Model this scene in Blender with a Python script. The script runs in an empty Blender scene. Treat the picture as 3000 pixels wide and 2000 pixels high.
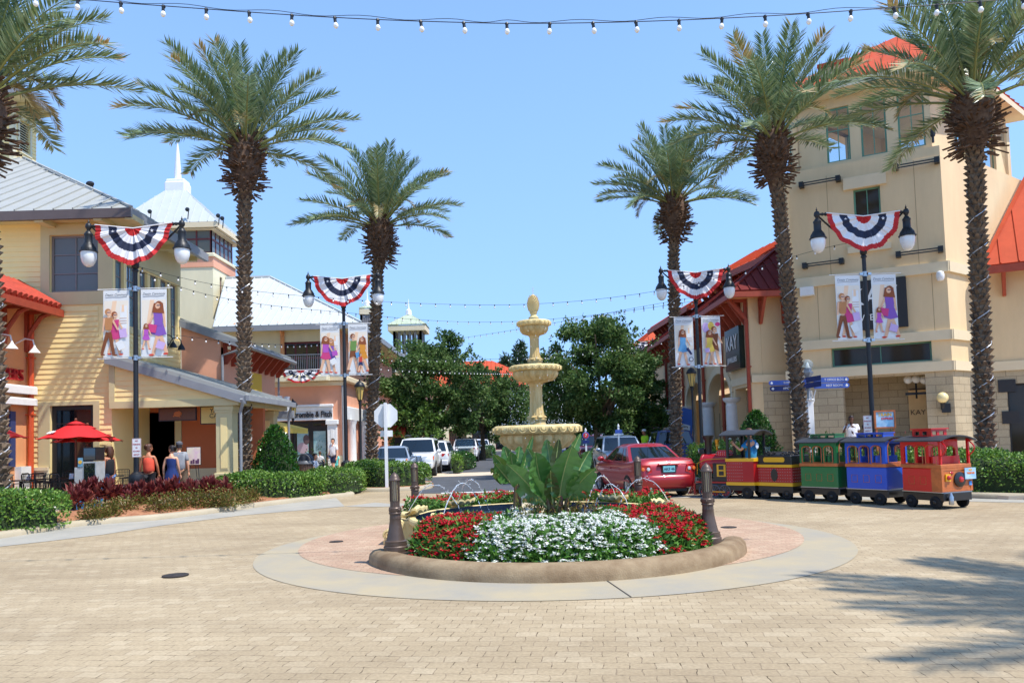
import bpy,bmesh,math,random
import numpy as np
from mathutils import Vector,Matrix,Euler
from mathutils.geometry import tessellate_polygon
random.seed(7);RNG=np.random.default_rng(7)
S=bpy.context.scene;COL=S.collection
PI=math.pi;R=math.radians
sin,cos,tan=math.sin,math.cos,math.tan
F,CX,CY,PITCH,ROLL,EYE=2300.0,1500.0,1165.0,R(3.0),R(1.7),1.7
_r0=Vector((1,0,0));_f=Vector((0,cos(PITCH),sin(PITCH)));_u0=Vector((0,-sin(PITCH),cos(PITCH)))
_u=_u0*cos(ROLL)+_r0*sin(ROLL);_r=_r0*cos(ROLL)-_u0*sin(ROLL)
EYEV=Vector((0,0,EYE))
cd=bpy.data.cameras.new('camera');cam=bpy.data.objects.new('camera',cd);COL.objects.link(cam)
cd.sensor_width=36;cd.lens=F/3000*36;cd.shift_y=(CY-1000)/3000;cd.clip_end=5000;cd.clip_start=.1
cam.matrix_world=Matrix(((_r.x,_u.x,-_f.x,0),(_r.y,_u.y,-_f.y,0),(_r.z,_u.z,-_f.z,EYE),(0,0,0,1)))
S.camera=cam
def ray(px,py):
 return(_f+_r*((px-CX)/F)-_u*((py-CY)/F))
def P(px,py,Y):
 d=ray(px,py);return EYEV+d*(Y/d.y)
def G(px,py,z=0.0):
 d=ray(px,py);return EYEV+d*((z-EYE)/d.z)
def PX(px,py,X):
 d=ray(px,py);return EYEV+d*(X/d.x)
def lin(c):
 def s(x):
  x=x/255.0
  return x/12.92 if x<=.04045 else((x+.055)/1.055)**2.4
 return(s(c[0]),s(c[1]),s(c[2]),1)
MATS={}
def mat(name,col,rough=.6,metal=0,var=.12,vscale=3.0,bump=0.0,bscale=40,spec=.5,coat=0,emit=0,col2=None,streak=0,joints=0):
 """plain procedural material: base colour varied by two noises, optional bump"""
 if name in MATS:return MATS[name]
 m=bpy.data.materials.new(name);m.use_nodes=True;n=m.node_tree;N=n.nodes;L=n.links
 b=N['Principled BSDF'];c=lin(col)
 b.inputs['Roughness'].default_value=rough;b.inputs['Metallic'].default_value=metal
 b.inputs['Specular IOR Level'].default_value=spec
 if coat:b.inputs['Coat Weight'].default_value=coat;b.inputs['Coat Roughness'].default_value=.05
 if var or col2:
  tc=N.new('ShaderNodeTexCoord');nz=N.new('ShaderNodeTexNoise');nz.inputs['Scale'].default_value=vscale
  nz.inputs['Detail'].default_value=6;nz.inputs['Roughness'].default_value=.65
  if streak:
   ms=N.new('ShaderNodeMapping');ms.inputs['Scale'].default_value=(1,1,streak);L.new(tc.outputs['Object'],ms.inputs['Vector']);L.new(ms.outputs['Vector'],nz.inputs['Vector'])
  else:L.new(tc.outputs['Object'],nz.inputs['Vector'])
  rp=N.new('ShaderNodeValToRGB');e=rp.color_ramp.elements
  c2=lin(col2)if col2 else tuple(min(1,x*(1+var))for x in c[:3])+(1,)
  c1=tuple(x*(1-var)for x in c[:3])+(1,)
  if col2:c1=c
  e[0].position=.34;e[1].position=.66;e[0].color=c1;e[1].color=c2
  L.new(nz.outputs['Fac'],rp.inputs['Fac']);L.new(rp.outputs['Color'],b.inputs['Base Color'])
 else:b.inputs['Base Color'].default_value=c
 if bump:
  tc2=N.new('ShaderNodeTexCoord');n2=N.new('ShaderNodeTexNoise');n2.inputs['Scale'].default_value=bscale
  n2.inputs['Detail'].default_value=4;L.new(tc2.outputs['Object'],n2.inputs['Vector'])
  bp=N.new('ShaderNodeBump');bp.inputs['Strength'].default_value=bump;bp.inputs['Distance'].default_value=.02
  L.new(n2.outputs['Fac'],bp.inputs['Height']);L.new(bp.outputs['Normal'],b.inputs['Normal'])
 if emit:b.inputs['Emission Color'].default_value=c;b.inputs['Emission Strength'].default_value=emit
 MATS[name]=m;return m
def leafmat(name,cols,rough=.45,transl=.25,spec=.4,clump=0):
 """foliage: a colour per leaf (random per island) plus a little translucency"""
 if name in MATS:return MATS[name]
 m=bpy.data.materials.new(name);m.use_nodes=True;n=m.node_tree;N=n.nodes;L=n.links
 b=N['Principled BSDF'];out=N['Material Output']
 g=N.new('ShaderNodeNewGeometry');rp=N.new('ShaderNodeValToRGB');e=rp.color_ramp.elements
 while len(e)<len(cols):e.new(.5)
 for i,c in enumerate(cols):e[i].position=i/max(1,len(cols)-1);e[i].color=lin(c)
 L.new(g.outputs['Random Per Island'],rp.inputs['Fac']);co=rp.outputs['Color']
 if clump:
  tc=N.new('ShaderNodeTexCoord');nz=N.new('ShaderNodeTexNoise');nz.inputs['Scale'].default_value=clump;nz.inputs['Detail'].default_value=3;L.new(tc.outputs['Object'],nz.inputs['Vector'])
  r2=N.new('ShaderNodeValToRGB');e=r2.color_ramp.elements;e[0].position=.36;e[1].position=.64;e[0].color=(.62,.7,.62,1);e[1].color=(1.3,1.22,1.1,1);L.new(nz.outputs['Fac'],r2.inputs['Fac'])
  mu=N.new('ShaderNodeMix');mu.data_type='RGBA';mu.blend_type='MULTIPLY';mu.inputs[0].default_value=1;L.new(co,mu.inputs[6]);L.new(r2.outputs['Color'],mu.inputs[7]);co=mu.outputs[2]
 L.new(co,b.inputs['Base Color'])
 b.inputs['Roughness'].default_value=rough;b.inputs['Specular IOR Level'].default_value=spec
 t=N.new('ShaderNodeBsdfTranslucent');L.new(co,t.inputs['Color'])
 mx=N.new('ShaderNodeMixShader');mx.inputs[0].default_value=transl
 L.new(b.outputs[0],mx.inputs[1]);L.new(t.outputs[0],mx.inputs[2]);L.new(mx.outputs[0],out.inputs[0])
 MATS[name]=m;return m
def brickmat(name,c1,c2,cm,bw,bh,mortar=.012,stain=None,rough=.85,plane='xy',bump=.5,offset=.5,big=.25,rot=0.0,wob=.0,bias=-.2,specks=0):
 if name in MATS:return MATS[name]
 m=bpy.data.materials.new(name);m.use_nodes=True;n=m.node_tree;N=n.nodes;L=n.links
 b=N['Principled BSDF'];b.inputs['Roughness'].default_value=rough
 tc=N.new('ShaderNodeTexCoord');mp=N.new('ShaderNodeMapping');L.new(tc.outputs['Object'],mp.inputs['Vector'])
 if plane=='xz':mp.inputs['Rotation'].default_value=(R(90),0,rot)
 elif plane=='yz':mp.inputs['Rotation'].default_value=(R(90),0,R(90))
 else:mp.inputs['Rotation'].default_value=(0,0,rot)
 vec=mp.outputs['Vector']
 if wob:
  nw=N.new('ShaderNodeTexNoise');nw.inputs['Scale'].default_value=5;L.new(vec,nw.inputs['Vector'])
  sb=N.new('ShaderNodeVectorMath');sb.operation='SUBTRACT';sb.inputs[1].default_value=(.5,.5,.5);L.new(nw.outputs['Color'],sb.inputs[0])
  sc=N.new('ShaderNodeVectorMath');sc.operation='SCALE';sc.inputs['Scale'].default_value=wob;L.new(sb.outputs[0],sc.inputs[0])
  ad=N.new('ShaderNodeVectorMath');ad.operation='ADD';L.new(vec,ad.inputs[0]);L.new(sc.outputs[0],ad.inputs[1]);vec=ad.outputs[0]
 br=N.new('ShaderNodeTexBrick');L.new(vec,br.inputs['Vector'])
 br.offset=offset;br.inputs['Color1'].default_value=lin(c1);br.inputs['Color2'].default_value=lin(c2);br.inputs['Mortar'].default_value=lin(cm)
 br.inputs['Scale'].default_value=1;br.inputs['Brick Width'].default_value=bw;br.inputs['Row Height'].default_value=bh
 br.inputs['Mortar Size'].default_value=mortar;br.inputs['Mortar Smooth'].default_value=.3;br.inputs['Bias'].default_value=bias
 nz=N.new('ShaderNodeTexNoise');nz.inputs['Scale'].default_value=big;nz.inputs['Detail'].default_value=8;nz.inputs['Roughness'].default_value=.6
 L.new(tc.outputs['Object'],nz.inputs['Vector'])
 rp=N.new('ShaderNodeValToRGB');e=rp.color_ramp.elements;e[0].position=.3;e[1].position=.7
 e[0].color=(.80,.78,.76,1);e[1].color=(1.06,1.06,1.06,1)
 L.new(nz.outputs['Fac'],rp.inputs['Fac'])
 mu=N.new('ShaderNodeMix');mu.data_type='RGBA';mu.blend_type='MULTIPLY';mu.inputs[0].default_value=1
 L.new(br.outputs['Color'],mu.inputs[6]);L.new(rp.outputs['Color'],mu.inputs[7])
 n3=N.new('ShaderNodeTexNoise');n3.inputs['Scale'].default_value=35;n3.inputs['Detail'].default_value=3;L.new(tc.outputs['Object'],n3.inputs['Vector'])
 r3=N.new('ShaderNodeValToRGB');e=r3.color_ramp.elements;e[0].position=.3;e[1].position=.7;e[0].color=(.84,.83,.82,1);e[1].color=(1.1,1.1,1.1,1)
 L.new(n3.outputs['Fac'],r3.inputs['Fac'])
 m2=N.new('ShaderNodeMix');m2.data_type='RGBA';m2.blend_type='MULTIPLY';m2.inputs[0].default_value=1
 L.new(mu.outputs[2],m2.inputs[6]);L.new(r3.outputs['Color'],m2.inputs[7]);co=m2.outputs[2]
 if specks:
  n4=N.new('ShaderNodeTexNoise');n4.inputs['Scale'].default_value=9;n4.inputs['Detail'].default_value=5;L.new(tc.outputs['Object'],n4.inputs['Vector']);r4=N.new('ShaderNodeValToRGB');e=r4.color_ramp.elements;e[0].position=.52;e[1].position=.62;e[0].color=(0,0,0,1);e[1].color=(1,1,1,1);L.new(n4.outputs['Fac'],r4.inputs['Fac'])
  ml=N.new('ShaderNodeMath');ml.operation='MULTIPLY';L.new(r4.outputs['Color'],ml.inputs[0]);L.new(br.outputs['Fac'],ml.inputs[1]);m3=N.new('ShaderNodeMix');m3.data_type='RGBA';m3.inputs[7].default_value=lin((92,78,54));L.new(ml.outputs[0],m3.inputs[0]);L.new(co,m3.inputs[6]);co=m3.outputs[2]
  n5=N.new('ShaderNodeTexNoise');n5.inputs['Scale'].default_value=.55;n5.inputs['Detail'].default_value=9;n5.inputs['Roughness'].default_value=.72;mp5=N.new('ShaderNodeMapping');mp5.inputs['Scale'].default_value=(.5,1.6,1);mp5.inputs['Rotation'].default_value=(0,0,.4);L.new(tc.outputs['Object'],mp5.inputs['Vector']);L.new(mp5.outputs['Vector'],n5.inputs['Vector']);r5=N.new('ShaderNodeValToRGB');e=r5.color_ramp.elements;e[0].position=.30;e[1].position=.55;e[0].color=(.78,.76,.74,1);e[1].color=(1,1,1,1);L.new(n5.outputs['Fac'],r5.inputs['Fac'])
  m5=N.new('ShaderNodeMix');m5.data_type='RGBA';m5.blend_type='MULTIPLY';m5.inputs[0].default_value=1;L.new(co,m5.inputs[6]);L.new(r5.outputs['Color'],m5.inputs[7]);co=m5.outputs[2]
 L.new(co,b.inputs['Base Color'])
 bp=N.new('ShaderNodeBump');bp.inputs['Strength'].default_value=bump;bp.inputs['Distance'].default_value=.012;bp.invert=True
 L.new(br.outputs['Fac'],bp.inputs['Height']);L.new(bp.outputs['Normal'],b.inputs['Normal'])
 MATS[name]=m;return m
def glassmat(name,tint=(20,26,30),refl=.9,clear=0.0,rough=.03):
 """window glass: dark room behind it or see-through, with Fresnel reflection"""
 if name in MATS:return MATS[name]
 m=bpy.data.materials.new(name);m.use_nodes=True;n=m.node_tree;N=n.nodes;L=n.links
 b=N['Principled BSDF'];out=N['Material Output']
 b.inputs['Base Color'].default_value=lin(tint);b.inputs['Roughness'].default_value=rough;b.inputs['IOR'].default_value=1.6
 b.inputs['Specular IOR Level'].default_value=refl
 if clear:
  t=N.new('ShaderNodeBsdfTransparent');t.inputs['Color'].default_value=(.86,.92,.93,1);mx=N.new('ShaderNodeMixShader');mx.inputs[0].default_value=clear
  L.new(b.outputs[0],mx.inputs[1]);L.new(t.outputs[0],mx.inputs[2]);L.new(mx.outputs[0],out.inputs[0])
 MATS[name]=m;return m
class MB:
 def __init__(s):s.v=[];s.f=[];s.mi=[];s.m=0;s.M=None
 def add(s,vs,fs,m=None):
  o=len(s.v);m=s.m if m is None else m
  if s.M is not None:vs=[s.M@Vector(p)for p in vs]
  s.v.extend([tuple(p)for p in vs])
  for f in fs:s.f.append([i+o for i in f]);s.mi.append(m)
  return s
 def box(s,x0,x1,y0,y1,z0,z1,m=None):
  return s.add([(x0,y0,z0),(x1,y0,z0),(x1,y1,z0),(x0,y1,z0),(x0,y0,z1),(x1,y0,z1),(x1,y1,z1),(x0,y1,z1)],[(0,3,2,1),(4,5,6,7),(0,1,5,4),(1,2,6,5),(2,3,7,6),(3,0,4,7)],m)
 def bbox(s,x0,x1,y0,y1,z0,z1,b=.02,m=None):
  """box with chamfered vertical and top edges"""
  def ring(z,i):return[(x0+b+i,y0+i,z),(x1-b-i,y0+i,z),(x1-i,y0+b+i,z),(x1-i,y1-b-i,z),(x1-b-i,y1-i,z),(x0+b+i,y1-i,z),(x0+i,y1-b-i,z),(x0+i,y0+b+i,z)]
  vs=ring(z0,0)+ring(z1-b,0)+ring(z1,b*.7)
  fs=[tuple(range(7,-1,-1)),tuple(range(16,24))]
  for k in(0,8):
   for i in range(8):j=(i+1)%8;fs.append((k+i,k+j,k+8+j,k+8+i))
  return s.add(vs,fs,m)
 def slab(s,A,B,w,h,m=None,up=(0,0,1),end=0):
  """bar of width w (sideways) and height h (along up) from A to B (centre line)"""
  A=Vector(A);B=Vector(B);d=(B-A);d.normalize();A=A-d*end;B=B+d*end
  u=Vector(up);sd=d.cross(u)
  if sd.length<1e-5:sd=d.cross(Vector((1,0,0)))
  sd.normalize();u=sd.cross(d);a=sd*w/2;b=u*h/2
  vs=[A-a-b,A+a-b,A+a+b,A-a+b,B-a-b,B+a-b,B+a+b,B-a+b]
  return s.add(vs,[(0,1,2,3),(4,7,6,5),(0,4,5,1),(1,5,6,2),(2,6,7,3),(3,7,4,0)],m)
 def lathe(s,prof,seg=16,c=(0,0,0),m=None,a0=0,sx=1,sy=1,cap=True):
  vs=[];fs=[];n=len(prof)
  for(r,z)in prof:
   for k in range(seg):
    a=a0+2*PI*k/seg;vs.append((c[0]+r*sx*cos(a),c[1]+r*sy*sin(a),c[2]+z))
  for i in range(n-1):
   for k in range(seg):
    j=(k+1)%seg;fs.append((i*seg+k,i*seg+j,(i+1)*seg+j,(i+1)*seg+k))
  if cap:
   if prof[0][0]>1e-4:fs.append(tuple(range(seg-1,-1,-1)))
   if prof[-1][0]>1e-4:fs.append(tuple((n-1)*seg+k for k in range(seg)))
  return s.add(vs,fs,m)
 def tube(s,pts,rad,seg=8,m=None,cap=True,sx=1.0):
  pts=[Vector(p)for p in pts];n=len(pts)
  if not hasattr(rad,'__len__'):rad=[rad]*n
  vs=[];fs=[];up=None
  for i,p in enumerate(pts):
   d=(pts[min(i+1,n-1)]-pts[max(i-1,0)])
   if d.length<1e-9:d=Vector((0,0,1))
   d.normalize()
   if up is None:
    up=Vector((0,0,1))if abs(d.z)<.9 else Vector((0,1,0))
   sd=d.cross(up)
   if sd.length<1e-4:sd=d.cross(Vector((1,0,0)))
   sd.normalize();u=sd.cross(d);up=u
   for k in range(seg):
    a=2*PI*k/seg;vs.append(p+(sd*cos(a)*sx+u*sin(a))*rad[i])
  for i in range(n-1):
   for k in range(seg):
    j=(k+1)%seg;fs.append((i*seg+k,i*seg+j,(i+1)*seg+j,(i+1)*seg+k))
  if cap:fs.append(tuple(range(seg-1,-1,-1)));fs.append(tuple((n-1)*seg+k for k in range(seg)))
  return s.add(vs,fs,m)
 def ball(s,c,r,seg=10,rings=6,m=None,sx=1,sy=1,sz=1):
  return s.lathe([(r*max(1e-5,sin(PI*i/rings)),-r*sz*cos(PI*i/rings))for i in range(rings+1)],seg,c,m,0,sx,sy,False)
 def poly(s,pts,m=None):return s.add(pts,[tuple(range(len(pts)))],m)
 def panel(s,outer,holes,O,U,V,th,m=None):
  """flat plate with holes: 2-D loops in (u,v) metres placed at O + u*U + v*V, thickness th along U x V (inward = minus)"""
  O=Vector(O);U=Vector(U).normalized();V=Vector(V).normalized();Nn=U.cross(V)
  loops=[[Vector((a,b,0))for a,b in outer]]+[[Vector((a,b,0))for a,b in h]for h in holes]
  flat=[p for l in loops for p in l];tri=tessellate_polygon(loops);n=len(flat)
  W=[O+U*p.x+V*p.y for p in flat];vs=W+[w-Nn*th for w in W];fs=[]
  for t in tri:
   a,b,c=flat[t[0]],flat[t[1]],flat[t[2]]
   if(b-a).cross(c-a).z<0:t=(t[0],t[2],t[1])
   fs.append(tuple(t));fs.append((t[0]+n,t[2]+n,t[1]+n))
  o=0
  for li,l in enumerate(loops):
   k=len(l);ar=sum(l[i].x*l[(i+1)%k].y-l[(i+1)%k].x*l[i].y for i in range(k))
   flip=(ar>0)==(li==0)
   for i in range(k):
    j=(i+1)%k;q=(o+i,o+i+n,o+j+n,o+j)
    fs.append(q if flip else q[::-1])
   o+=k
  return s.add(vs,fs,m)
 def prism(s,pts,d,m=None):
  """extrude planar polygon pts along vector d"""
  n=len(pts);pts=[Vector(p)for p in pts];d=Vector(d)
  nn=Vector((0,0,0))
  for i in range(n):nn+=pts[i].cross(pts[(i+1)%n])
  if nn.dot(d)>0:pts=pts[::-1]
  vs=pts+[p+d for p in pts]
  fs=[tuple(range(n)),tuple(range(2*n-1,n-1,-1))]
  for i in range(n):j=(i+1)%n;fs.append((j,i,n+i,n+j))
  return s.add(vs,fs,m)
 def build(s,name,mats,parent=None,off=None,sharp=32,weld=False):
  me=bpy.data.meshes.new(name)
  v=s.v
  if off is not None:v=[(p[0]-off[0],p[1]-off[1],p[2]-off[2])for p in v]
  me.from_pydata(v,[],s.f)
  if not isinstance(mats,(list,tuple)):mats=[mats]
  for m in mats:me.materials.append(m)
  if len(mats)>1:me.polygons.foreach_set('material_index',s.mi)
  me.polygons.foreach_set('use_smooth',[True]*len(s.f));me.set_sharp_from_angle(angle=R(sharp));me.update()
  o=bpy.data.objects.new(name,me);COL.objects.link(o)
  if parent is not None:o.parent=parent
  return o
def npmesh(name,V,Fq,mats,parent=None,mi=None,off=None):
 """mesh from numpy vertices and quads"""
 me=bpy.data.meshes.new(name);V=np.asarray(V,dtype=np.float32)
 if off is not None:V=V-np.array(off,dtype=np.float32)
 k=Fq.shape[1];n=len(Fq)
 me.vertices.add(len(V));me.vertices.foreach_set('co',V.ravel())
 me.loops.add(n*k);me.loops.foreach_set('vertex_index',Fq.astype(np.int32).ravel())
 me.polygons.add(n);me.polygons.foreach_set('loop_start',np.arange(0,n*k,k,dtype=np.int32))
 if not isinstance(mats,(list,tuple)):mats=[mats]
 for m in mats:me.materials.append(m)
 if mi is not None:me.polygons.foreach_set('material_index',np.asarray(mi,dtype=np.int32))
 me.update(calc_edges=True);me.validate()
 o=bpy.data.objects.new(name,me);COL.objects.link(o)
 if parent is not None:o.parent=parent
 return o
def unit(a):return a/np.maximum(1e-9,np.linalg.norm(a,axis=1,keepdims=True))
def leafquads(Pn,D,Nn,L,Wd,mid=.45,bend=0.0):
 """rhombic leaves: base Pn, direction D, normal Nn, length L, width Wd -> verts, faces"""
 n=len(Pn);D=unit(D);Sd=unit(np.cross(D,Nn));L=np.broadcast_to(L,(n,))[:,None];Wd=np.broadcast_to(Wd,(n,))[:,None]
 up=np.cross(Sd,D)
 V=np.empty((n,4,3));V[:,0]=Pn;V[:,1]=Pn+D*L*mid+Sd*Wd/2+up*bend*L;V[:,2]=Pn+D*L;V[:,3]=Pn+D*L*mid-Sd*Wd/2+up*bend*L
 return V.reshape(-1,3),np.arange(n*4).reshape(n,4)
def tag(o,label,cat,group=None,kind=None):
 if label:o['label']=label
 if cat:o['category']=cat
 if group:o['group']=group
 if kind:o['kind']=kind
 return o
def thing(name,label,cat,loc=(0,0,0),rz=0,group=None):
 o=bpy.data.objects.new(name,None);COL.objects.link(o);o.location=loc;o.rotation_euler=(0,0,rz);o.empty_display_size=.2
 return tag(o,label,cat,group)
def struct(o):o['kind']='structure';return o
def dup(root,loc,rz=None,label=None,group=None,scale=None):
 r=root.copy();COL.objects.link(r);r.location=loc
 if rz is not None:r.rotation_euler=(0,0,rz)
 if scale is not None:r.scale=(scale,)*3
 if label:r['label']=label
 if group:r['group']=group
 for ch in list(root.children):
  c=ch.copy();COL.objects.link(c);c.parent=r
  for g in list(ch.children):
   d=g.copy();COL.objects.link(d);d.parent=c
 return r
def text(name,s,size,mt,parent,loc,rot=(R(90),0,0),ext=.01,align='CENTER',sx=1.0,shear=0,bold=0):
 cu=bpy.data.curves.new(name,'FONT');cu.body=s;cu.size=size;cu.extrude=ext;cu.align_x=align;cu.align_y='CENTER';cu.shear=shear;cu.offset=bold;cu.resolution_u=3
 t=bpy.data.objects.new(name,cu);COL.objects.link(t);bpy.context.view_layer.update()
 me=bpy.data.meshes.new_from_object(t.evaluated_get(bpy.context.evaluated_depsgraph_get()));bpy.data.objects.remove(t)
 me.materials.clear();me.materials.append(mt)
 o=bpy.data.objects.new(name,me);COL.objects.link(o);o.location=loc;o.rotation_euler=rot;o.scale=(sx,1,1)
 if parent is not None:o.parent=parent
 return o
M={}
M['black']=mat('black_iron',(28,30,34),.45,.0,.15,6)
M['white']=mat('white_paint',(232,232,230),.5,0,.04,4)
M['whiteroof']=mat('white_metal_roof',(192,196,195),.55,0,.03,2)
M['grayroof']=mat('grey_metal_roof',(164,165,160),.65,.0,.04,1.5,spec=.25)
M['fascia']=mat('grey_fascia',(140,142,146),.6,0,.06,3)
M['darkfascia']=mat('brown_fascia',(96,84,82),.6,0,.08,3)
M['yellow']=mat('yellow_siding',(248,222,156),.7,0,.04,.8)
M['cream']=mat('cream_stucco',(226,216,182),.85,0,.06,.9,.15,60,streak=.25)
M['khaki']=mat('khaki_trim',(206,192,146),.75,0,.05,1.2)
M['tan']=mat('tan_stucco',(222,196,154),.88,0,.07,.9,.25,60,streak=.25)
M['band']=mat('pale_stucco_band',(222,204,170),.85,0,.05,.9,.15,60)
M['peach']=mat('peach_stucco',(230,166,134),.85,0,.05,.9,.15,60)
M['orange']=mat('orange_stucco',(226,158,106),.85,0,.06,.9,.15,60)
M['rust']=mat('rust_red_wood',(160,66,42),.6,0,.12,4)
M['redroof']=mat('red_metal_roof',(192,84,54),.7,0,.08,1.5,spec=.15)
M['maroonroof']=mat('maroon_metal_roof',(112,40,36),.7,0,.1,1.5,spec=.15)
M['green']=mat('green_window_frame',(96,146,124),.5,0,.06,3)
M['redframe']=mat('dark_red_window_frame',(104,34,34),.5,0,.1,3)
M['grayframe']=mat('grey_window_frame',(128,122,120),.5,0,.06,3)
M['darkframe']=mat('dark_shop_frame',(34,32,34),.5,0,.1,3)
M['glass']=glassmat('dark_glass',(24,30,34));M['skyglass']=glassmat('blue_glass',(128,168,196),1.0);M['skyglass'].node_tree.nodes['Principled BSDF'].inputs['Metallic'].default_value=.55  # skyglass: reflected sky put into the base colour, the panes themselves aren't blue
M['grayglass']=glassmat('grey_glass',(104,108,106),.4);M['clear']=glassmat('clear_glass',(120,150,165),.8,.82)
M['shadeglass']=glassmat('shaded_glass',(58,50,40),.25,rough=.08);M['carglass']=glassmat('car_glass',(16,26,30),.8)
M['stone']=brickmat('stone_blocks',(192,176,146),(178,162,134),(144,130,106),.62,.3,.012,plane='xz',bump=.4,big=.7)
M['gold']=mat('brass',(196,150,60),.25,.9,.05)
M['steel']=mat('brushed_steel',(180,184,188),.3,.9,.05)
M['bulb']=mat('white_bulb',(245,245,242),.15,0,0)
M['frost']=mat('frosted_globe',(236,238,238),.18,0,0,coat=.5)
M['amber']=mat('amber_lantern_glass',(214,182,104),.2,0,.05)
M['skin']=mat('skin_fair',(222,164,130),.5,0,.04,12);M['skintan']=mat('skin_tanned',(186,120,86),.5,0,.04,12);M['skindark']=mat('skin_dark',(92,60,44),.5,0,.04,12)
M['hairbrown']=mat('brown_hair',(84,50,32),.55,0,.25,30);M['hairdark']=mat('dark_hair',(34,24,22),.5,0,.2,30)
M['rubber']=mat('tyre_rubber',(24,24,26),.8,0,.1,8)
EL=R(61);SUNV=Vector((.87*cos(EL),-.49*cos(EL),sin(EL))).normalized()
W=bpy.data.worlds.new('World');S.world=W;W.use_nodes=True;wn=W.node_tree.nodes;wl=W.node_tree.links
sky=wn.new('ShaderNodeTexSky');sky.sky_type='NISHITA';sky.sun_disc=False;sky.sun_elevation=EL;sky.sun_rotation=math.atan2(.87,-.49)
sky.air_density=1.0;sky.dust_density=0;sky.ozone_density=5.5;sky.altitude=0
_tc=wn.new('ShaderNodeTexCoord');_mp=wn.new('ShaderNodeMapping');_mp.inputs['Scale'].default_value=(1,1,.3);_mp.inputs['Location'].default_value=(0,0,.22);_nv=wn.new('ShaderNodeVectorMath');_nv.operation='NORMALIZE'
wl.new(_tc.outputs['Generated'],_mp.inputs['Vector']);wl.new(_mp.outputs['Vector'],_nv.inputs[0]);wl.new(_nv.outputs[0],sky.inputs['Vector'])
wl.new(sky.outputs['Color'],wn['Background'].inputs['Color']);wn['Background'].inputs['Strength'].default_value=.15
sl=bpy.data.lights.new('sun','SUN');so=bpy.data.objects.new('sun',sl);COL.objects.link(so)
sl.energy=3.0;sl.angle=R(.55);sl.color=(1,.955,.88);so.rotation_euler=(-SUNV).to_track_quat('-Z','Y').to_euler();so.location=(20,-20,40)
S.view_settings.view_transform='Standard';S.view_settings.look='None';S.view_settings.exposure=.9;S.view_settings.gamma=1
S.cycles.max_bounces=6;S.cycles.transparent_max_bounces=12;S.cycles.caustics_reflective=False;S.cycles.caustics_refractive=False
def sheet(name,pts,z,m,th=0.0):
 b=MB();pts=[(p[0],p[1])for p in pts]
 if th:b.panel(pts,[],(0,0,z),(1,0,0),(0,1,0),th)
 else:
  v=[(x,y,z)for x,y in pts];t=tessellate_polygon([[Vector((x,y,0))for x,y in pts]])
  fs=[]
  for q in t:
   a,c,d=Vector(v[q[0]]),Vector(v[q[1]]),Vector(v[q[2]])
   fs.append(q if(c-a).cross(d-a).z>0 else(q[0],q[2],q[1]))
  b.add(v,fs)
 return struct(b.build(name,m))
def annulus(name,c,r0,r1,z,m,seg=96,th=.0,a0=0,a1=2*PI):
 b=MB();vs=[];fs=[];n=seg+1
 for i in range(n):
  a=a0+(a1-a0)*i/seg;vs+=[(c[0]+r0*cos(a),c[1]+r0*sin(a),z),(c[0]+r1*cos(a),c[1]+r1*sin(a),z)]
 for i in range(seg):fs.append((2*i,2*i+1,2*i+3,2*i+2))
 b.add(vs,fs);return struct(b.build(name,m))
M['soil']=mat('distant_ground',(150,140,120),.95,0,.15,.2)
M['paver']=brickmat('tan_pavers',(178,159,127),(200,183,152),(156,138,110),.19,.155,.005,rough=.9,rot=.12,bump=.35,big=.35,wob=.06,bias=-.55,specks=1)
M['pinkpaver']=brickmat('pink_pavers',(184,152,126),(198,172,144),(154,128,104),.2,.1,.005,rough=.9,bump=.3,big=.6,wob=.02)
M['concrete']=mat('worn_concrete',(156,149,134),.9,0,.1,.9,.2,90,col2=(176,160,128))
M['gutter']=mat('grey_gutter_concrete',(156,152,142),.9,0,.1,1.2,.2,90,col2=(172,166,152))
M['sandkerb']=mat('sandy_kerb',(176,163,138),.9,0,.1,1.5,.25,70)
M['kerbstone']=mat('stained_planter_kerb',(120,96,68),.85,0,.25,2.2,.35,60,col2=(162,140,108))
M['asphalt']=mat('asphalt',(78,80,84),.9,0,.15,1.5,.3,120)
M['mulch']=mat('pine_straw_mulch',(146,92,62),.95,0,.3,9,.8,60,col2=(186,134,98))
M['walk']=mat('sidewalk_concrete',(206,188,164),.9,0,.07,1.1,.15,80)
M['paintline']=mat('road_paint',(226,226,220),.7,0,.08,5)
sheet('ground',[(-2500,-300),(2500,-300),(2500,3500),(-2500,3500)],-.05,M['soil'])
sheet('brick_plaza',[(-40,-20),(40,-20),(40,24),(6,29.5),(-4.4,29.5),(-40,24)],0,M['paver'])
FC=(.41,13.35)
RC=(.55,12.9)
annulus('concrete_ring',RC,2.4,4.6,.006,M['concrete'])
annulus('brick_ring',(.55,13.8),.5,4.2,.010,M['pinkpaver'])
b=MB()
for a in(R(-82),):
 d=Vector((cos(a),sin(a),0));c=Vector((RC[0],RC[1],.0095));b.slab(c+d*(3.62 if a<-1 else 4.1),c+d*4.59,.014,.004)
struct(b.build('pavement_joint',mat('joint_dark',(70,64,56),.9,0,.1)))
LB=[G(-60,1586),G(0,1578),G(110,1560),G(229,1540),G(458,1524),G(600,1507),G(730,1489),G(880,1470),G(985,1458)]
LG=[G(-160,1620),G(0,1601),G(150,1584),G(299,1566),G(468,1540),G(590,1524),G(702,1510),G(850,1497),G(1010,1483)]
b=MB();vs=[(-16,10.5,.006),(-15.2,12,.006)];fs=[]
for a,c in zip(LG,LB):vs+=[(a.x,a.y,.006),(c.x,c.y,.006)]
b.add(vs,[(i,i+1,i+3,i+2)[::-1]for i in range(0,len(vs)-2,2)][1:]);struct(b.build('gutter_pavement',M['gutter']))
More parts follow.
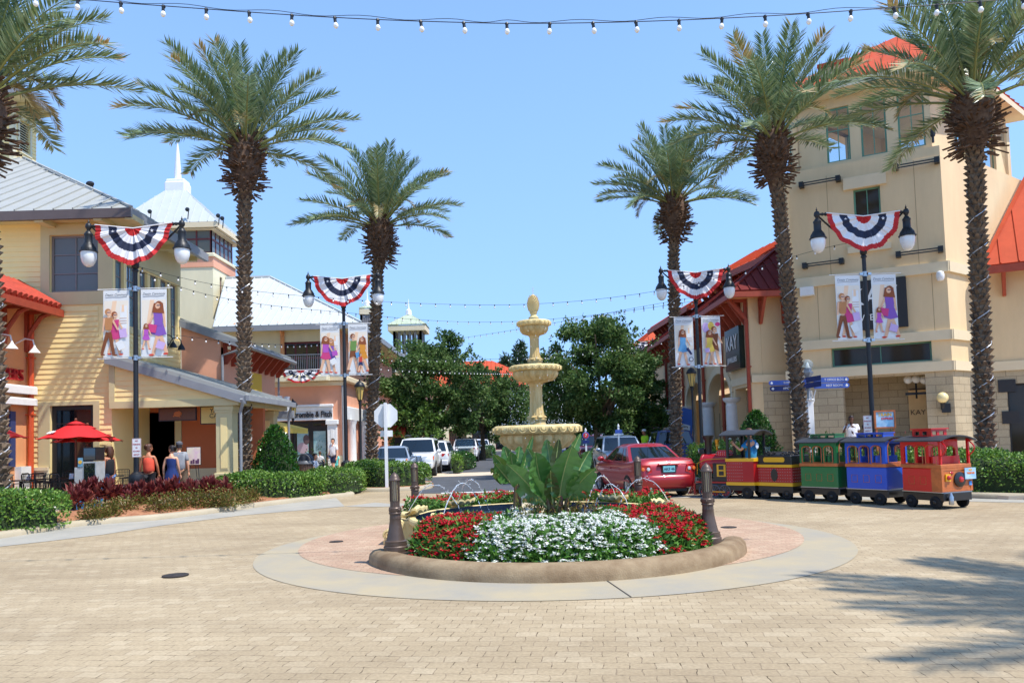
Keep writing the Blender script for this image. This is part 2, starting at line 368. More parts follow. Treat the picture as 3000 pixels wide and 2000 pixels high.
def kerb(name,pts,w=.28,h=.13,m=None,side=1):
 """rounded kerb swept along pts"""
 b=MB();n=len(pts);vs=[];prof=[(0,-.03),(0,h-.05),(.04,h-.012),(.09,h),(w-.04,h),(w,h-.02),(w,-.03)];k=len(prof)
 for i,p in enumerate(pts):
  d=Vector(pts[min(i+1,n-1)])-Vector(pts[max(i-1,0)]);d.z=0;d.normalize();nn=Vector((-d.y,d.x,0))*side
  for(o,z)in prof:q=Vector((p[0],p[1],0))+nn*o;vs.append((q.x,q.y,z))
 fs=[]
 for i in range(n-1):
  for j in range(k-1):q=(i*k+j,i*k+j+1,(i+1)*k+j+1,(i+1)*k+j);fs.append(q if side>0 else q[::-1])
 fs.append(tuple(range(k)));fs.append(tuple((n-1)*k+j for j in range(k))[::-1])
 b.add(vs,fs);return struct(b.build(name,m or M['sandkerb'],sharp=60))
def smooth(pts,n=3):
 for _ in range(n):
  q=[pts[0]]
  for a,c in zip(pts[:-1],pts[1:]):q+=[a*.75+c*.25,a*.25+c*.75]
  q.append(pts[-1]);pts=q
 return pts
e0=LB[-1]
lk=smooth([Vector((-16.5,11,0)),Vector((-13.5,13.6,0))]+LB+[Vector((e0.x+.45,e0.y+.35,0)),Vector((e0.x+.4,e0.y+1.1,0)),Vector((e0.x-.3,e0.y+2.4,0))])
kerb('kerb',lk)
sheet('sidewalk',[(-60,8),(-17,10.8),(-13.7,13.8)]+[(p.x-.15,p.y+.2)for p in LB]+[(e0.x,e0.y+2),(-6.9,33),(-7.2,36),(-7.2,140),(-60,140)],.09,M['walk'],.15)
mb=[(p.x-.22,p.y+.22)for p in LB]
b=MB();R1_=[LG[-1],Vector((-3.6,20.9,0)),Vector((-1.5,21.4,0)),Vector((1,21.6,0)),Vector((4,21.3,0)),Vector((6.6,20.2,0)),Vector((8.6,18.6,0))];R1_=smooth(R1_,2);vs=[]
for i,p in enumerate(R1_):
 d=(R1_[min(i+1,len(R1_)-1)]-R1_[max(i-1,0)]).normalized();w_=1.25-.4*min(1,i/8);vs+=[(p.x,p.y,.0065),(p.x-d.y*w_,p.y+d.x*w_,.0065)]
b.add(vs,[(i,i+1,i+3,i+2)[::-1]for i in range(0,len(vs)-2,2)]);struct(b.build('gutter_pavement',M['gutter']))
def mound(name,front,depth,z0,h,m,seg=6):
 b=MB();vs=[];n=len(front)
 for j in range(seg+1):
  t=j/seg
  for i,p in enumerate(front):vs.append((p[0]-depth[0]*t,p[1]+depth[1]*t,z0+h*sin(PI*min(1,t*1.2+.02)*.9)*(1+.25*sin(i*2.3+j))))
 b.add(vs,[(j*n+i,j*n+i+1,(j+1)*n+i+1,(j+1)*n+i)for j in range(seg)for i in range(n-1)])
 return struct(b.build(name,m,sharp=180))
mound('mulch_bed',[(-15.5,12.6)]+[(p.x,p.y)for p in smooth([Vector((x,y,0))for x,y in mb],2)],(1.6,3.0),.10,.16,M['mulch'])
I2=[Vector((-7.4,30.6,0)),Vector((-6.2,28.3,0)),Vector((-5.2,27.6,0)),Vector((-4.0,27.5,0)),Vector((-3.15,27.9,0)),Vector((-2.95,29,0)),Vector((-3.3,31.3,0)),Vector((-4.6,32.3,0))]
kerb('kerb',smooth(I2))
sheet('mulch_bed',[(-9,31)]+[(p.x*.98-.1,p.y+.2)for p in I2]+[(-7,32.3)],.125,M['mulch'],.1)
RK=[Vector((22,13,0)),Vector((14,16.5,0)),Vector((11.0,17.75,0)),Vector((9.7,20.4,0)),Vector((8.3,23.6,0)),Vector((6.5,27,0)),Vector((6.2,30.5,0)),Vector((6.7,33,0)),Vector((9.0,34.4,0)),Vector((9.2,60,0)),Vector((9.2,140,0))]
kerb('kerb',smooth(RK,2),side=-1)
sheet('sidewalk',[(p.x+.15,p.y+.1)for p in RK]+[(80,140),(80,10)],.09,M['walk'],.15)
sheet('mulch_bed',[(14.2,16.5),(11.4,18.2),(9.9,20.6),(8.5,23.8),(6.8,27.2),(6.6,32),(8.6,33),(9.6,27),(12,22.5),(22,19),(22,14)],.115,M['mulch'],.1)
b=MB();vs=[]
for p in smooth(RK[:6],2):vs+=[(p.x-.1,p.y,.006),(p.x-.9,p.y-.35,.006)]
b.add(vs,[(i,i+2,i+3,i+1)for i in range(0,len(vs)-2,2)]);struct(b.build('gutter_pavement',M['gutter']))
sheet('road',[(-3.3,26),(2.5,24.4),(6.0,27.5),(6.0,33),(9.3,35),(9.3,200),(-7.3,200),(-7.3,36),(-4.6,32.8),(-3.2,31.5)],.008,M['asphalt'])
sheet('road',[(-5.2,37.5),(6,37.5),(6,41.5),(-5.2,41.5)],.013,M['walk'])
b=MB()
b.box(-2.4,.9,25.55,25.9,.009,.014);struct(b.build('road_marking',M['paintline']))
b=MB()
for y in range(44,120,6):b.box(.45,.57,y,y+3,.009,.013)
struct(b.build('road_marking',M['paintline']))
for(px,py,w)in((514,1687,.17),(985,1588,.12),(2135,1546,.14)):
 p=G(px,py);b=MB();b.lathe([(w,0),(w,.012),(w*.93,.014),(w*.9,.009),(w*.3,.009),(w*.25,.015),(0,.015)],20)
 o=b.build('manhole_cover',mat('cast_iron',(58,52,48),.7,.2,.2,20));o.location=(p.x,p.y,.008)
 tag(o,{514:'small dark round drain cover set alone in the tan pavers',985:'dark drain plate in the pink bricks near the bare scroll of the fountain',2135:'dark drain plate in the pink bricks beside the lamp bollard nearest the train'}[px],'drain cover')
M['bark']=mat('palm_bark',(70,56,46),.9,0,.35,7,.3,30,col2=(140,120,98))
M['stub']=mat('palm_leaf_bases',(74,54,42),.9,0,.35,9,.3,30,col2=(116,90,70))
M['frond']=leafmat('palm_fronds',[(76,104,72),(104,130,94),(128,150,116),(148,162,126),(118,138,78)],.38,.22,.55)
M['dryfrond']=leafmat('dry_palm_fronds',[(176,156,104),(196,176,132),(150,130,66)],.6,.2)
M['rachis']=mat('frond_stalk',(132,136,76),.5,0,.1,3)
M['wire']=mat('light_wire',(206,208,212),.35,.3,.05)
def frond(rs,az,el,Lf,droop,dry,twist):
 n=46;s=np.linspace(0,1,n)
 e=el-droop*s**1.6;ds=Lf/(n-1)
 h=np.concatenate([[0],np.cumsum(np.cos(e[:-1])*ds)]);z=np.concatenate([[0],np.cumsum(np.sin(e[:-1])*ds)])
 side=twist*(s**2)*Lf
 ca,sa=cos(az),sin(az)
 C=np.stack([h*ca-side*sa,h*sa+side*ca,z],1)
 T=np.gradient(C,axis=0);T=unit(T);Sd=unit(np.cross(T,np.tile([0,0,1.0],(n,1))+1e-6));U=np.cross(Sd,T)
 m=150;t=np.linspace(.25,.995,m)+rs.normal(0,.002,m);idx=np.clip(t*(n-1),0,n-1.001);i0=idx.astype(int);fr=(idx-i0)[:,None]
 lerp=lambda A:A[i0]*(1-fr)+A[i0+1]*fr
 Pc,Tc,Sc,Uc=lerp(C),lerp(T),lerp(Sd),lerp(U)
 ln=(.26+.44*np.sin(np.clip((t-.16)/.9,0,1)*PI)**.7)*(Lf/4)*rs.uniform(.85,1.12,m)
 sg=np.where(np.arange(m)%2==0,1.0,-1.0)[:,None]
 fw=(.62+.75*t+rs.normal(0,.12,m))[:,None];up=(rs.choice([.15,.5,.75],m)+rs.normal(0,.1,m))[:,None]
 D=unit(Tc*fw+Sc*sg+Uc*up-np.array([0,0,.18]))
 Nn=unit(Uc-Sc*sg*.6+rs.normal(0,.2,(m,3)))
 V,Q=leafquads(Pc,D,Nn,ln,.052*Lf/4+.0*t,.35,-.02)
 mi=np.where((t>1-dry)&(rs.random(m)<.75),1,0)
 return C,V,Q,mi
def palm(loc,h,lean,seed,label,scale=1.0,nf=42,group='date palms around the plaza',wire=True,rad=.19,span=80):
 rs=np.random.default_rng(seed);rnd=random.Random(seed)
 t=thing('palm_tree',label,'palm tree',loc,0,group)
 axis=lambda z:Vector((lean[0]*(z/h)**1.3,lean[1]*(z/h)**1.3,z))
 b=MB();zs=[0,.15,.4,1,2,3,4,5,6,7,8,9,10,11,12];zs=[z for z in zs if z<h-.2]+[h]
 b.tube([axis(z)for z in zs],[rad*(1.5 if z<.1 else 1.28 if z<.3 else 1.1 if z<.6 else 1.0-.1*z/h)for z in zs],14)
 z=.1;k=0
 while z<h-1.2:
  n=9
  for i in range(n):
   a=2*PI*(i+.5*(k%2))/n+k*.07+rnd.uniform(-.08,.08);c=axis(z+rnd.uniform(-.03,.03));r=rad*(1.02-.1*z/h)*(1.2 if z<.5 else 1)
   d=Vector((cos(a),sin(a),0));s=Vector((-sin(a),cos(a),0));w=rad*rnd.uniform(.34,.44);o=rnd.uniform(.07,.13)
   q=[c+d*r*.93-s*w+Vector((0,0,-.10)),c+d*r*.93+s*w+Vector((0,0,-.10)),c+d*(r+o)+s*w*.55+Vector((0,0,.03)),c+d*(r+o)-s*w*.55+Vector((0,0,.03)),c+d*r*.9+Vector((0,0,.07))]
   b.add(q,[(0,1,2,3),(3,2,4),(1,4,2),(0,3,4)])
  z+=.17;k+=1
 b.build('trunk',M['bark'],t,sharp=25)
 b=MB();c0=axis(h)
 b.lathe([(rad*.8,-1.75),(rad*1.15,-1.35),(.38,-1.05),(.53,-.6),(.55,-.15),(.44,.22),(.24,.5),(.05,.62)],14,c0)
 for i in range(340):
  u=i/340;zz=-1.5+1.95*u+rnd.uniform(-.12,.12);a=i*2.39996+rnd.uniform(-.45,.45)
  rr=.22+.33*sin(PI*min(1,max(0,(zz+1.75)/2.3)))**.8;el=-.35+1.15*u+rnd.uniform(-.25,.25)
  d=Vector((cos(a)*cos(el),sin(a)*cos(el),sin(el)));p=c0+Vector((cos(a)*rr,sin(a)*rr,zz))-d*.05;L=rnd.uniform(.1,.34)*(1.5 if u<.5 and rnd.random()<.4 else 1)
  b.slab(p,p+d*L,rnd.uniform(.05,.085),.028)
 b.build('leaf_base_bulb',M['stub'],t)
 Vs=[];Qs=[];Ms=[];o=0;rb=MB()
 for i in range(nf):
  u=(i+.5)/nf;az=i*2.39996+rs.normal(0,.15)
  el=R(87-span*u**1.15)+rs.normal(0,.06);L=(2.95+.8*min(1,u*1.6))*scale*rs.uniform(.92,1.07)
  dr=R(16+34*u)*rs.uniform(.7,1.25)
  C,V,Q,mi=frond(rs,az,el,L,dr,max(0,rs.normal(-.02,.10))if u>.35 else .0,rs.normal(0,.05))
  off=np.array([c0.x+cos(az)*.14,c0.y+sin(az)*.14,c0.z+.2-.25*u]);V=V+off;C=C+off
  Vs.append(V);Qs.append(Q+o);Ms.append(mi);o+=len(V)
  rb.tube([tuple(p)for p in C[::3]],list(np.linspace(.045,.006,len(C[::3]))),4,cap=False)
 for i in range(5):
  az=rs.uniform(0,2*PI);C,V,Q,mi=frond(rs,az,R(rs.uniform(25,60)),2.2*scale,R(110),.7,.0)
  V=V+np.array([c0.x,c0.y,c0.z+.3]);Vs.append(V);Qs.append(Q+o);Ms.append(mi);o+=len(V)
 nb=len(rb.v);V=np.concatenate(Vs);Q=np.concatenate(Qs);mi=np.concatenate(Ms)
 rv=np.array(rb.v);rf=np.array(rb.f)+len(V)
 npmesh('crown',np.concatenate([V,rv]),np.concatenate([Q,rf]),[M['frond'],M['dryfrond'],M['rachis']],t,np.concatenate([mi,np.full(len(rf),2)]))
 if wire:
  pts=[];nt=8
  for i in range(nt*14):z=.7+(h-3.2)*i/(nt*14);a=2*PI*i/14+seed;c=axis(z);r=rad*1.3*(1-.08*z/h);pts.append(c+Vector((r*cos(a),r*sin(a),0)))
  b=MB();b.tube(pts,.013,4);b.build('light_wire',M['wire'],t)
 return t
def at_ground(px,Y,z=.1):p=P(px,1400,Y);return(p.x,Y,z)
def crownZ(px,py,Y):return P(px,py,Y)
def palm_px(px0,px1,py1,Y,seed,label,**k):
 a=P(px0,1390,Y);c=P(px1,py1,Y);return palm((a.x,Y,.1),c.z-.1,(c.x-a.x,0),seed,label,**k)
palm_px(-4,-62,292,17.2,11,'date palm at the left edge of the photo in front of the burger restaurant',scale=.92,span=64)
palm_px(715,718,440,26,12,'tall date palm rising beside the porch column of the yellow building')
palm_px(1088,1113,665,32,13,'date palm behind the back of the white octagonal sign',scale=.93)
palm_px(1984,1973,600,32,14,'date palm standing in front of the dark blue SUV',scale=.92)
palm_px(2357,2262,415,26.5,15,'leaning date palm behind the black and red coal wagon')
palm_px(2893,2850,300,22,16,'date palm behind the clipped hedge near the red caboose',scale=1.05)
palm((11.5,4.0,0),9.6,(.2,0),17,'date palm outside the frame whose fronds shade the pavers',scale=1.0,wire=False)
M['oakbark']=mat('oak_bark',(104,88,70),.95,0,.25,6,.4,30)
M['oakleaf']=leafmat('oak_leaves',[(48,74,36),(70,100,50),(90,120,64),(112,138,84),(118,136,90)],.55,.36,.22,clump=.55)
M['oakleaf2']=leafmat('bright_tree_leaves',[(52,80,32),(84,116,48),(116,142,64)],.45,.25)
M['pineleaf']=leafmat('pine_needles',[(34,56,34),(52,76,44),(66,90,52)],.6,.1)
def tree(loc,h,rx,ry,seed,label,m='oakleaf',n=9000,leaf=.2,z0=.24,group='live oaks lining the street',trunks=1,name='oak_tree',cat='tree'):
 rs=np.random.default_rng(seed);t=thing(name,label,cat,loc,0,group)
 b=MB();cz=h*(z0+(1-z0)*.42);tips=[]
 for k in range(trunks):
  ox=(k-(trunks-1)/2)*.5;b.tube([(ox,0,-.1),(ox*1.1,0,h*.15),(ox*1.5,.1,h*.3),(ox*2.0,0,h*.55)],[.24,.19,.16,.06],8)
 for k in range(11):
  a=2*PI*k/11+rs.uniform(-.2,.2);zt=rs.uniform(.5,.92)*h;rr=rs.uniform(.45,.85)
  s=Vector((0,0,h*rs.uniform(.22,.4)));e=Vector((cos(a)*rx*rr,sin(a)*ry*rr,zt));mid=s*.5+e*.5+Vector((0,0,.25))
  b.tube([s,mid,e],[.1,.07,.025],6)
 b.build('trunk',M['oakbark'],t)
 nc=96;V=rs.normal(size=(nc,3));V=unit(V);zz=V[:,2]
 rad=rs.uniform(.55,1.0,nc)*(1+.12*np.sin(3*np.arctan2(V[:,1],V[:,0])+seed))
 hz=h*(1-z0)/2;c=np.stack([V[:,0]*rx*rad*(1-.18*np.clip(zz,0,1)),V[:,1]*ry*rad*(1-.18*np.clip(zz,0,1)),h*z0+hz+zz*hz*rad],1)
 cr=rs.uniform(.07,.2,nc)*(rx+ry+hz)/2.2
 w=cr**2;which=rs.choice(nc,n,p=w/w.sum())
 d=unit(rs.normal(size=(n,3)));d[:,2]*=.75;rr=rs.random(n)**.45
 p=c[which]+d*(cr[which]*rr)[:,None]
 ns=60;sp=[]
 for i in range(ns):
  v=unit(rs.normal(size=(1,3)))[0];v[2]=abs(v[2])*.9 if rs.random()<.75 else v[2]
  base=np.array([v[0]*rx*.88,v[1]*ry*.88,h*z0+hz+v[2]*hz*.9]);dr=unit(np.array([[v[0],v[1],v[2]+.5]]))[0];L=rs.uniform(.5,1.25)*h/9
  k=24;s=rs.random(k)[:,None];sp.append(base+dr*L*s+rs.normal(0,.13*h/9,(k,3))*(1.1-s))
 p=np.concatenate([p]+sp);N=len(p)
 D=unit(rs.normal(size=(N,3))+(p-np.array([0,0,cz]))*.25-np.array([0,0,.3]));Nn=unit(rs.normal(size=(N,3))+np.array([.1,-.1,1.0]))
 V,Q=leafquads(p,D,Nn,leaf*rs.uniform(.7,1.4,N),leaf*.62*rs.uniform(.7,1.2,N),.5,.06)
 npmesh('crown',V,Q,M[m],t);return t
def tree_px(px,py_top,Y,half_px,seed,label,**k):
 c=P(px,1330,Y);top=P(px,py_top,Y);w=half_px/F*Y;return tree((c.x,Y,.0),top.z,w,k.pop('ry',w*.9),seed,label,**k)
tree_px(1268,985,48,172,21,'large dense oak on the left of the street, nearest of its row',n=30000,leaf=.2,trunks=2,z0=.2)
tree_px(1415,1075,66,118,22,'second oak of the left row, below the long red roof',n=15000,leaf=.26,z0=.2)
tree_px(1492,1110,92,62,23,'small far oak seen just left of the fountain column',n=7000,leaf=.34,z0=.2)
tree_px(1768,935,44,178,24,'large dense oak right of the fountain, nearest of its row',n=32000,leaf=.19,trunks=2,z0=.2)
tree_px(1650,1075,72,78,25,'mid-size oak behind the top basin side on the right of the street',n=11000,leaf=.28,z0=.2)
tree_px(1880,1040,52,70,26,'dark oak tucked against the long arcade building',n=10000,leaf=.24,z0=.18)
tree_px(1590,1125,100,70,27,'farthest oak closing the street behind the fountain',n=8000,leaf=.38,z0=.15)
tree_px(1210,1165,46,95,28,'low bright green tree under the large left oak',m='oakleaf2',n=3000,leaf=.2,z0=.35,group='small bright trees',name='young_tree')
tree_px(1150,1060,62,60,29,'slim oak behind the date palm next to the octagonal sign',n=8000,leaf=.26,z0=.25)
tree_px(1900,1185,46,60,30,'low bright green tree under the large right oak',m='oakleaf2',n=2500,leaf=.2,z0=.4,group='small bright trees',name='young_tree')
def pine(px,py,Y,seed,label,hw):
 rs=np.random.default_rng(seed);c=P(px,1330,Y);top=P(px,py,Y).z;t=thing('pine_tree',label,'pine tree',(c.x,Y,0),0,'pines on the skyline')
 b=MB();b.tube([(0,0,0),(0,0,top*.97)],[.35,.06],7);
 n=2200;lv=rs.integers(0,22,n);zc=top*(.55+.43*lv/22);a=lv*2.4+rs.normal(0,.35,n);r=hw*(1.05-lv/26)*rs.random(n)**.6
 p=np.stack([np.cos(a)*r,np.sin(a)*r,zc+r*.15+rs.normal(0,.5,n)],1)
 b.build('trunk',M['oakbark'],t)
 V,Q=leafquads(p,rs.normal(size=(n,3))+[0,0,.5],rs.normal(size=(n,3)),1.0*rs.uniform(.6,1.2,n),.3,.5);npmesh('crown',V,Q,M['pineleaf'],t)
pine(1532,1005,150,31,'tall ragged pine just left of the fountain column on the skyline',3.2)
pine(1488,1045,160,32,'shorter pine left of the tall one above the red roof',3.2)
pine(1512,1070,165,33,'lowest pine between the other two on the skyline',3.4)
M['hedgeleaf']=leafmat('hedge_leaves',[(50,80,26),(74,112,38),(98,138,50),(124,160,66),(146,170,80)],.35,.25,.5)
M['hedgecore']=mat('hedge_inside',(40,56,24),.95,0,.3,10)
M['dkleaf']=leafmat('glossy_dark_leaves',[(24,58,18),(40,84,26),(60,108,36),(84,128,50)],.28,.2,.6)
M['cordy']=leafmat('red_cordyline',[(84,30,34),(116,46,46),(142,76,66),(106,42,50),(160,104,90)],.35,.2,.5)
M['shrubleaf']=leafmat('olive_shrub',[(84,92,34),(112,116,44),(74,84,30),(140,124,66),(150,90,60)],.5,.25)
M['stalk']=mat('plant_stalk',(104,74,50),.8,0,.15,8)
def hull_pts(rs,path,w,h,n):
 """random points and normals on a soft loaf swept along path (list of (x,y))"""
 pts=[Vector((x,y,0))for x,y in path];seg=[(pts[i],pts[i+1])for i in range(len(pts)-1)];ln=np.array([(q-p).length for p,q in seg]);tot=ln.sum()
 u=rs.random(n)*(tot+w)-w/2;th=rs.uniform(-.12,PI+.12,n)
 P_=np.empty((n,3));N_=np.empty((n,3));cum=np.concatenate([[0],np.cumsum(ln)])
 for i in range(n):
  uu=min(max(u[i],0),tot-1e-6);k=int(np.searchsorted(cum,uu,'right')-1);k=min(k,len(seg)-1);a,c=seg[k];d=(c-a).normalized();p=a+d*(uu-cum[k]);s=Vector((-d.y,d.x,0))
  over=u[i]-uu;e=1-min(1,abs(over)/(w/2))**2
  bump=1+.07*sin(uu*2.1+1)+.05*sin(uu*5.3);ct,st=cos(th[i]),sin(th[i])
  sx=math.copysign(abs(ct)**.5,ct)*w/2*max(.05,e)**.5;sz=max(.0,st)**.45*h*bump*(.8+.2*e)
  q=p+s*sx+d*over;P_[i]=(q.x,q.y,sz);nn=s*ct+Vector((0,0,st*1.0+.05))+d*(over/w*2);N_[i]=nn
 return P_,unit(N_)
def hedge(path,w,h,seed,label,n=6000,leaf=.075,z=.12,m='hedgeleaf',group='clipped hedges',name='hedge'):
 rs=np.random.default_rng(seed);path=[(p.x,p.y)for p in smooth([Vector((x,y,0))for x,y in path],3)];x0,y0=path[0];path=[(x-x0,y-y0)for x,y in path]
 t=thing(name,label,'hedge',(x0,y0,z),0,group);b=MB();k=10
 pts=[Vector((x,y,0))for x,y in path];d0=(pts[1]-pts[0]).normalized();d1=(pts[-1]-pts[-2]).normalized()
 ctr=[pts[0]-d0*w*.34]+pts+[pts[-1]+d1*w*.34];vs=[]
 for i,p in enumerate(ctr):
  d=(ctr[min(i+1,len(ctr)-1)]-ctr[max(i-1,0)]).normalized();s=Vector((-d.y,d.x,0));e=.4 if i in(0,len(ctr)-1)else .86
  for j in range(k):a=PI*j/(k-1);ca=cos(a);vs.append(p+s*(math.copysign(abs(ca)**.5,ca)*w/2*e)+Vector((0,0,max(0,sin(a))**.45*h*.92*(e+.08)-.05)))
 fs=[(i*k+j,(i+1)*k+j,(i+1)*k+j+1,i*k+j+1)for i in range(len(ctr)-1)for j in range(k-1)]+[tuple(range(k)),tuple((len(ctr)-1)*k+j for j in range(k))[::-1]]
 b.add(vs,fs);b.build('branches',M['hedgecore'],t,sharp=180)
 p,nn=hull_pts(rs,path,w,h,n);p=p+nn*rs.uniform(-.09,.05,n)[:,None]
 D=unit(nn*.7+rs.normal(0,.7,(n,3))+[0,0,.35]);N2=unit(nn+rs.normal(0,.5,(n,3)))
 V,Q=leafquads(p,D,N2,leaf*rs.uniform(.7,1.3,n),leaf*.6,.5,.08);npmesh('foliage',V,Q,M[m],t);return t
g=lambda px,py:tuple(G(px,py)[:2])
hedge([(-14.2,14.2),(-12.4,15.5),(-11.0,17.4)],2.0,.82,41,'big clipped hedge at the left edge, nearest the camera',n=15000,leaf=.078)
hedge([(-15.2,17.2),(-13.2,18.9)],1.6,1.1,42,'taller hedge behind the big left hedge at the foot of the palm',n=5000)
hedge([(-8.3,24.1),(-7.4,24.2),(-6.75,24.9)],1.5,.72,43,'dark clipped hedge between the red-leaved plants and the round-about road',n=9000,leaf=.075)
hedge([(-6.3,26.0),(-5.8,26.9),(-6.0,28.2)],1.3,.72,44,'lighter hedge beside the fluted base of the far left lamp post',n=6000,leaf=.07)
hedge([(-5.6,29.2),(-4.3,28.7),(-3.85,29.6)],1.4,.85,45,'hedge around the foot of the white octagonal sign',n=8000,leaf=.07)
hedge([(-6.3,31.6),(-5.2,32.2)],1.1,.7,46,'hedge strip behind the far left lamp post base',n=2500)
hedge([(-3.25,45.2),(-3.0,47.2)],1.4,.85,47,'small dark hedge in front of the golf cart',n=2200,leaf=.1,m='dkleaf')
hedge([(-2.98,40.5),(-2.9,41.5)],.4,.75,48,'tiny hedge clump at the kerb right of the white SUV with red tail lamps',n=800,leaf=.1)
hedge([(10.5,20.1),(11.7,19.0),(13.5,18.1),(16,17.2)],1.7,.95,49,'long clipped hedge at the right edge beyond the caboose',n=13000,leaf=.075)
hedge([(11.9,19.9),(10.4,22.4),(9.4,24.3)],1.2,.85,50,'hedge running behind the train carriages',n=6000,leaf=.08)
hedge([(7.35,27.0),(7.0,29.5)],1.0,1.15,51,'light green hedge behind the trunk lid of the red sedan',n=3500,leaf=.09,m='hedgeleaf')
hedge([(4.4,38),(4.5,40.5)],1.2,.95,52,'dark hedge left of the silver SUV',n=2200,leaf=.1,m='dkleaf')
hedge([(-2.6,72),(-2.6,80)],1.4,.9,53,'far hedge at the bend of the street behind the parked trucks',n=1600,leaf=.16,m='dkleaf')
def cone_bush(px,Y,py_top,hw,seed,label):
 rs=np.random.default_rng(seed);c=P(px,1400,Y);h=P(px,py_top,Y).z-.1;t=thing('cone_shrub',label,'shrub',(c.x,Y,.1),0,'cone-clipped shrubs')
 b=MB();b.lathe([(hw*.75,.12),(hw*.86,h*.25),(hw*.7,h*.55),(hw*.4,h*.82),(.03,h*.97)],12);b.build('branches',M['hedgecore'],t)
 n=5200;u=rs.random(n)**1.35;a=rs.uniform(0,2*PI,n);prof=np.interp(u,[0,.08,.25,.5,.75,.92,1],[.82,.97,1,.85,.58,.28,.05])*hw*(1+.07*np.sin(a*5+u*11)+.06*np.sin(a*3+u*25+seed)+.05*np.sin(a*9-u*17))
 nn=unit(np.stack([np.cos(a),np.sin(a),.45+0*a],1));p=np.stack([np.cos(a)*prof,np.sin(a)*prof,u*h],1)+nn*rs.uniform(-.08,.05,n)[:,None]
 V,Q=leafquads(p,unit(nn+rs.normal(0,.6,(n,3))+[0,0,.3]),unit(nn+rs.normal(0,.5,(n,3))),.1*rs.uniform(.7,1.3,n),.055,.5,.08);npmesh('foliage',V,Q,M['dkleaf'],t)
cone_bush(807,26.3,1247,.72,61,'cone-shaped glossy green shrub next to the porch palm')
cone_bush(2223,29,1203,.78,62,'cone-shaped glossy green shrub behind the locomotive cab')
def cordyline(loc,h,seed,label):
 rs=np.random.default_rng(seed);t=thing('cordyline',label,'plant',loc,0,'red-leaved plants along the left bed');b=MB();Vs=[];Qs=[];o=0
 for k in range(4):
  a=k*1.6+rs.uniform(-.4,.4);r=rs.uniform(.08,.26);z=h*rs.uniform(.4,.72);x,y=cos(a)*r,sin(a)*r;b.tube([(x*.4,y*.4,0),(x,y,z)],[.02,.012],5)
  n=20;u=np.linspace(0,1,n);az=np.arange(n)*2.4+rs.uniform(0,6);el=R(12)+u*R(70);D=np.stack([np.cos(az)*np.cos(el),np.sin(az)*np.cos(el),np.sin(el)],1)
  p=np.stack([np.full(n,x),np.full(n,y),z*(.45+.55*u)],1);L=(.3+.16*(1-u))*h/.8
  V,Q=leafquads(p,D,np.array([0,0,1.0])+rs.normal(0,.25,(n,3)),L,.1,.5,.06);Vs.append(V);Qs.append(Q+o);o+=len(V)
 b.build('stem',M['stalk'],t);npmesh('foliage',np.concatenate(Vs),np.concatenate(Qs),M['cordy'],t)
cs=[(225,1452,1400),(262,1446,1390),(300,1450,1392),(335,1446,1395),(385,1448,1412),(418,1440,1402),(455,1444,1398),(492,1436,1400),(520,1432,1392),(548,1438,1402),(580,1430,1392),(612,1424,1386),(640,1424,1390),(655,1418,1402),(240,1470,1420),(395,1466,1432)]
side=['under the newspaper rack','left of the newspaper rack','right of the newspaper rack','below the woman in the tan cap','just left of the near left lamp post','at the foot of the near left lamp post','below the woman in the coral top','between the coral top and the navy dress','below the woman in the navy dress','right of the navy dress','below the poster easel','left of the porch column base','under the porch column','at the hedge end of the row','in front of the blue newspaper rack foot','in front of the near lamp post base']
for i,((x,y,yt),w)in enumerate(zip(cs,side)):
 Y=20.8+(x-225)/430*1.9-(.6 if y>1460 else 0);c=P(x,y,Y);cordyline((c.x,Y,.2),max(.55,(P(x,yt,Y).z-.15)*.93),100+i,'red-leaved cordyline '+w)
def lowshrub(loc,r,h,seed,label,m='shrubleaf',name='low_shrub',group='low olive shrubs in the mulch bed',n=900,leaf=.07):
 rs=np.random.default_rng(seed);t=thing(name,label,'shrub',loc,0,group);b=MB()
 for k in range(9):a=k*.7;b.tube([(0,0,0),(cos(a)*r*.6,sin(a)*r*.6,h*.75)],[.012,.004],4)
 b.build('stem',M['stalk'],t);d=unit(rs.normal(size=(n,3)));d[:,2]=np.abs(d[:,2]);q=rs.random(n)**.4
 p=d*np.array([r,r,h])*q[:,None]*(1+.2*np.sin(5*np.arctan2(d[:,1],d[:,0])))[:,None]
 V,Q=leafquads(p,unit(d+rs.normal(0,.6,(n,3))),unit(rs.normal(0,.5,(n,3))+[0,0,1]),leaf*rs.uniform(.6,1.3,n),leaf*.5,.5,.05);npmesh('foliage',V,Q,M[m],t);return t
ls=[(250,1527,.34),(300,1519,.34),(345,1510,.36),(385,1500,.36),(452,1506,.38),(505,1499,.42),(560,1493,.44),(612,1490,.46),(650,1490,.4),(690,1482,.36),(722,1474,.34),(420,1492,.3)]
lw=['touching the big left hedge','second from the big left hedge','third from the big left hedge','in front of the near left lamp post','below the woman in the coral top','below the woman in the navy dress','below the poster easel','just left of the porch column','just right of the porch column','second from the dark clipped hedge','touching the dark clipped hedge','small, tucked between the lamp post and the coral top']
for i,((x,y,r),w)in enumerate(zip(ls,lw)):p=G(x,y,.1);lowshrub((p.x,p.y+.35,.12),r,r*1.15,140+i,'low olive-green shrub '+w)
lowshrub((P(930,1330,36).x,36,.1),.8,1.5,160,'loose flowering shrub in front of the shop window','oakleaf2','flowering_shrub','loose shrubs by the shop',700,.09)
lowshrub((P(955,1365,37).x,37,.1),.45,.7,161,'short shrub with red blooms left of the man in white','shrubleaf','flowering_shrub','loose shrubs by the shop',500,.09)
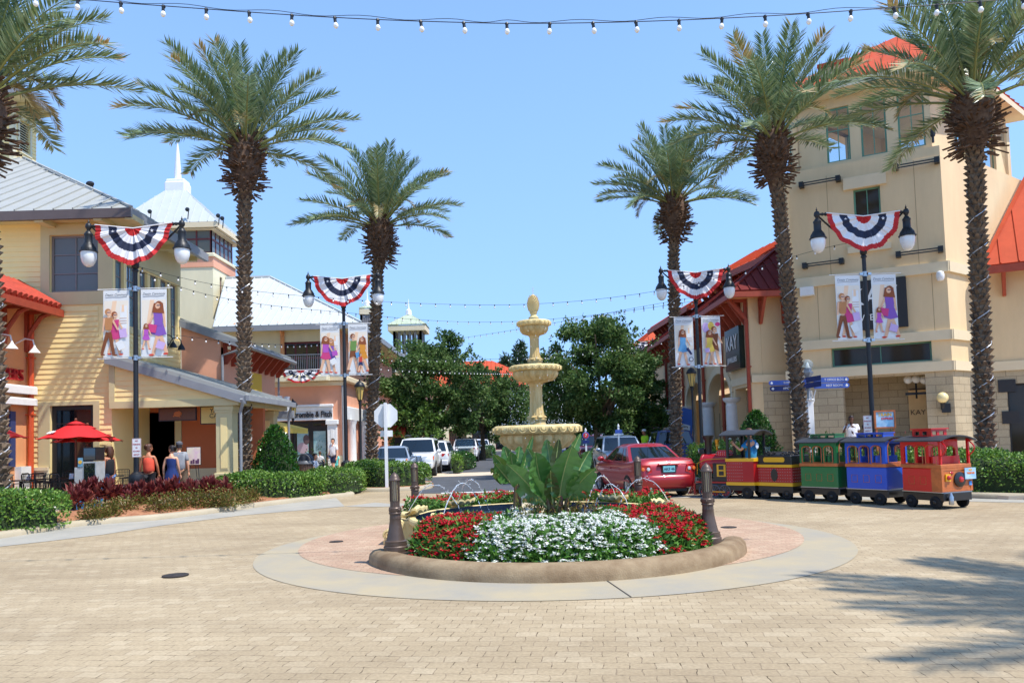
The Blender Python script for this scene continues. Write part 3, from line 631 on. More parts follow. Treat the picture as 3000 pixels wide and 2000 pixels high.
for i,(x,Y,w)in enumerate(((2430,24,'seen through the first window of the green carriage'),(2520,23.4,'seen through the end window of the green carriage'),(2575,23,'seen through the blue carriage'),(2650,22.3,'between the blue carriage and the caboose'))):
 p=P(x,1345,Y);lowshrub((p.x,Y,.1),.5,1.35,170+i,'bushy croton '+w,'hedgeleaf' if i%2==0 else 'cordy','croton','crotons behind the train',700,.12)
KC=(.58,12.1)
def ringkerb(name,c,r,a0,a1,label):
 b=MB();seg=60;prof=[(r-.34,.05),(r-.33,.17),(r-.27,.205),(r-.17,.215),(r-.07,.195),(r-.015,.14),(r,.06),(r+.005,-.02)];k=len(prof);vs=[]
 for i in range(seg+1):
  a=a0+(a1-a0)*i/seg;e=min(i,seg-i);sh=[0,.55,.8,.93,1][min(e,4)]
  for(q,z)in prof:q2=(r-.17)+(q-(r-.17))*(.35+.65*sh);vs.append((c[0]+q2*cos(a),c[1]+q2*sin(a),z*sh if e<4 else z))
 b.add(vs,[(i*k+j,i*k+j+1,(i+1)*k+j+1,(i+1)*k+j)[::-1]for i in range(seg)for j in range(k-1)])
 o=b.build(name,M['kerbstone'],sharp=180);return tag(o,label,'planter kerb','planter kerbs of the island')
ringkerb('planter_kerb',KC,2.82,R(-171),R(-4),'rounded stained concrete kerb around the near red and white flower bed')
ringkerb('planter_kerb',(.58,14.65),2.82,R(4),R(171),'rounded concrete kerb around the far red flower bed behind the basin')
M['flowerleaf']=leafmat('pentas_leaves',[(56,96,34),(80,126,50),(104,150,66),(128,168,86)],.4,.25)
M['redpetal']=leafmat('red_petals',[(170,10,26),(200,18,38),(220,34,54)],.6,.15)
M['whitepetal']=leafmat('white_petals',[(226,230,220),(244,244,240),(236,238,226)],.6,.25)
M['soilbed']=mat('dark_bed_soil',(66,48,34),.95,0,.3,10)
def bedz(x,y):
 d=2.5-np.hypot(x-KC[0],y-KC[1]);return .13+.40*(1-np.exp(-np.clip(d,0,9)/.16))+.12*np.clip(d/1.4,0,1)+.035*np.sin(x*5.1+1)*np.cos(y*6.3)
def white_zone(x,y):t=np.clip((y-9.7)/1.5,0,1);return(x>-.72+.65*t)&(x<1.95-.9*t**1.5)
def flowers(name,label,pts,zf,petal,nl,nh,seed,hz=.0):
 rs=np.random.default_rng(seed);x,y=pts[:,0],pts[:,1];il=rs.integers(0,len(x),nl);lx=x[il];ly=y[il];top=zf(lx,ly)
 lz=top-rs.random(nl)**1.6*.3;keep=lz>.1;lx,ly,lz=lx[keep],ly[keep],lz[keep];n=len(lx)
 out=np.stack([lx-KC[0],ly-KC[1],np.full(n,1.2)],1);V1,Q1=leafquads(np.stack([lx,ly,lz],1),rs.normal(size=(n,3))+unit(out)*.6+[0,0,.1],rs.normal(0,.5,(n,3))+[0,0,1],.105*rs.uniform(.6,1.3,n),.042,.45,.06)
 ih=rs.choice(len(x),nh,replace=False);hx,hy=x[ih],y[ih];ht=zf(hx,hy)+rs.uniform(-.03,.045,nh);sz=rs.uniform(.7,1.25,nh);k=20
 d=unit(rs.normal(size=(nh*k,3))+[0,0,.9]);d[:,2]=np.abs(d[:,2]);cpos=np.repeat(np.stack([hx,hy,ht],1),k,0);s=np.repeat(sz,k)
 p=cpos+d*(s*rs.uniform(.45,1,nh*k))[:,None]*np.array([.04,.04,.02])+[0,0,.02];V2,Q2=leafquads(p,rs.normal(size=(nh*k,3))*[1,1,.3],d*.5+rs.normal(0,.2,(nh*k,3))+[0,0,1],.028*s,.03*s,.5)
 V=np.concatenate([V1,V2]);Q=np.concatenate([Q1,Q2+len(V1)]);mi=np.concatenate([np.zeros(len(Q1)),np.ones(len(Q2))])
 return tag(npmesh(name,V,Q,[M['flowerleaf'],M[petal]],None,mi),label,'flowers',None,'stuff')
rs=np.random.default_rng(5);n=60000
ra=rs.uniform(R(-172),R(-3),n);rr=2.53*np.sqrt(rs.random(n));bx=KC[0]+rr*np.cos(ra);by=KC[1]+rr*np.sin(ra);ok=(np.hypot(bx-FC[0],by-FC[1])>2.3)&(by>9.0)&(bx>-1.42+.25*np.clip(by-10.8,0,9))&(bx<2.62-.2*np.clip(by-10.8,0,9))
bx,by=bx[ok],by[ok];core=(np.hypot(bx-.72,by-10.95)<.42);wz=white_zone(bx+rs.normal(0,.06,len(bx)),by)
flowers('white_flowers','white star flowers massed at the front of the island bed',np.stack([bx,by],1)[wz&~core],bedz,'whitepetal',17000,1000,51)
lft=bx<.6
flowers('red_flowers','red star flowers on the left part of the front bed',np.stack([bx,by],1)[~wz&~core&lft],bedz,'redpetal',9000,560,52)
flowers('red_flowers','red star flowers on the right part of the front bed',np.stack([bx,by],1)[~wz&~core&~lft],bedz,'redpetal',9000,600,53)
b=MB();vs=[(KC[0],KC[1]-.2,.3)]+[(KC[0]+2.5*cos(a),KC[1]+2.5*sin(a),.12)for a in np.linspace(R(-172),R(-3),40)];b.add(vs,[(0,i,i+1)for i in range(1,40)]);struct(b.build('soil_bed',M['soilbed'],sharp=180))
n=30000;ra=rs.uniform(R(38),R(142),n);rr=np.sqrt(rs.uniform(2.35**2,3.5**2,n));bx=FC[0]+rr*np.cos(ra);by=FC[1]+.2+rr*np.sin(ra);ok=by>14.2;bx,by=bx[ok],by[ok]
bz2=lambda x,y:.12+.42*np.clip((3.55-np.hypot(x-FC[0],y-.2-FC[1]))/.3,0,1)**.6+.04*np.sin(x*5+y*4)
flowers('red_flowers','red star flowers in the bed behind the basin',np.stack([bx,by],1),bz2,'redpetal',10000,700,54)
M['cast']=mat('cast_stone',(204,178,118),.8,0,.2,5,.25,45,col2=(228,208,152),streak=.3)
M['caststain']=mat('weathered_cast_stone',(176,144,84),.8,0,.3,9,.25,45,col2=(216,192,138),streak=.15)
M['castpale']=mat('pale_cast_stone',(206,186,150),.85,0,.15,4,.25,45,col2=(224,206,170))
M['pooltile']=mat('navy_pool_tile',(24,34,52),.25,0,.15,8)
wt=bpy.data.materials.new('pool_water');wt.use_nodes=True;pb=wt.node_tree.nodes['Principled BSDF'];pb.inputs['Base Color'].default_value=(.05,.1,.16,1);pb.inputs['Roughness'].default_value=.06
_n=wt.node_tree.nodes.new('ShaderNodeTexNoise');_n.inputs['Scale'].default_value=9;_n.inputs['Detail'].default_value=3;_b=wt.node_tree.nodes.new('ShaderNodeBump');_b.inputs['Strength'].default_value=.5;_b.inputs['Distance'].default_value=.05
wt.node_tree.links.new(_n.outputs['Fac'],_b.inputs['Height']);wt.node_tree.links.new(_b.outputs['Normal'],pb.inputs['Normal']);M['pool']=wt
M['spray']=mat('water_spray',(236,242,248),.08,0,0,spec=.8);M['spray'].node_tree.nodes['Principled BSDF'].inputs['Transmission Weight'].default_value=.45;M['spray'].node_tree.nodes['Principled BSDF'].inputs['IOR'].default_value=1.33
ft=thing('fountain','tiered yellow stone fountain with a pineapple finial in the middle of the round-about','fountain',(FC[0],FC[1],0))
def lobed(b,prof,n,amp,seg=6,c=(0,0,0),m=None,fn=None):
 """lathe whose radius swells in n lobes"""
 N=n*seg;vs=[];fs=[]
 for(r,z,k)in prof:
  for i in range(N):
   a=2*PI*i/N;q=abs(sin(n*a/2));rr=r*(1+amp*k*((q**.6)-.6));vs.append((c[0]+rr*cos(a),c[1]+rr*sin(a),c[2]+z+(fn(q)*k if fn else 0)))
 for i in range(len(prof)-1):
  for k in range(N):j=(k+1)%N;fs.append((i*N+k,i*N+j,(i+1)*N+j,(i+1)*N+k))
 b.add(vs,fs,m)
b=MB();b.lathe([(2.32,0),(2.32,.07),(2.24,.10),(2.2,.13),(2.14,.2),(2.1,.3),(2.12,.36),(2.17,.4),(2.2,.44),(2.2,.5),(2.18,.53),(2.11,.535),(2.08,.52)],72,cap=False);bs=b.build('basin',M['cast'],ft);bs.scale=(1,1,.86)
b=MB();b.lathe([(2.085,.45),(2.085,.08),(.0,.08)],64,cap=False);b.build('pool_lining',M['pooltile'],ft)
b=MB();b.lathe([(0,.33),(.7,.33),(1.4,.33),(2.083,.33)],64,cap=False);b.v=b.v;o=b.build('water',M['pool'],ft)
b=MB();b.lathe([(.62,.05),(.62,.2),(.5,.26),(.46,.34),(.4,.4),(.36,.55),(.24,.62),(.15,.8),(.125,1.05),(.15,1.22),(.21,1.3),(.235,1.36),(.21,1.42),(.25,1.46),(.3,1.5)],28)
for k in range(4):
 a=PI/4+k*PI/2;d=Vector((cos(a),sin(a),0));b.tube([d*.5+Vector((0,0,.35)),d*.44+Vector((0,0,.55)),d*.3+Vector((0,0,.72)),d*.2+Vector((0,0,.95)),d*.22+Vector((0,0,1.18)),d*.3+Vector((0,0,1.3))],[.14,.13,.1,.08,.07,.05],9);b.ball(d*.55+Vector((0,0,.42)),.15,9,7)
b.build('pedestal',M['castpale'],ft,sharp=50)
def bowl(zb,r,body,zr0,zr1,rbot,n):
 b=MB();lobed(b,[(rbot,zb,0),(rbot*1.35,zb+.015,.5),(body*.8,zb+(zr0-zb)*.25,1),(body*.97,zb+(zr0-zb)*.6,1),(body,zb+(zr0-zb)*.85,1),(body*.96,zr0+.0,.3)],n,.075)
 o=b.build('bowl',M['caststain'],ft,sharp=60)
 b=MB();h=zr1-zr0
 lobed(b,[(body*.93,zr0+.001,0),(r*.9,zr0+h*.08,.5),(r*.985,zr0+h*.3,1),(r,zr0+h*.58,1),(r*.975,zr0+h*.85,.5),(r*.93,zr1,.0),(r*.86,zr1-h*.04,0),(r*.8,zr1-h*.35,0),(0.02,zr1-h*.5,0)],int(n*1.3),.022)
 for k in range(int(n*1.3)):
  N=int(n*1.3);a=2*PI*(k+.5)/N;w=PI/N*.86
  for q in(1,.55):
   pts=[((r*1.004)*cos(a+w*q*cos(t)),(r*1.004)*sin(a+w*q*cos(t)),zr0+h*(.78-.58*q*sin(t)))for t in np.linspace(0,PI,8)]
   b.tube(pts,.008*(r/.75)**.6,4)
 b.build('rim',M['cast'],o,sharp=50)
 b=MB();b.lathe([(0,zr1-h*.12),(r*.84,zr1-h*.12)],32,cap=False);b.build('water',M['pool'],o)
bowl(1.47,.757,.64,1.765,1.92,.26,22);bowl(2.63,.446,.385,2.835,2.935,.12,20);bowl(3.44,.294,.245,3.605,3.70,.085,16)
def column(z0,z1,r0,r1,sh):
 b=MB();h=z1-z0
 b.lathe([(r0,z0),(r0,z0+h*.05),(r0*.9,z0+h*.08),(r0*.82,z0+h*.14),(r0*.94,z0+h*.18),(r0*.96,z0+h*.2),(r0*.78,z0+h*.22)],24)
 lobed(b,[(r0*.84,z0+h*.2,1),(r0*.95,z0+h*.24,2),(r0*.8,z0+h*.28,1)],8,.12)
 lobed(b,[(r0*.74,z0+h*.27,1),(sh*1.08,z0+h*.42,1),(sh,z0+h*.7,1),(sh*1.03,z0+h*.92,1)],14,.08)
 b.lathe([(sh*1.05,z0+h*.9),(sh*1.2,z0+h*.94),(sh*1.12,z0+h*.97),(r1,z1-.005),(r1,z1+.01)],24);b.build('column',M['caststain'],ft,sharp=45)
column(1.86,2.66,.178,.15,.104);column(2.90,3.47,.142,.1,.076)
b=MB();b.lathe([(.1,3.66),(.1,3.71),(.085,3.73),(.09,3.76),(.055,3.79),(.05,3.82),(.07,3.845),(.05,3.86)],20)
b.lathe([(.05,3.85),(.082,3.89),(.098,3.96),(.094,4.03),(.068,4.1),(.03,4.15),(.004,4.165)],18)
for j in range(11):
 z=3.865+j*.0255;r=np.interp(z,[3.85,3.89,3.96,4.03,4.1,4.15],[.05,.082,.098,.094,.068,.03])
 for k in range(12):a=2*PI*(k+.5*(j%2))/12;d=Vector((cos(a),sin(a),.55)).normalized();p=Vector((cos(a)*r,sin(a)*r,z));s=Vector((-sin(a),cos(a),0))*r*.27;b.add([p-s,p-Vector((0,0,.016)),p+s,p+d*.022+Vector((0,0,.02))],[(0,1,3),(1,2,3),(2,0,3)])
b.build('pineapple_finial',M['cast'],ft,sharp=25)
def spiral(b,c,ex,ey,r,w,turns=1.6):
 ax=Vector(ex).cross(Vector(ey)).normalized();pts=[Vector(c)+(Vector(ex)*cos(t)+Vector(ey)*sin(t))*r*(1-.75*t/(turns*2*PI))+ax*w for t in np.linspace(0,turns*2*PI,26)];b.tube(pts,r*.16,5)
for k,deg in enumerate((0,47,90,133,180,227,270,306)):
 a=R(deg);d=Vector((cos(a),sin(a),0));s=Vector((-sin(a),cos(a),0));up=Vector((0,0,1));b=MB()
 for sg in(0,):
  w=.19;prof=[(2.62,0),(2.62,.09),(2.55,.12),(2.5,.2),(2.44,.26),(2.36,.3),(2.33,.4),(2.27,.45),(2.12,.45),(2.12,0)]
  b.prism([d*r+up*z-s*w for r,z in prof],s*w*2)
  for(r,z,q)in((2.52,.2,.11),(2.36,.38,.095)):
   c=d*r+up*z;N=16;pts=[c+(d*cos(2*PI*i/N)+up*sin(2*PI*i/N))*q-s*(w+.025)for i in range(N)];b.prism(pts,s*(w*2+.05))
   spiral(b,c,d,up,q*.82,w+.03);spiral(b,c,d,up,q*.82,-(w+.03))
 o=b.build('scroll_bracket',M['cast'],bs,sharp=40)
 b=MB();nl=7;N=nl*5;vs=[];rows=6
 for i in range(rows+1):
  t=i/rows
  for j in range(N+1):
   u=j/N*2-1;lob=abs(sin(nl*PI*(j/N)))**.7;th=u*R(80);rad=t*(.33+.035*lob);p=d*(2.30-.1*t+.16*t*cos(th)*0)+s*rad*sin(th)+d*(-.31*t*cos(th))+up*(.56+.10*t**2+.05*t*(lob-.5)+.03);vs.append(p)
 m_=N+1;fs=[(i*m_+j,i*m_+j+1,(i+1)*m_+j+1,(i+1)*m_+j)for i in range(rows)for j in range(N)]
 b.add(vs,fs);b.add([v-up*.045 for v in vs],[f[::-1]for f in fs]);e=rows*m_;b.add(vs[e:]+[v-up*.045 for v in vs[e:]],[(j,j+1,m_+j+1,m_+j)[::-1]for j in range(N)])
 b.ball(d*2.28+up*.56,.09,10,7,None,1,1,.7);b.build('shell',M['cast'],o,sharp=60)
rs=np.random.default_rng(9);b=MB()
def drop(p,r,st=1.6):b.add([(p[0]+r,p[1],p[2]),(p[0]-r*.5,p[1]+r*.87,p[2]),(p[0]-r*.5,p[1]-r*.87,p[2]),(p[0],p[1],p[2]+r*st),(p[0],p[1],p[2]-r*st)],[(0,1,3),(1,2,3),(2,0,3),(1,0,4),(2,1,4),(0,2,4)])
for(r,z0,z1,n)in((.75,.45,1.8,150),(.44,1.9,2.86,150),(.29,2.95,3.62,90)):
 for i in range(n):a=rs.uniform(0,2*PI);q=r*rs.uniform(.93,1.12);drop((q*cos(a),q*sin(a),rs.uniform(z0,z1)),rs.uniform(.003,.0085),1.8)
for i in range(150):a=rs.uniform(0,2*PI);q=rs.uniform(.25,.72);drop((q*cos(a),q*sin(a),1.93+abs(rs.normal(0,.05))),rs.uniform(.003,.008))
for i in range(12):drop((rs.normal(0,.006),rs.normal(0,.006),4.16+i*.011),.008)
o=b.build('falling_water',M['spray'],ft);o['kind']='stuff'
jl={0:'jet from the right-hand shell arching in front of the red sedan',47:'jet from the back right shell beside the far lamp bollard',133:'jet from the back left shell before the far red flowers',180:'jet from the shell above the bare left scroll, by the lamp bollard',227:'jet from the front left shell rising over the basin',306:'jet from the front right shell leaning towards the banana plant',90:'jet from the back middle shell behind the banana leaves'}
for deg in jl:
 a=R(deg);d=Vector((cos(a),sin(a),0));s=Vector((-sin(a),cos(a),0));c=Vector((FC[0],FC[1],0));t=thing('water_jet',jl[deg],'water jet',c+d*2.2+Vector((0,0,.53)),0,'water jets round the fountain basin')
 b=MB();L=.85;H=.42 if deg!=227 else .5;pts=[]
 for i in range(26):u=i/25*1.16;pts.append(-d*L*u+Vector((0,0,4*H*u*(1-u)+.02))+Vector((rs.normal(0,.004),rs.normal(0,.004),rs.normal(0,.005))))
 b.tube(pts[:12],[.005+.005*rs.random()for i in range(12)],5)
 for i in range(11,25):
  for q in range(2):u=rs.random();p=pts[i].lerp(pts[i+1],u);d2_=(pts[i+1]-pts[i]).normalized();b.tube([p-d2_*rs.uniform(.012,.03),p,p+d2_*rs.uniform(.012,.03)],[.002,rs.uniform(.006,.011),.002],5)
 b.build('stream',M['spray'],t)['kind']='stuff'
 b=MB()
 for i in range(36):u=rs.uniform(.25,1.18);p=-d*L*u+Vector((0,0,4*H*u*(1-u)+.02))+s*rs.normal(0,.02)+Vector((0,0,rs.normal(0,.02)));drop(p,rs.uniform(.004,.009))
 b.build('droplets',M['spray'],t)['kind']='stuff'
M['banana']=mat('banana_leaf',(50,96,40),.3,0,.2,4,0,40,spec=.6,col2=(88,132,64));M['bananadk']=mat('dark_banana_leaf',(58,54,32),.4,0,.3,4,col2=(70,92,40));M['midrib']=mat('banana_midrib',(150,160,96),.4,0,.15,5);M['bstem']=mat('banana_stem',(98,44,40),.5,0,.3,8,col2=(86,92,48))
for mm in('banana','bananadk'):
 nt=M[mm].node_tree;bb=nt.nodes['Principled BSDF'];tl=nt.nodes.new('ShaderNodeBsdfTranslucent');tl.inputs['Color'].default_value=(.12,.26,.05,1);mx=nt.nodes.new('ShaderNodeMixShader');mx.inputs[0].default_value=.22
 nt.links.new(bb.outputs[0],mx.inputs[1]);nt.links.new(tl.outputs[0],mx.inputs[2]);nt.links.new(mx.outputs[0],nt.nodes['Material Output'].inputs[0])
def bleaf(par,base,tip,w,face,dark=False,seed=0,fold=.25,droop=.0):
 rs=np.random.default_rng(seed+77);base=Vector(base);tip=Vector(tip);n=22;m_=6;L=(tip-base).length;ax=(tip-base).normalized();f=Vector(face);f=(f-ax*f.dot(ax)).normalized();sd=ax.cross(f);vs=[];rib=[]
 for i in range(n+1):
  t=i/n;c=base.lerp(tip,t)+f*(-.10*L*sin(PI*t)-droop*t**3*L);hw=w/2*(0.10+.9*min(1,max(0,(t-.16)/.22))**.7)*(max(0,1-((t-.38)/.62)**2)**.66 if t>.38 else 1)if t>.1 else w*.05
  rib.append(c)
  for j in range(-m_,m_+1):
   u=j/m_;rip=.012*w/.25*sin(i*2.4+(1 if j>0 else 2))*abs(u)+rs.normal(0,.002);vs.append(c+sd*hw*u*(1-.12*fold*abs(u))+f*(hw*abs(u)*fold*(1.0 if j<0 else .8)+rip))
 k=2*m_+1;fs=[]
 tears=set((int(rs.integers(4,n-1)),int(rs.choice([0,1])))for _ in range(3))
 for i in range(n):
  for j in range(k-1):
   if(i,int(j>=m_))in tears and(j<3 or j>=k-4):continue
   fs.append((i*k+j,i*k+j+1,(i+1)*k+j+1,(i+1)*k+j))
 b=MB();b.add(vs,fs);o=b.build('leaf',M['bananadk' if dark else 'banana'],par,sharp=180)
 b=MB();b.tube(rib,list(np.linspace(.017,.004,n+1)),5);b.build('midrib',M['midrib'],o)
cp=lambda x,y,Y:P(1050+x/2.138,1200+y/2.138,Y)
def banana(Y,bx,by,leaves,stems,label,seed):
 b0=cp(bx,by,Y);b0.z=.35;t=thing('banana_plant',label,'banana plant',b0,0,'banana plants on the island');b=MB()
 for(x0,y0,x1,y1,r)in stems:p=cp(x0,y0,Y)-b0;q=cp(x1,y1,Y)-b0;b.tube([p,p.lerp(q,.5),q],[r,r*.8,r*.45],10)
 b.build('stem',M['bstem'],t)
 for i,(x0,y0,x1,y1,w,dz,dark,fx)in enumerate(leaves):
  p=cp(x0,y0,Y)-b0;q=cp(x1,y1,Y+dz)-b0;bleaf(t,p,p+(q-p)*1.04,w*.95,(fx*1.6,-1,.2+.5*((i*7)%3)),dark,seed+i,.38 if w>.15 else .8)
banana(10.9,1240,700,[(1205,640,940,350,.42,-.25,0,-.3),(1195,600,1112,278,.46,-.2,0,.1),(1245,640,1335,240,.52,-.35,0,.25),(1290,600,1478,372,.44,-.15,0,.5),(1200,520,1180,195,.3,.2,0,-.3),(1225,500,1255,192,.2,.1,1,.2),(1300,450,1388,160,.22,.3,0,.4),(1222,620,1205,390,.24,-.3,1,.0),(1340,480,1445,265,.3,.2,0,.6),(1180,560,1062,250,.3,.25,0,-.4)],[(1225,720,1215,520,.05),(1262,720,1270,520,.055),(1290,700,1310,520,.04),(1205,700,1180,500,.04)],'big banana plant with broad paddle leaves in front of the fountain pedestal',1)
banana(11.25,985,560,[(985,480,850,285,.26,0,0,-.4),(970,470,832,372,.22,-.1,1,-.5),(985,470,915,235,.26,.1,0,-.2),(990,460,1010,235,.26,.2,0,.2),(975,480,858,340,.26,-.2,0,-.3),(1000,480,955,270,.26,-.1,0,0),(1010,490,1090,175,.14,.2,0,.2)],[(985,620,985,450,.04),(1010,620,1005,450,.035)],'smaller banana plant left of the pedestal with a brown-edged leaf',31)
for i,(x,y,r,w)in enumerate(((1080,700,.3,'left of the banana stems'),(1290,690,.3,'at the foot of the banana stems'),(1410,690,.3,'right of the banana stems'),(1170,660,.25,'close behind the banana stems'))):
 p=cp(x,y,10.9);lowshrub((p.x,10.85+(.2 if i==3 else 0),.45),r,.42,190+i,'spindly bronze-green weed '+w,'shrubleaf','weedy_shrub','weedy shrubs in the island bed',420,.06)
M['bronze']=mat('bronze_paint',(92,76,66),.42,.25,.15,6,.1,50)
M['bollardglass']=mat('bollard_lens',(206,190,150),.25,0,.15,8)
bo=thing('lamp_bollard','bronze fluted lamp bollard at the left end of the near kerb','bollard light',(0,0,0),0,'lamp bollards round the fountain')
b=MB();b.lathe([(.17,0),(.17,.07),(.155,.085),(.16,.1),(.15,.13),(.155,.145),(.13,.16),(.115,.22),(.09,.34),(.078,.44),(.082,.455)],20);lobed(b,[(.077,.44,1),(.074,.52,1)],12,.06);b.build('base',M['bronze'],bo,sharp=40)
b=MB();b.lathe([(.074,.51),(.088,.52),(.088,.535),(.08,.545),(.088,.56),(.088,.6),(.08,.612),(.072,.615)],20)
for k in range(4):
 a=k*PI/2+PI/4
 for j in range(8):q=j*PI/4;c=Vector((.088*cos(a),.088*sin(a),.578));s=Vector((-sin(a),cos(a),0));b.ball(c+s*.02*cos(q)+Vector((0,0,.02*sin(q))),.008,6,4)
 b.ball((.09*cos(a),.09*sin(a),.578),.013,8,5)
b.build('collar',M['bronze'],bo)
b=MB();b.lathe([(.054,.61),(.054,.98)],16);b.build('lens',M['bollardglass'],bo)
b=MB();lobed(b,[(.066,.61,1),(.066,.7,1)],12,.06)
for k in range(12):a=2*PI*k/12;b.slab((.064*cos(a),.064*sin(a),.69),(.064*cos(a),.064*sin(a),.985),.014,.014,up=(cos(a),sin(a),0))
b.build('bars',M['bronze'],bo)
b=MB();b.lathe([(.06,.975),(.082,.98),(.082,1.0),(.07,1.01),(.066,1.03),(.045,1.065),(.02,1.085),(.012,1.09),(.012,1.1),(0,1.105)],20);b.build('cap',M['bronze'],bo,sharp=50)
p=G(1160,1614,.19);bo.location=(p.x,p.y,.19)
p=G(2078,1588,.19);dup(bo,(p.x,p.y,.19),.4,'bronze fluted lamp bollard at the right end of the near kerb')
p=P(1217,1500,16.2);dup(bo,(p.x,16.2,.19),.9,'farther bronze lamp bollard, in front of the hedge and the parked white cars',scale=1.0)
p=P(1872,1480,15.9);dup(bo,(p.x,15.9,.19),.2,'farther bronze lamp bollard, in front of the red sedan')
flat={}
def fc(name,c,r=.7):
 return mat('print_'+name,c,r,0,.0)
ART=[fc(*a)for a in(('white',(240,240,238)),('cream',(244,232,214)),('skin',(236,186,150)),('brown',(132,74,40)),('tan',(196,134,84)),('pink',(214,66,128)),('purple',(138,92,184)),('orchid',(190,90,190)),('blue',(96,160,208)),('navy',(44,52,96)),('green',(112,150,76)),('orange',(226,150,50)),('red',(214,74,56)),('lilac',(210,180,226)),('yellow',(240,206,90)),('grey',(120,122,130)),('auburn',(150,80,44)),('peachy',(250,212,176)))]
AI={m.name[6:]:i for i,m in enumerate(ART)}
class Art:
 def __init__(s):s.b=MB();s.y=-.004
 def p(s,c,pts):s.b.prism([(x,s.y,z)for x,z in pts],(0,-.0012,0),AI[c]);s.y-=.0014
 def e(s,c,x,z,rx,rz,n=12):s.p(c,[(x+rx*cos(2*PI*i/n),z+rz*sin(2*PI*i/n))for i in range(n)])
 def line(s,c,x0,z0,x1,z1,w):
  d=Vector((x1-x0,z1-z0));d.normalize();q=Vector((-d.y,d.x))*w/2;s.p(c,[(x0+q.x,z0+q.y),(x1+q.x*.75,z1+q.y*.75),(x1-q.x*.75,z1-q.y*.75),(x0-q.x,z0-q.y)])
 def fig(s,x,z,h,top,bot,hair,dress=False,longhair=False,face=1,shorts=False):
  f=face;hip=z+h*.5;sh=z+h*.82;hd=z+h*.925
  lc='skin' if(dress or shorts)else bot
  s.line(lc,x-.02*h,hip,x-f*.15*h,z+.03*h,h*.085);s.line(lc,x+.02*h,hip,x+f*.11*h,z,h*.085)
  s.e('brown' if not dress else 'red',x-f*.13*h,z+.015*h,h*.05,h*.02);s.e('brown' if not dress else 'red',x+f*.14*h,z,h*.05,h*.02)
  if dress:s.p(bot,[(x-.07*h,hip+.12*h),(x+.07*h,hip+.12*h),(x+.15*h,hip-.12*h),(x,hip-.15*h),(x-.15*h,hip-.1*h)])
  elif shorts:s.p(bot,[(x-.08*h,hip+.06*h),(x+.08*h,hip+.06*h),(x+.11*h,hip-.16*h),(x,hip-.1*h),(x-.11*h,hip-.15*h)])
  s.line('skin',x+f*.07*h,sh-.02*h,x+f*.2*h,hip+.05*h,h*.045)
  s.p(top,[(x-.1*h,sh),(x+.1*h,sh),(x+.07*h,hip+.05*h),(x-.07*h,hip+.05*h)])
  s.line('skin',x-f*.09*h,sh-.01*h,x-f*.12*h,hip+.02*h,h*.042);s.line('skin',x,sh-.01*h,x,hd,h*.04)
  if longhair:s.p(hair,[(x-.085*h,hd+.05*h),(x+.085*h,hd+.05*h),(x+.11*h,hd-.15*h),(x-.12*h,hd-.13*h)])
  s.e(hair,x-f*.01*h,hd+.018*h,h*.068,h*.07);s.e('skin',x+f*.012*h,hd-.006*h,h*.047,h*.056);s.line('navy',x-.03*h,hd+.004*h,x+.05*h,hd+.004*h,h*.018)
 def bag(s,c,x,z,w,h,tilt=.15):s.p(c,[(x,z),(x+w,z+w*tilt),(x+w-h*tilt,z+h+w*tilt),(x-h*tilt,z+h)]);s.line(c,x+w*.25,z+h,x+w*.6,z+h*1.25,.012)
BW,BH=.73,1.9
def bg(A):
 A.p('cream',[(-.34,-.06),(.34,-.06),(.34,-.12-1.2),(-.34,-1.3)][:0]or[(-.34,-.3),(.34,-.3),(.34,-1.25),(-.34,-1.4)])
 A.p('peachy',[(-.1,-.3),(.02,-.3),(-.12,-1.2),(-.24,-1.2)]);A.p('white',[(.12,-.45),(.3,-.45),(.3,-1.1),(.1,-1.1)]);A.p('peachy',[(.16,-.42),(.22,-.42),(.23,-.62),(.15,-.62)])
 for k in range(3):A.line('tan',.1,-.8-.07*k,.3,-.8-.07*k,.014)
def art1(A):bg(A);A.fig(-.03,-1.82,1.2,'pink','pink','auburn',True);A.bag('lilac',.12,-1.36,.2,.24);A.fig(-.2,-1.84,1.3,'tan','brown','tan');A.bag('white',.1,-1.72,.18,.22,.5)
def art2(A):bg(A);A.fig(.14,-1.86,1.5,'purple','purple','auburn',True,True,-1);A.bag('pink',-.18,-1.2,.24,.22,-.2);A.fig(-.2,-1.7,.72,'orchid','orchid','auburn',True,True);A.bag('lilac',.06,-1.66,.22,.2,-.35)
def art3(A):bg(A);A.fig(.03,-1.82,1.3,'purple','purple','tan',True,True,1);A.fig(-.16,-1.8,1.36,'orchid','pink','auburn',True,True);A.bag('orchid',.1,-1.2,.2,.18,.2);A.bag('white',.08,-1.55,.2,.2,.5)
def art4(A):bg(A);A.fig(-.18,-1.78,1.4,'green','brown','brown',shorts=True);A.fig(.18,-1.8,1.3,'orange','orange','auburn',True,True,-1);A.bag('blue',-.06,-1.3,.14,.2,.2);A.fig(.1,-1.84,.72,'red','navy','brown',shorts=True)
def art5(A):bg(A);A.fig(-.06,-1.84,1.36,'blue','blue','auburn',True,True);A.line('navy',.1,-1.2,.26,-1.45,.1);A.e('grey',.24,-1.64,.09,.09);A.e('white',.24,-1.64,.06,.06)
def art6(A):bg(A);A.e('lilac',-.2,-.42,.14,.2);A.e('yellow',0,-.36,.12,.16);A.e('pink',.26,-.3,.1,.08);A.fig(.12,-1.86,1.46,'brown','brown','brown',shorts=True);A.fig(-.08,-1.84,1.3,'yellow','yellow','auburn',True,True);A.bag('lilac',-.26,-1.4,.18,.16)
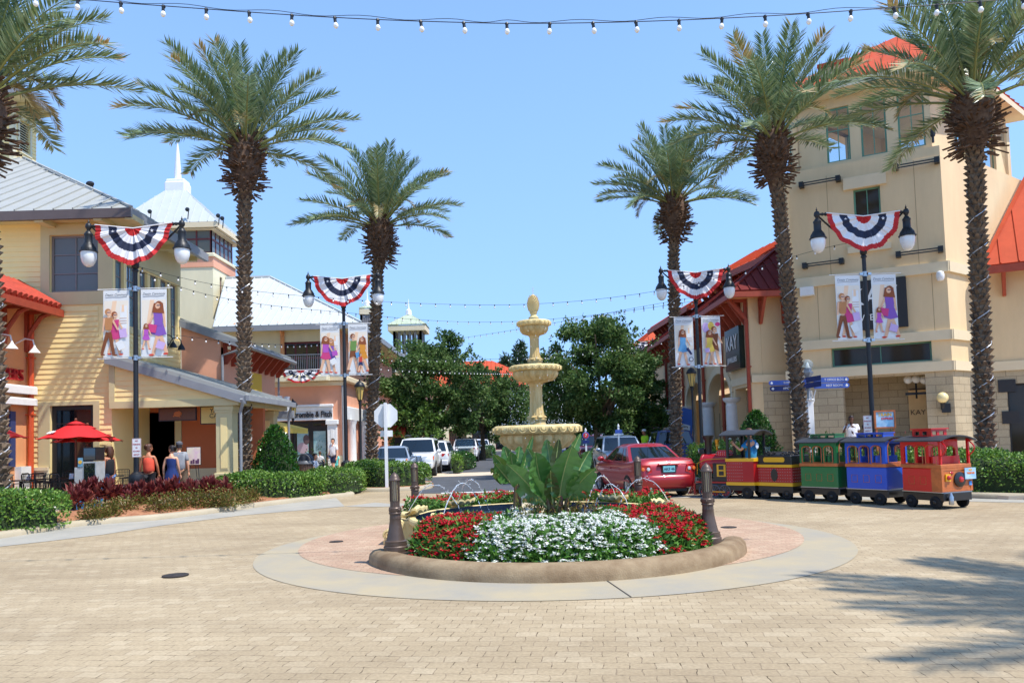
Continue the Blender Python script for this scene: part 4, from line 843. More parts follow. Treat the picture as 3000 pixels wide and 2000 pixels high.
def banner(name,label,loc,art):
 t=thing(name,label,'banner',loc,0,'printed banners on the street lamps');b=MB();n=10
 b.box(-BW/2,BW/2,-.003,.003,-BH,0);b.build('cloth',M['white'],t)
 A=Art();art(A);A.b.build('printed_picture',ART,t);b=MB()
 text('printed_lettering','Destin Commons',.098,ART[AI['grey']],t,(0,-.006,-.13),shear=.35,ext=.001,sx=.9)
 b=MB();b.tube([(-.3,-.005,-.2),(-.1,-.005,-.19),(.1,-.005,-.2),(.3,-.005,-.185)],.006,4);b.build('printed_line',ART[AI['grey']],t)
 return t
M['navycloth']=mat('navy_cloth',(40,48,74),.8,0,.08,6);M['redcloth']=mat('red_cloth',(196,38,40),.75,0,.08,6);M['whitecloth']=mat('white_cloth',(236,234,236),.8,0,.03,6)
def bunting(name,label,loc,a=1.085,bh=1.05,sag=.13,rz=0,group='bunting fans on the street lamps',seed=0):
 t=thing(name,label,'bunting',loc,rz,group);b=MB();NR=28;NA=132;vs=[];rnd=random.Random(seed);ph=rnd.random()*6
 wob=[rnd.uniform(-.012,.012)for _ in range(NA+1)]
 for i in range(NR+1):
  q=i/NR
  for j in range(NA+1):
   th=PI+PI*j/NA;c,s=cos(th),max(0.0,-sin(th));r=q*(1+(.018*sin(11*th+ph)if q>.8 else 0));pl=.085*a*q**.6*(cos(th*17+ph+.5*sin(th*5))*.5+.4*cos(th*8+1))*(1-.55*q**3)
   vs.append((a*r*c,-.10*s*q+pl-wob[j]*q*2,-bh*r*s**1.0*(1+wob[j]*2)+sag*q*abs(c)**1.2-.0))
 fs=[];
 for i in range(NR):
  q=(i+.5)/NR;m=0 if q<.23 else 1 if q<.43 else 2 if q<.63 else 1 if q<.87 else 0
  for j in range(NA):b.mi.append(m);b.f.append([i*(NA+1)+j,(i+1)*(NA+1)+j,(i+1)*(NA+1)+j+1,i*(NA+1)+j+1])
 b.v=vs;b.build('cloth',[M['redcloth'],M['whitecloth'],M['navycloth']],t,sharp=180)
 for k in range(2):
  th=PI+PI*(.09+.82*k);q=.53;c,s=cos(th),-sin(th);x,z=a*q*c,-bh*q*s+sag*q*abs(c)**1.2;st=MB();R1=.05*a
  pts=[(x+(R1 if i%2==0 else R1*.42)*sin(PI*i/5),-.10*s*q-.07*a*q,z+(R1 if i%2==0 else R1*.42)*cos(PI*i/5))for i in range(10)];st.prism(pts,(0,.004,0));st.build('star',M['whitecloth'],t)
 b=MB();pts=[(a*u,.0,sag*abs(u)+.005)for u in np.linspace(-1,1,13)];b.tube(pts,.018,6);b.build('top_hem',M['whitecloth'],t)
 return t
def lamp_post(px,pyref,Y,label,arts,whichL,whichR,bl,seed):
 x=P(px,pyref,Y).x;t=thing('street_lamp',label,'street lamp',(x,Y,.05),0,'double-armed banner lamp posts')
 b=MB();b.lathe([(.24,0),(.24,.06),(.215,.08)],16);lobed(b,[(.205,.08,1),(.2,.1,1),(.175,.66,1)],14,.07);b.lathe([(.185,.64),(.205,.67),(.205,.72),(.19,.75),(.2,.78),(.205,.9),(.185,.97),(.13,1.0),(.09,1.04)],20)
 b.build('base',M['black'],t,sharp=40)
 b=MB();b.lathe([(.072,1.0),(.068,3),(.058,6.6),(.06,6.68),(.085,6.7),(.085,6.74),(.06,6.77),(.09,6.8),(.105,6.88),(.09,6.96),(.05,7.0),(.03,7.06)],16);b.build('pole',M['black'],t,sharp=40)
 b=MB();pts=[(x,.1,6.98+1.05*(abs(x)/1.27)**1.25)for x in np.linspace(-1.27,1.27,24)];b.tube(pts,.028,8)
 for s in(-1,1):
  b.tube([(s*1.3,0,8.03),(s*1.02,0,8.03)],.034,8);b.ball((s*1.06,0,8.03),.055,8,6);b.ball((s*1.16,0,8.03),.05,8,6)
 b.build('arm',M['black'],t)
 for s in(-1,1):
  c=(s*1.325,0,0);b=MB();b.lathe([(.0,8.26),(.012,8.2),(.03,8.16),(.015,8.135),(.06,8.11),(.085,8.05),(.085,7.99),(.05,7.94),(.045,7.9),(.075,7.88),(.08,7.85),(.115,7.82),(.12,7.79),(.108,7.76),(.11,7.55),(.13,7.52),(.19,7.44),(.215,7.37),(.222,7.33),(.248,7.32),(.248,7.295),(.2,7.29)][::-1],20,c)
  for k in range(6):a=k*PI/3;b.slab((c[0]+.12*cos(a),.12*sin(a),7.53),(c[0]+.22*cos(a),.22*sin(a),7.36),.02,.025,up=(cos(a),sin(a),1))
  hood=b.build('lamp_hood',M['black'],t,sharp=45)
  b=MB();b.lathe([(.205,7.3),(.212,7.22),(.205,7.12),(.175,7.0),(.12,6.91),(.05,6.87),(.001,6.862)][::-1],20,c);b.build('globe',M['frost'],hood)
 for(z,s)in((6.2,1),(4.24,1)):
  for s in(-1,1):
   b=MB();b.tube([(s*.07,-.03,z),(s*1.06,-.03,z)],.012,6);b.build('banner_rod',M['white'],t)
  b=MB();b.lathe([(.085,z-.07),(.085,z-.03),(.07,z-.03),(.07,z+.03),(.085,z+.03),(.085,z+.07)],12)
  for s in(-1,1):b.box(s*.12-.05,s*.12+.05,-.07,.01,z-.035,z+.035)
  b.build('clamp',M['steel'],t)
 banner('banner',bl[0],(x-.53,Y-.03,.05+6.17),arts[0]);banner('banner',bl[1],(x+.53,Y-.03,.05+6.17),arts[1])
 bunting('bunting',bl[2],(x,Y-.12,.05+7.9),seed=seed);return x
X1=lamp_post(398,1100,22,'tall double lamp post in front of the yellow siding building',(art1,art2),0,0,('banner showing a couple in brown and pink, before the yellow siding','banner showing a woman in purple with a girl, before the yellow siding','red white and blue fan bunting before the grey-roofed yellow building'),1)
X2=lamp_post(1011,1150,29.6,'double lamp post with a fluted base between the dark hedge and the octagonal sign',(art3,art4),0,0,('banner showing two women in pink and purple','banner showing a man in green, a woman in orange and a boy in red','fan bunting before the white-roofed shop building'),2)
X3=lamp_post(2048,1100,30.4,'double lamp post in front of the arcade of white columns',(art5,art6),0,0,('banner showing a woman in blue pushing a stroller','banner showing a couple in yellow and brown with balloons','fan bunting touching the date palm by the arcade'),3)
X4=lamp_post(2549,1100,23,'tall double lamp post in front of the tan tower',(art1,art2),0,0,('banner showing a couple in brown and pink, before the tan tower','banner showing a woman in purple with a girl, before the black tower sign','fan bunting before the tan tower window'),4)
p=P(885,1100,41.3);bunting('bunting','small fan bunting on the upstairs balcony railing',(p.x,41.05,P(885,1084,41.05).z),1.0,.68,.02,0,'bunting fans on railings',5)
p=P(1800,1000,60);
far=P(1860,985,58);t=thing('street_lamp','far double lamp post just showing over the right oak','street lamp',(far.x,58,0),0,'double-armed banner lamp posts')
b=MB();b.lathe([(.2,0),(.18,.9),(.07,1),(.055,7.6),(.08,7.7),(.02,7.8)],10);b.build('pole',M['black'],t)
for s in(-1,1):b=MB();b.lathe([(.0,8.9),(.09,8.7),(.05,8.5),(.12,8.4),(.11,8.1),(.24,7.9)][::-1],10,(s*1.3,0,0));h_=b.build('lamp_hood',M['black'],t);b=MB();b.ball((s*1.3,0,7.75),.2,8,6);b.build('globe',M['frost'],h_)
b=MB();b.tube([(-1.3,0,8.65),(1.3,0,8.65)],.03,6);b.build('arm',M['black'],t)
bunting('bunting','far fan bunting half hidden in the top of the right oak',(far.x,57.9,8.5),seed=6)
def sign_noparking(x,Y,z,label,group):
 t=thing('parking_sign',label,'sign',(x,Y,z),0,group);b=MB();b.panel([(-.125,-.26),(.125,-.26),(.125,.26),(-.125,.26)],[],(0,-.006,0),(1,0,0),(0,0,1),.004);b.build('plate',M['white'],t)
 mr=fc('signred',(176,40,44))
 for i,s in enumerate(('NO','PARKING','IN','ROUND','ABOUT')):text('lettering',s,.06,mr,t,(0,-.008,.19-.095*i),ext=.001,bold=.001,sx=.85)
 b=MB();b.panel([(-.118,-.253),(.118,-.253),(.118,.253),(-.118,.253)],[[(-.112,-.247),(.112,-.247),(.112,.247),(-.112,.247)]],(0,-.0075,0),(1,0,0),(0,0,1),.001);b.build('border',mr,t)
 b=MB();b.slab((-.02,0,.15),(-.02,.14,.15),.03,.03);b.slab((-.02,0,-.15),(-.02,.14,-.15),.03,.03);b.build('bracket',M['steel'],t)
sign_noparking(X1+.08,21.86,P(406,1311,21.86).z,'white sign reading NO PARKING IN ROUND ABOUT on the near left lamp post','no parking signs')
sign_noparking(P(2542,1243,22.8).x,22.8,P(2542,1243,22.8).z,'white sign reading NO PARKING IN ROUND ABOUT above the blue carriage','no parking signs')
def lantern(px,Y,pytop,label):
 x=P(px,1200,Y).x;h=P(px,pytop,Y).z-.1;t=thing('lantern_post',label,'street lamp',(x,Y,.1),0,'small lantern posts')
 b=MB();b.lathe([(.16,0),(.16,.1),(.12,.15),(.1,.5),(.11,.55),(.05,.62),(.045,h-1.0),(.07,h-.92),(.06,h-.88),(.1,h-.8)],14);b.build('pole',M['black'],t,sharp=40)
 b=MB();b.lathe([(.09,h-.8),(.17,h-.3),(.16,h-.28)],6,cap=True);b.build('glass',M['amber'],t,sharp=20)
 b=MB();b.lathe([(.21,h-.29),(.215,h-.25),(.14,h-.12),(.07,h-.07),(.03,h-.04),(.035,h),(0,h+.03)],12)
 for k in range(6):a=k*PI/3;b.slab((.092*cos(a),.092*sin(a),h-.8),(.172*cos(a),.172*sin(a),h-.29),.016,.016)
 b.build('cap',M['black'],t,sharp=40)
lantern(858,36,1169,'small amber lantern post in front of the left end of the shop sign');lantern(1055,31,1112,'small amber lantern post left of the palm by the octagonal sign');lantern(2030,31.5,1073,'small amber lantern post between the far right lamp post and its palm')
def string(label,pts,step,big,group='strings of white bulbs',r=.009,n=None):
 W_=[P(*p)for p in pts];W_=smooth(W_,3);t=thing('string_light',label,'string lights',W_[0],0,group);o=W_[0]
 b=MB();b.tube([w-o for w in W_],r*.7,5)
 if big:b.tube([w-o+Vector((0,.01,.035+.02*sin(i*.8)))for i,w in enumerate(W_)],r*.5,4)
 b.build('cable',M['black'],t);d=0;acc=step*.3;k=0
 s=1.0 if big else .82
 bm_=MB();bm_.lathe([(.0,-.155*s),(.02*s,-.15*s),(.034*s,-.13*s),(.036*s,-.115*s),(.028*s,-.09*s),(.017*s,-.075*s)],10);sm=MB();sm.lathe([(.019*s,-.08*s),(.022*s,-.06*s),(.02*s,-.02*s),(.024*s,-.012*s),(.018*s,.012*s)],8)
 if big:sm.ball((0,.02,0),.026,8,5)
 proto=None
 for a,c in zip(W_[:-1],W_[1:]):
  L=(c-a).length
  while acc<=L:
   p=a.lerp(c,acc/L)-o
   if proto is None:pb=bm_.build('bulb',M['bulb'],t);ps=sm.build('socket',M['black'],pb);pb.location=p;proto=pb
   else:
    q=proto.copy();COL.objects.link(q);q.parent=t;q.location=p;q2=ps.copy();COL.objects.link(q2);q2.parent=q
   if big:(proto if k==0 else q).rotation_euler=(0,R(random.uniform(-8,8)),0)
   acc+=step;k+=1
  acc-=L
 return t
string('near string of large white bulbs across the top of the sky',[(-60,-24,10.5),(185,-6,10.5),(327,7,10.5),(602,27,10.5),(868,46,10.5),(1135,60,10.5),(1397,68,10.5),(1528,70,10.5),(1786,67,10.5),(2042,58,10.5),(2302,45,10.5),(2562,27,10.5),(2828,9,10.5),(3060,-10,10.5)],.592,True)
string('uppermost of the thin bulb strings, crossing the sky behind the pineapple finial',[(400,780,22),(560,822,23.4),(760,857,25.5),(1110,884,28.5),(1350,893,29.5),(1540,893,29.5),(1750,878,28.5),(1960,848,27),(2200,790,25),(2400,728,23.6),(2549,700,23)],.56,False)
string('middle thin bulb string from the near left lamp post to the far right one',[(400,790,22),(560,855,24),(760,893,27),(1010,915,31),(1250,940,36),(1480,945,37),(1700,928,35),(1880,905,33),(2048,880,30.4)],.52,False)
string('short bulb string rising from behind the left oak to the far right lamp post',[(1335,993,46),(1450,975,43),(1560,957,40),(1700,932,36.5),(1880,898,33),(2048,868,30.4)],.58,False)
string('bulb string running over the top of both oaks',[(1085,1050,42),(1200,1054,42),(1400,1053,41),(1550,1048,40),(1700,1036,39),(1920,1005,37.5),(2040,985,36)],.5,False)
string('lower bulb string in front of the left oak crown',[(1065,1072,38),(1200,1085,40),(1380,1090,44),(1500,1092,52)],.45,False)
string('bulb string in front of the peach gable wall',[(505,980,25),(600,992,26),(700,1003,27.5),(860,1012,32),(985,1000,36)],.55,False)
x=P(1130,1250,28).x;t=thing('octagonal_sign','white octagonal sign seen from behind on a square white post','road sign',(x,28,.1))
zc=P(1128,1217,28).z-.1;b=MB();b.box(-.05,.05,-.05,.05,0,zc+.46);b.build('post',M['white'],t)
b=MB();R8=.415/cos(PI/8);b.panel([(R8*cos(PI/8+k*PI/4),R8*sin(PI/8+k*PI/4))for k in range(8)],[],(0,.075,zc),(1,0,0),(0,0,1),.006);b.build('plate',M['white'],t)
b=MB();b.panel([(-.21,-.11),(.23,-.11),(.23,.11),(-.21,.11)],[],(0,.075,zc-.64),(1,0,0),(0,0,1),.006);b.build('small_plate',M['white'],t)
b=MB();b.box(-.03,.03,.05,.069,zc-.2,zc-.16);b.box(-.03,.03,.05,.069,zc+.16,zc+.2);b.box(-.03,.03,.05,.069,zc-.66,zc-.62);b.build('bolt',M['steel'],t)
Y=28;x=P(2372,1200,Y).x;t=thing('wayfinding_sign','white post with blue direction blades and a glass globe, between palm and tower','direction sign',(x,Y,.1));zz=lambda y:P(2372,y,Y).z-.1;q=F/Y
M['blade']=mat('blue_sign',(62,92,176),.4,0,.04,3);M['bladedk']=mat('navy_sign',(24,40,104),.4,0,.04,3)
b=MB();b.bbox(-.11,.11,-.11,.11,0,zz(1172),.02);b.bbox(-.14,.14,-.14,.14,0,.3,.02);b.bbox(-.13,.13,-.13,.13,zz(1172),zz(1168),.01);b.build('post',M['white'],t)
for s in(-1,1):b=MB();b.tube([(s*.1,-.02,zz(1185)),(s*.16,-.02,zz(1175)),(s*.17,-.02,zz(1160)),(s*.24,-.02,zz(1143))],.022,8);b.tube([(0,-.1,zz(1180)),(s*.05,-.16,zz(1160)),(s*.03,-.18,zz(1145))],.02,8);b.ball((s*.05,-.14,zz(1171)),.035,8,6);b.build('scroll',M['white'],t)
b=MB();b.lathe([(.07,zz(1170)),(.06,zz(1110)),(.08,zz(1106)),(.16,zz(1098)),(.2,zz(1092)),(.2,zz(1089)),(.14,zz(1088)),(.14,zz(1082)),(.15,zz(1081)),(.15,zz(1078))],8);b.build('pole',mat('grey_paint',(150,158,166),.4,.2,.05),t,sharp=20)
b=MB();b.lathe([(.1,zz(1078)),(.03,zz(1062)),(0,zz(1060))],10);b.build('lamp',M['white'],t)
b=MB();b.ball((0,0,zz(1068)),.2,16,10);b.build('globe',glassmat('globe_glass',(200,210,214),1.0,.72),t)
def blade(x0,x1,y0,y1,s,navy,end,al,py=-.0):
 z0,z1=zz(y1),zz(y0);h=(z1-z0)/2;b=MB();xa,xb=(x0-2372)/q,(x1-2372)/q;zc=(z0+z1)/2
 if end<0:pts=[(xb,-h),(xb,h),(xa+h,h)]+[(xa+h+h*cos(a),h*sin(a))for a in np.linspace(PI/2,3*PI/2,8)][1:-1]+[(xa+h,-h)];pts=pts[::-1]
 else:pts=[(xa,-h),(xb-h,-h)]+[(xb-h+h*cos(a),h*sin(a))for a in np.linspace(-PI/2,PI/2,8)][1:-1]+[(xb-h,h),(xa,h)]
 b.panel(pts,[],(0,-.13,zc),(1,0,0),(0,0,1),.03);o=b.build('blade',M['bladedk' if navy else 'blade'],t)
 text('lettering',s,h*1.2,M['white'],o,((xa+xb)/2+(.08 if end<0 else .10),-.134,zc),ext=.002,sx=.92 if end>0 else 1)
 b=MB();ax=xa+.1 if end<0 else xb-.1
 if navy:b.prism([(ax-.05,-.132,zc),(ax+.01,-.132,zc+.05),(ax+.06,-.132,zc),(ax+.01,-.132,zc-.05)],(0,-.003,0))
 else:b.prism([(ax-.03,-.132,zc-.04),(ax+.03,-.132,zc-.04),(ax+.045,-.132,zc),(ax,-.132,zc+.055),(ax-.045,-.132,zc)],(0,-.003,0))
 b.build('symbol',M['white'],o)
blade(2253,2362,1112,1126,'BASS PRO',False,-1,0);blade(2255,2362,1128.5,1143,'AMC THEA',True,-1,0)
blade(2384,2487,1107,1122,'T OFFICE BLDG',False,1,0);blade(2384,2488,1124,1139,'REST ROOMS',False,1,0)
for(y0,y1)in((1106,1121),(1123,1138)):
 b=MB();z0,z1=zz(y1),zz(y0);b.prism([(-.26,-.06,z0),(-.26,-.06,z1),(-.24,-.06,z1)][:0]or[(-.3,.05,z0-.02),(.26,-.5,z0+.05),(.26,-.5,z1+.05),(-.3,.05,z1-.02)],(.02,.03,0));b.build('blade',M['bladedk'],t)
def smallsign(px,Y,py,label,seven):
 c=P(px,py,Y);t=thing('post_sign',label,'sign',(c.x,Y,.05),0,'small white-post signs');z=c.z-.05;b=MB();b.box(-.035,.035,-.035,.035,0,z+.18);b.ball((0,0,z+.22),.05,8,6);b.lathe([(.03,z+.24),(.03,z+.28),(0,z+.33)],8);b.build('post',M['white'],t)
 if seven:
  b=MB();b.lathe([(.15,-.02),(.15,.02)],24);b.v=[(p[0],-.05+p[2],z+p[1])for p in b.v];b.build('disc',M['blade'],t)
  b=MB();b.lathe([(.115,-.01),(.115,.01)],24);b.v=[(p[0],-.075+p[2],z+p[1])for p in b.v];b.build('red_disc',fc('signred2',(206,60,60)),t);text('lettering','7',.16,M['white'],t,(0,-.09,z),ext=.002,bold=.004)
  b=MB();b.box(-.14,.14,-.06,-.04,z-.33,z-.2);b.build('plate',M['bladedk'],t)
 else:
  b=MB();b.box(-.14,.14,-.06,-.04,z-.06,z+.08);b.build('plate',M['blade'],t);b=MB();b.box(-.19,.19,-.05,-.03,z-.13,z-.07);b.build('ledge',M['white'],t)
smallsign(1716,33,1275,'round red and blue sign with the number 7 on a white post',True);smallsign(1812,31.5,1264,'small blue sign on a white post seen over the silver SUV roof',False)
c=P(2592,1228,22);t=thing('ticket_board','orange-framed sky-blue board on posts above the blue carriage','sign',(c.x,22,.1),R(-4));z=c.z-.1;w=.29;h=.255;M['woodorange']=mat('orange_varnished_wood',(188,104,52),.4,0,.18,6)
b=MB();b.panel([(-w,-h),(w,-h),(w,h),(-w,h)],[[(-w+.045,-h+.045),(w-.045,-h+.045),(w-.045,h-.045),(-w+.045,h-.045)]],(0,-.03,z),(1,0,0),(0,0,1),.06);b.build('frame',M['woodorange'],t)
b=MB();b.box(-w+.04,w-.04,-.01,.01,z-h+.04,z+h-.04);b.build('panel',mat('sky_blue_print',(120,178,216),.4,0,.15,4,col2=(196,220,236)),t)
b=MB();b.box(-.26,-.21,-.02,.02,0,z-h);b.box(.21,.26,-.02,.02,0,z-h);b.build('post',M['woodorange'],t)
text('lettering','TRAIN',.13,fc('signyellow',(228,170,40)),t,(.0,-.014,z+.13),ext=.002,bold=.004);text('lettering','EXPRESS',.085,fc('signred3',(214,72,70)),t,(.06,-.014,z+.02),ext=.002,bold=.003)
M['umb']=mat('red_canvas',(206,30,34),.75,0,.06,4);M['wood']=mat('umbrella_pole_wood',(120,62,36),.5,0,.15,8)
def umbrella(px,Y,pyedge,r,label,rz=.3):
 c=P(px,pyedge,Y);t=thing('parasol',label,'parasol',(c.x,Y,.1),rz,'red parasols on the terrace');z=c.z-.1;b=MB();n=8;rows=10;vs=[];k=n*6
 for i in range(rows+1):
  u=.2+.8*i/rows
  for j in range(k):a=2*PI*j/k;q=abs(cos(n*a/2));sag=1-.03*(1-q)*u;vs.append((r*u*sag*cos(a),r*u*sag*sin(a),z+.5*(1-u)**1.08-.035*(1-q)*u**2*(0 if i==rows else 1)+(.04*(1-q)if i==rows else 0)))
 b.add(vs,[(i*k+j,(i+1)*k+j,(i+1)*k+(j+1)%k,i*k+(j+1)%k)for i in range(rows)for j in range(k)])
 b.lathe([(.28*r,z+.40),(.12,z+.47),(.01,z+.5)],8,a0=0);b.build('canopy',M['umb'],t,sharp=180)
 b=MB();b.tube([(0,0,0),(0,0,z+.5)],.024,8);b.ball((0,0,z+.54),.042,8,6);b.build('pole',M['wood'],t)
 b=MB()
 for k in range(8):a=2*PI*k/8;b.slab((0,0,z+.42),(r*.97*cos(a),r*.97*sin(a),z-.02),.015,.02);b.slab((0,0,z-.05),(r*.5*cos(a),r*.5*sin(a),z+.2),.012,.015)
 b.build('ribs',M['wood'],t);b=MB();b.lathe([(.26,0),(.26,.05),(.06,.09),(.04,.3)],14);b.build('foot',M['black'],t)
 return t
t=umbrella(222,22.4,1284,1.02,'red parasol with a white emblem on the terrace, the front one of two',.2)
b=MB();a0=R(236)-.2;d=Vector((cos(a0),sin(a0),0));s=Vector((-d.y,d.x,0));zc=P(222,1284,22.4).z-.1;up=Vector((0,0,1));nrm=(d*.5+up).normalized();dn=(d*1.0-up*.5).normalized();c=d*.68+up*(zc+.17)+nrm*.012
for k in range(11):u=(k-5)/5;hgt=.10*(1-u*u)**.5*(.8+.3*sin(k*2.1));b.prism([c+s*(u*.2)-dn*hgt,c+s*(u*.2+.045)-dn*hgt*.95,c+s*(u*.2+.045)+dn*hgt,c+s*(u*.2)+dn*hgt*.9],nrm*.004)
b.build('emblem',M['white'],t)
umbrella(256,23.8,1294,1.0,'red parasol with its underside in shadow, the rear one of two',.5)
umbrella(-40,21.6,1284,1.02,'red parasol cut off by the left edge of the photo',.1)
def chair_proto():
 t=thing('cafe_chair','black wire cafe chair','chair',(0,0,0),0,'black wire cafe chairs');w,d=.23,.22
 for sx in(-1,1):
  b=MB();b.tube([(sx*w,-d,0),(sx*w,-d,.64),(sx*w,-d+.05,.67),(sx*w,d,.67)],.012,5);b.build('arm',M['black'],t)
  b=MB();b.tube([(sx*w,d+.04,0),(sx*w,d,.45),(sx*w*.95,d+.05,.88)],.012,5);b.build('leg',M['black'],t)
 b=MB();b.tube([(-w*.95,d+.05,.88),(-w*.8,d+.06,.91),(w*.8,d+.06,.91),(w*.95,d+.05,.88)],.012,5)
 for k in range(9):x=-w*.85+k*w*1.7/8;b.tube([(x,d+.01,.5),(x,d+.055,.9)],.005,4)
 for k in range(4):b.tube([(-w,d+.02,.56+.09*k),(w,d+.02,.56+.09*k)],.005,4)
 b.build('backrest',M['black'],t)
 b=MB();b.tube([(-w,-d,.44),(w,-d,.44),(w,d,.44),(-w,d,.44),(-w,-d,.44)],.011,5)
 for k in range(11):x=-w+w*2*k/10;b.tube([(x,-d,.44),(x,d,.44)],.005,4);b.tube([(-w,-d+2*d*k/10,.44),(w,-d+2*d*k/10,.44)],.005,4)
 b.build('seat',M['black'],t);return t
def table_proto():
 t=thing('cafe_table','black mesh cafe table','table',(0,0,0),0,'black terrace tables');b=MB();b.lathe([(.42,.72),(.43,.73),(.42,.745),(.0,.745)],24);b.build('tabletop',M['black'],t)
 b=MB();b.tube([(0,0,.03),(0,0,.72)],.035,8);b.build('stem',M['black'],t)
 for k in range(4):a=k*PI/2+.4;b=MB();b.slab((0,0,.05),(.33*cos(a),.33*sin(a),.03),.04,.03);b.build('foot',M['black'],t)
 return t
ch=chair_proto();tb=table_proto();first=True
Tl=[(60,22.6,'at the left edge of the terrace beside the palm trunk'),(150,23.4,'in the middle of the terrace'),(205,22.5,'under the front red parasol'),(318,23.9,'behind the woman in the tan cap')]
Cl=[[(-.62,.1,1.5,'left of the edge table'),(.62,.1,-1.5,'right of the edge table'),(0,.6,0,'behind the edge table'),(.1,-.6,PI,'in front of the edge table')],[(-.6,.2,1.7,'left of the middle table'),(.1,.62,.1,'behind the middle table'),(.62,0,-1.6,'right of the middle table'),(-.1,-.62,3.0,'in front of the middle table')],[(-.62,0,1.5,'left of the parasol table'),(.05,.62,0,'behind the parasol table'),(0,-.65,PI,'in front of the parasol table')],[(.6,.0,-1.4,'right of the woman in the tan cap, by the pale wall'),(0,.6,0,'by the window behind the woman in the tan cap')]]
for(px,Y,w),cc in zip(Tl,Cl):
 x=P(px,1380,Y).x
 if first:tb.location=(x,Y,.2);tb['label']='round black cafe table '+w
 else:dup(tb,(x,Y,.2),0,'round black cafe table '+w)
 for(dx,dy,rz,cw)in cc:
  if first:ch.location=(x+dx,Y+dy,.2);ch.rotation_euler=(0,0,rz);ch['label']='black wire cafe chair '+cw;first=False
  else:dup(ch,(x+dx,Y+dy,.2),rz,'black wire cafe chair '+cw)
for i,(px,py,Y,w)in enumerate(((80,1368,22.6,'menu card'),(208,1382,22.4,'menu card'))):
 c=P(px,py,Y);b=MB();b.prism([(-.06,0,0),(.06,0,0),(.06,.03,.15),(-.06,.03,.15)],(0,.004,0));b.prism([(-.06,.06,0),(.06,.06,0),(.06,.034,.15),(-.06,.034,.15)],(0,.004,0));o=b.build('menu_card',M['white'],None);o.location=(c.x,Y,.945);tag(o,'small white card standing on the '+('edge table' if i==0 else 'table under the front parasol'),'card','table cards')
x=P(262,1380,21.7).x;t=thing('newspaper_rack','tall newspaper box with black windows and a blue base, behind red-leaved plants','newspaper box',(x,21.7,.12));M['rackblue']=mat('rack_blue',(58,134,196),.4,0,.08,4);M['rackgrey']=mat('rack_grey',(176,178,174),.5,0,.12,6)
b=MB();b.box(-.06,.29,-.2,.25,1.33,1.7);b.build('upper_box',M['darkframe'],t);b=MB();b.box(-.065,.295,-.21,.26,.62,1.31);b.build('lower_box',M['rackgrey'],t);b=MB();b.box(-.035,.265,-.222,-.2,.66,1.27);b.build('window',M['glass'],t)
b=MB();b.box(-.04,.27,-.212,-.19,1.36,1.67);b.build('window',M['glass'],t);b=MB();b.box(-.3,-.07,-.2,.2,.62,1.16);b.build('side_box',M['rackgrey'],t);b=MB();b.box(-.2,-.075,-.215,.2,1.17,1.42);b.build('poster_panel',mat('rack_poster',(108,156,178),.5,0,.3,14),t)
b=MB();b.lathe([(.05,-.004),(.05,.004)],14);b.v=[(p[0]-.137,-.22+p[2],1.3+p[1])for p in b.v];b.build('sun_sticker',fc('sunyellow',(226,176,60)),t)
b=MB();b.box(-.3,-.02,-.17,.17,0,.61);b.box(.22,.29,-.17,.17,0,.61);b.build('base',M['rackblue'],t)
x=P(893,1380,30.5).x;t=thing('litter_bin','brown slatted litter bin with a domed grey lid','bin',(x,30.5,.1));b=MB();lobed(b,[(.3,.05,1),(.31,.85,1)],20,.06,6);b.lathe([(.26,0),(.28,.86)],20);b.build('body',M['bronze'],t)
b=MB();b.lathe([(.36,.86),(.37,.9),(.33,.94),(.29,.98),(.28,1.0)],24);b.build('rim',mat('bin_grey',(78,84,92),.45,.1,.08),t);b=MB();n=9
for s in(-1,1):pts=[(.27*cos(a),.25*s,1.0+.26*sin(a))for a in np.linspace(0,PI,14)];b.tube(pts,.03,6)
b.prism([(.27*cos(a),.04,1.0+.27*sin(a))for a in np.linspace(0,PI,14)],(0,.2,0));b.build('lid',MATS['bin_grey'],t)
x=P(917,1380,32).x;t=thing('bench','dark metal bench seen end-on behind the litter bin','bench',(x+.3,32.3,.1),R(75));b=MB()
for k in range(5):b.box(-.8,.8,-.2+k*.09,-.13+k*.09,.43,.45)
b.build('seat',M['black'],t);b=MB()
for k in range(4):b.slab((-.8,.28+.02*k,.55+.1*k),(.8,.28+.02*k,.55+.1*k),.02,.07)
b.build('backrest',M['black'],t)
for s in(-1,1):b=MB();b.tube([(s*.7,-.25,0),(s*.7,-.2,.42),(s*.7,.24,.44),(s*.7,.38,.95)],.025,6);b.tube([(s*.7,.24,.44),(s*.7,.34,0)],.025,6);b.build('leg',M['black'],t)
c=P(568,1335,24.2);t=thing('easel_sign','framed candle poster on a thin black easel in the porch','poster',(c.x,24.2,.1));z=c.z-.1;b=MB();b.box(-.22,.22,-.012,.012,z-.28,z+.28);b.build('frame',M['darkframe'],t);b=MB();b.box(-.205,.205,-.018,-.011,z-.265,z+.265);b.build('poster',mat('poster_print',(232,196,200),.5,0,.1,5,col2=(240,228,190)),t)
b=MB()
for i,(dx,hh)in enumerate(((-.1,.1),(-.03,.14),(.05,.11),(.11,.15))):b.box(dx,dx+.06,-.022,-.017,z-.24,z-.24+hh)
b.build('printed_candles',fc('candleplum',(96,60,90)),t)
for s in(-1,1):b=MB();b.tube([(s*.2,0,0),(s*.12,.02,z-.28)],.01,5);b.build('leg',M['black'],t)
b=MB();b.tube([(0,.4,0),(0,.02,z+.1)],.01,5);b.build('leg',M['black'],t)
def paint(name,c,metal=.0):return mat(name,c,.38,metal,.02,3,coat=.35 if 'train' in name else .7)
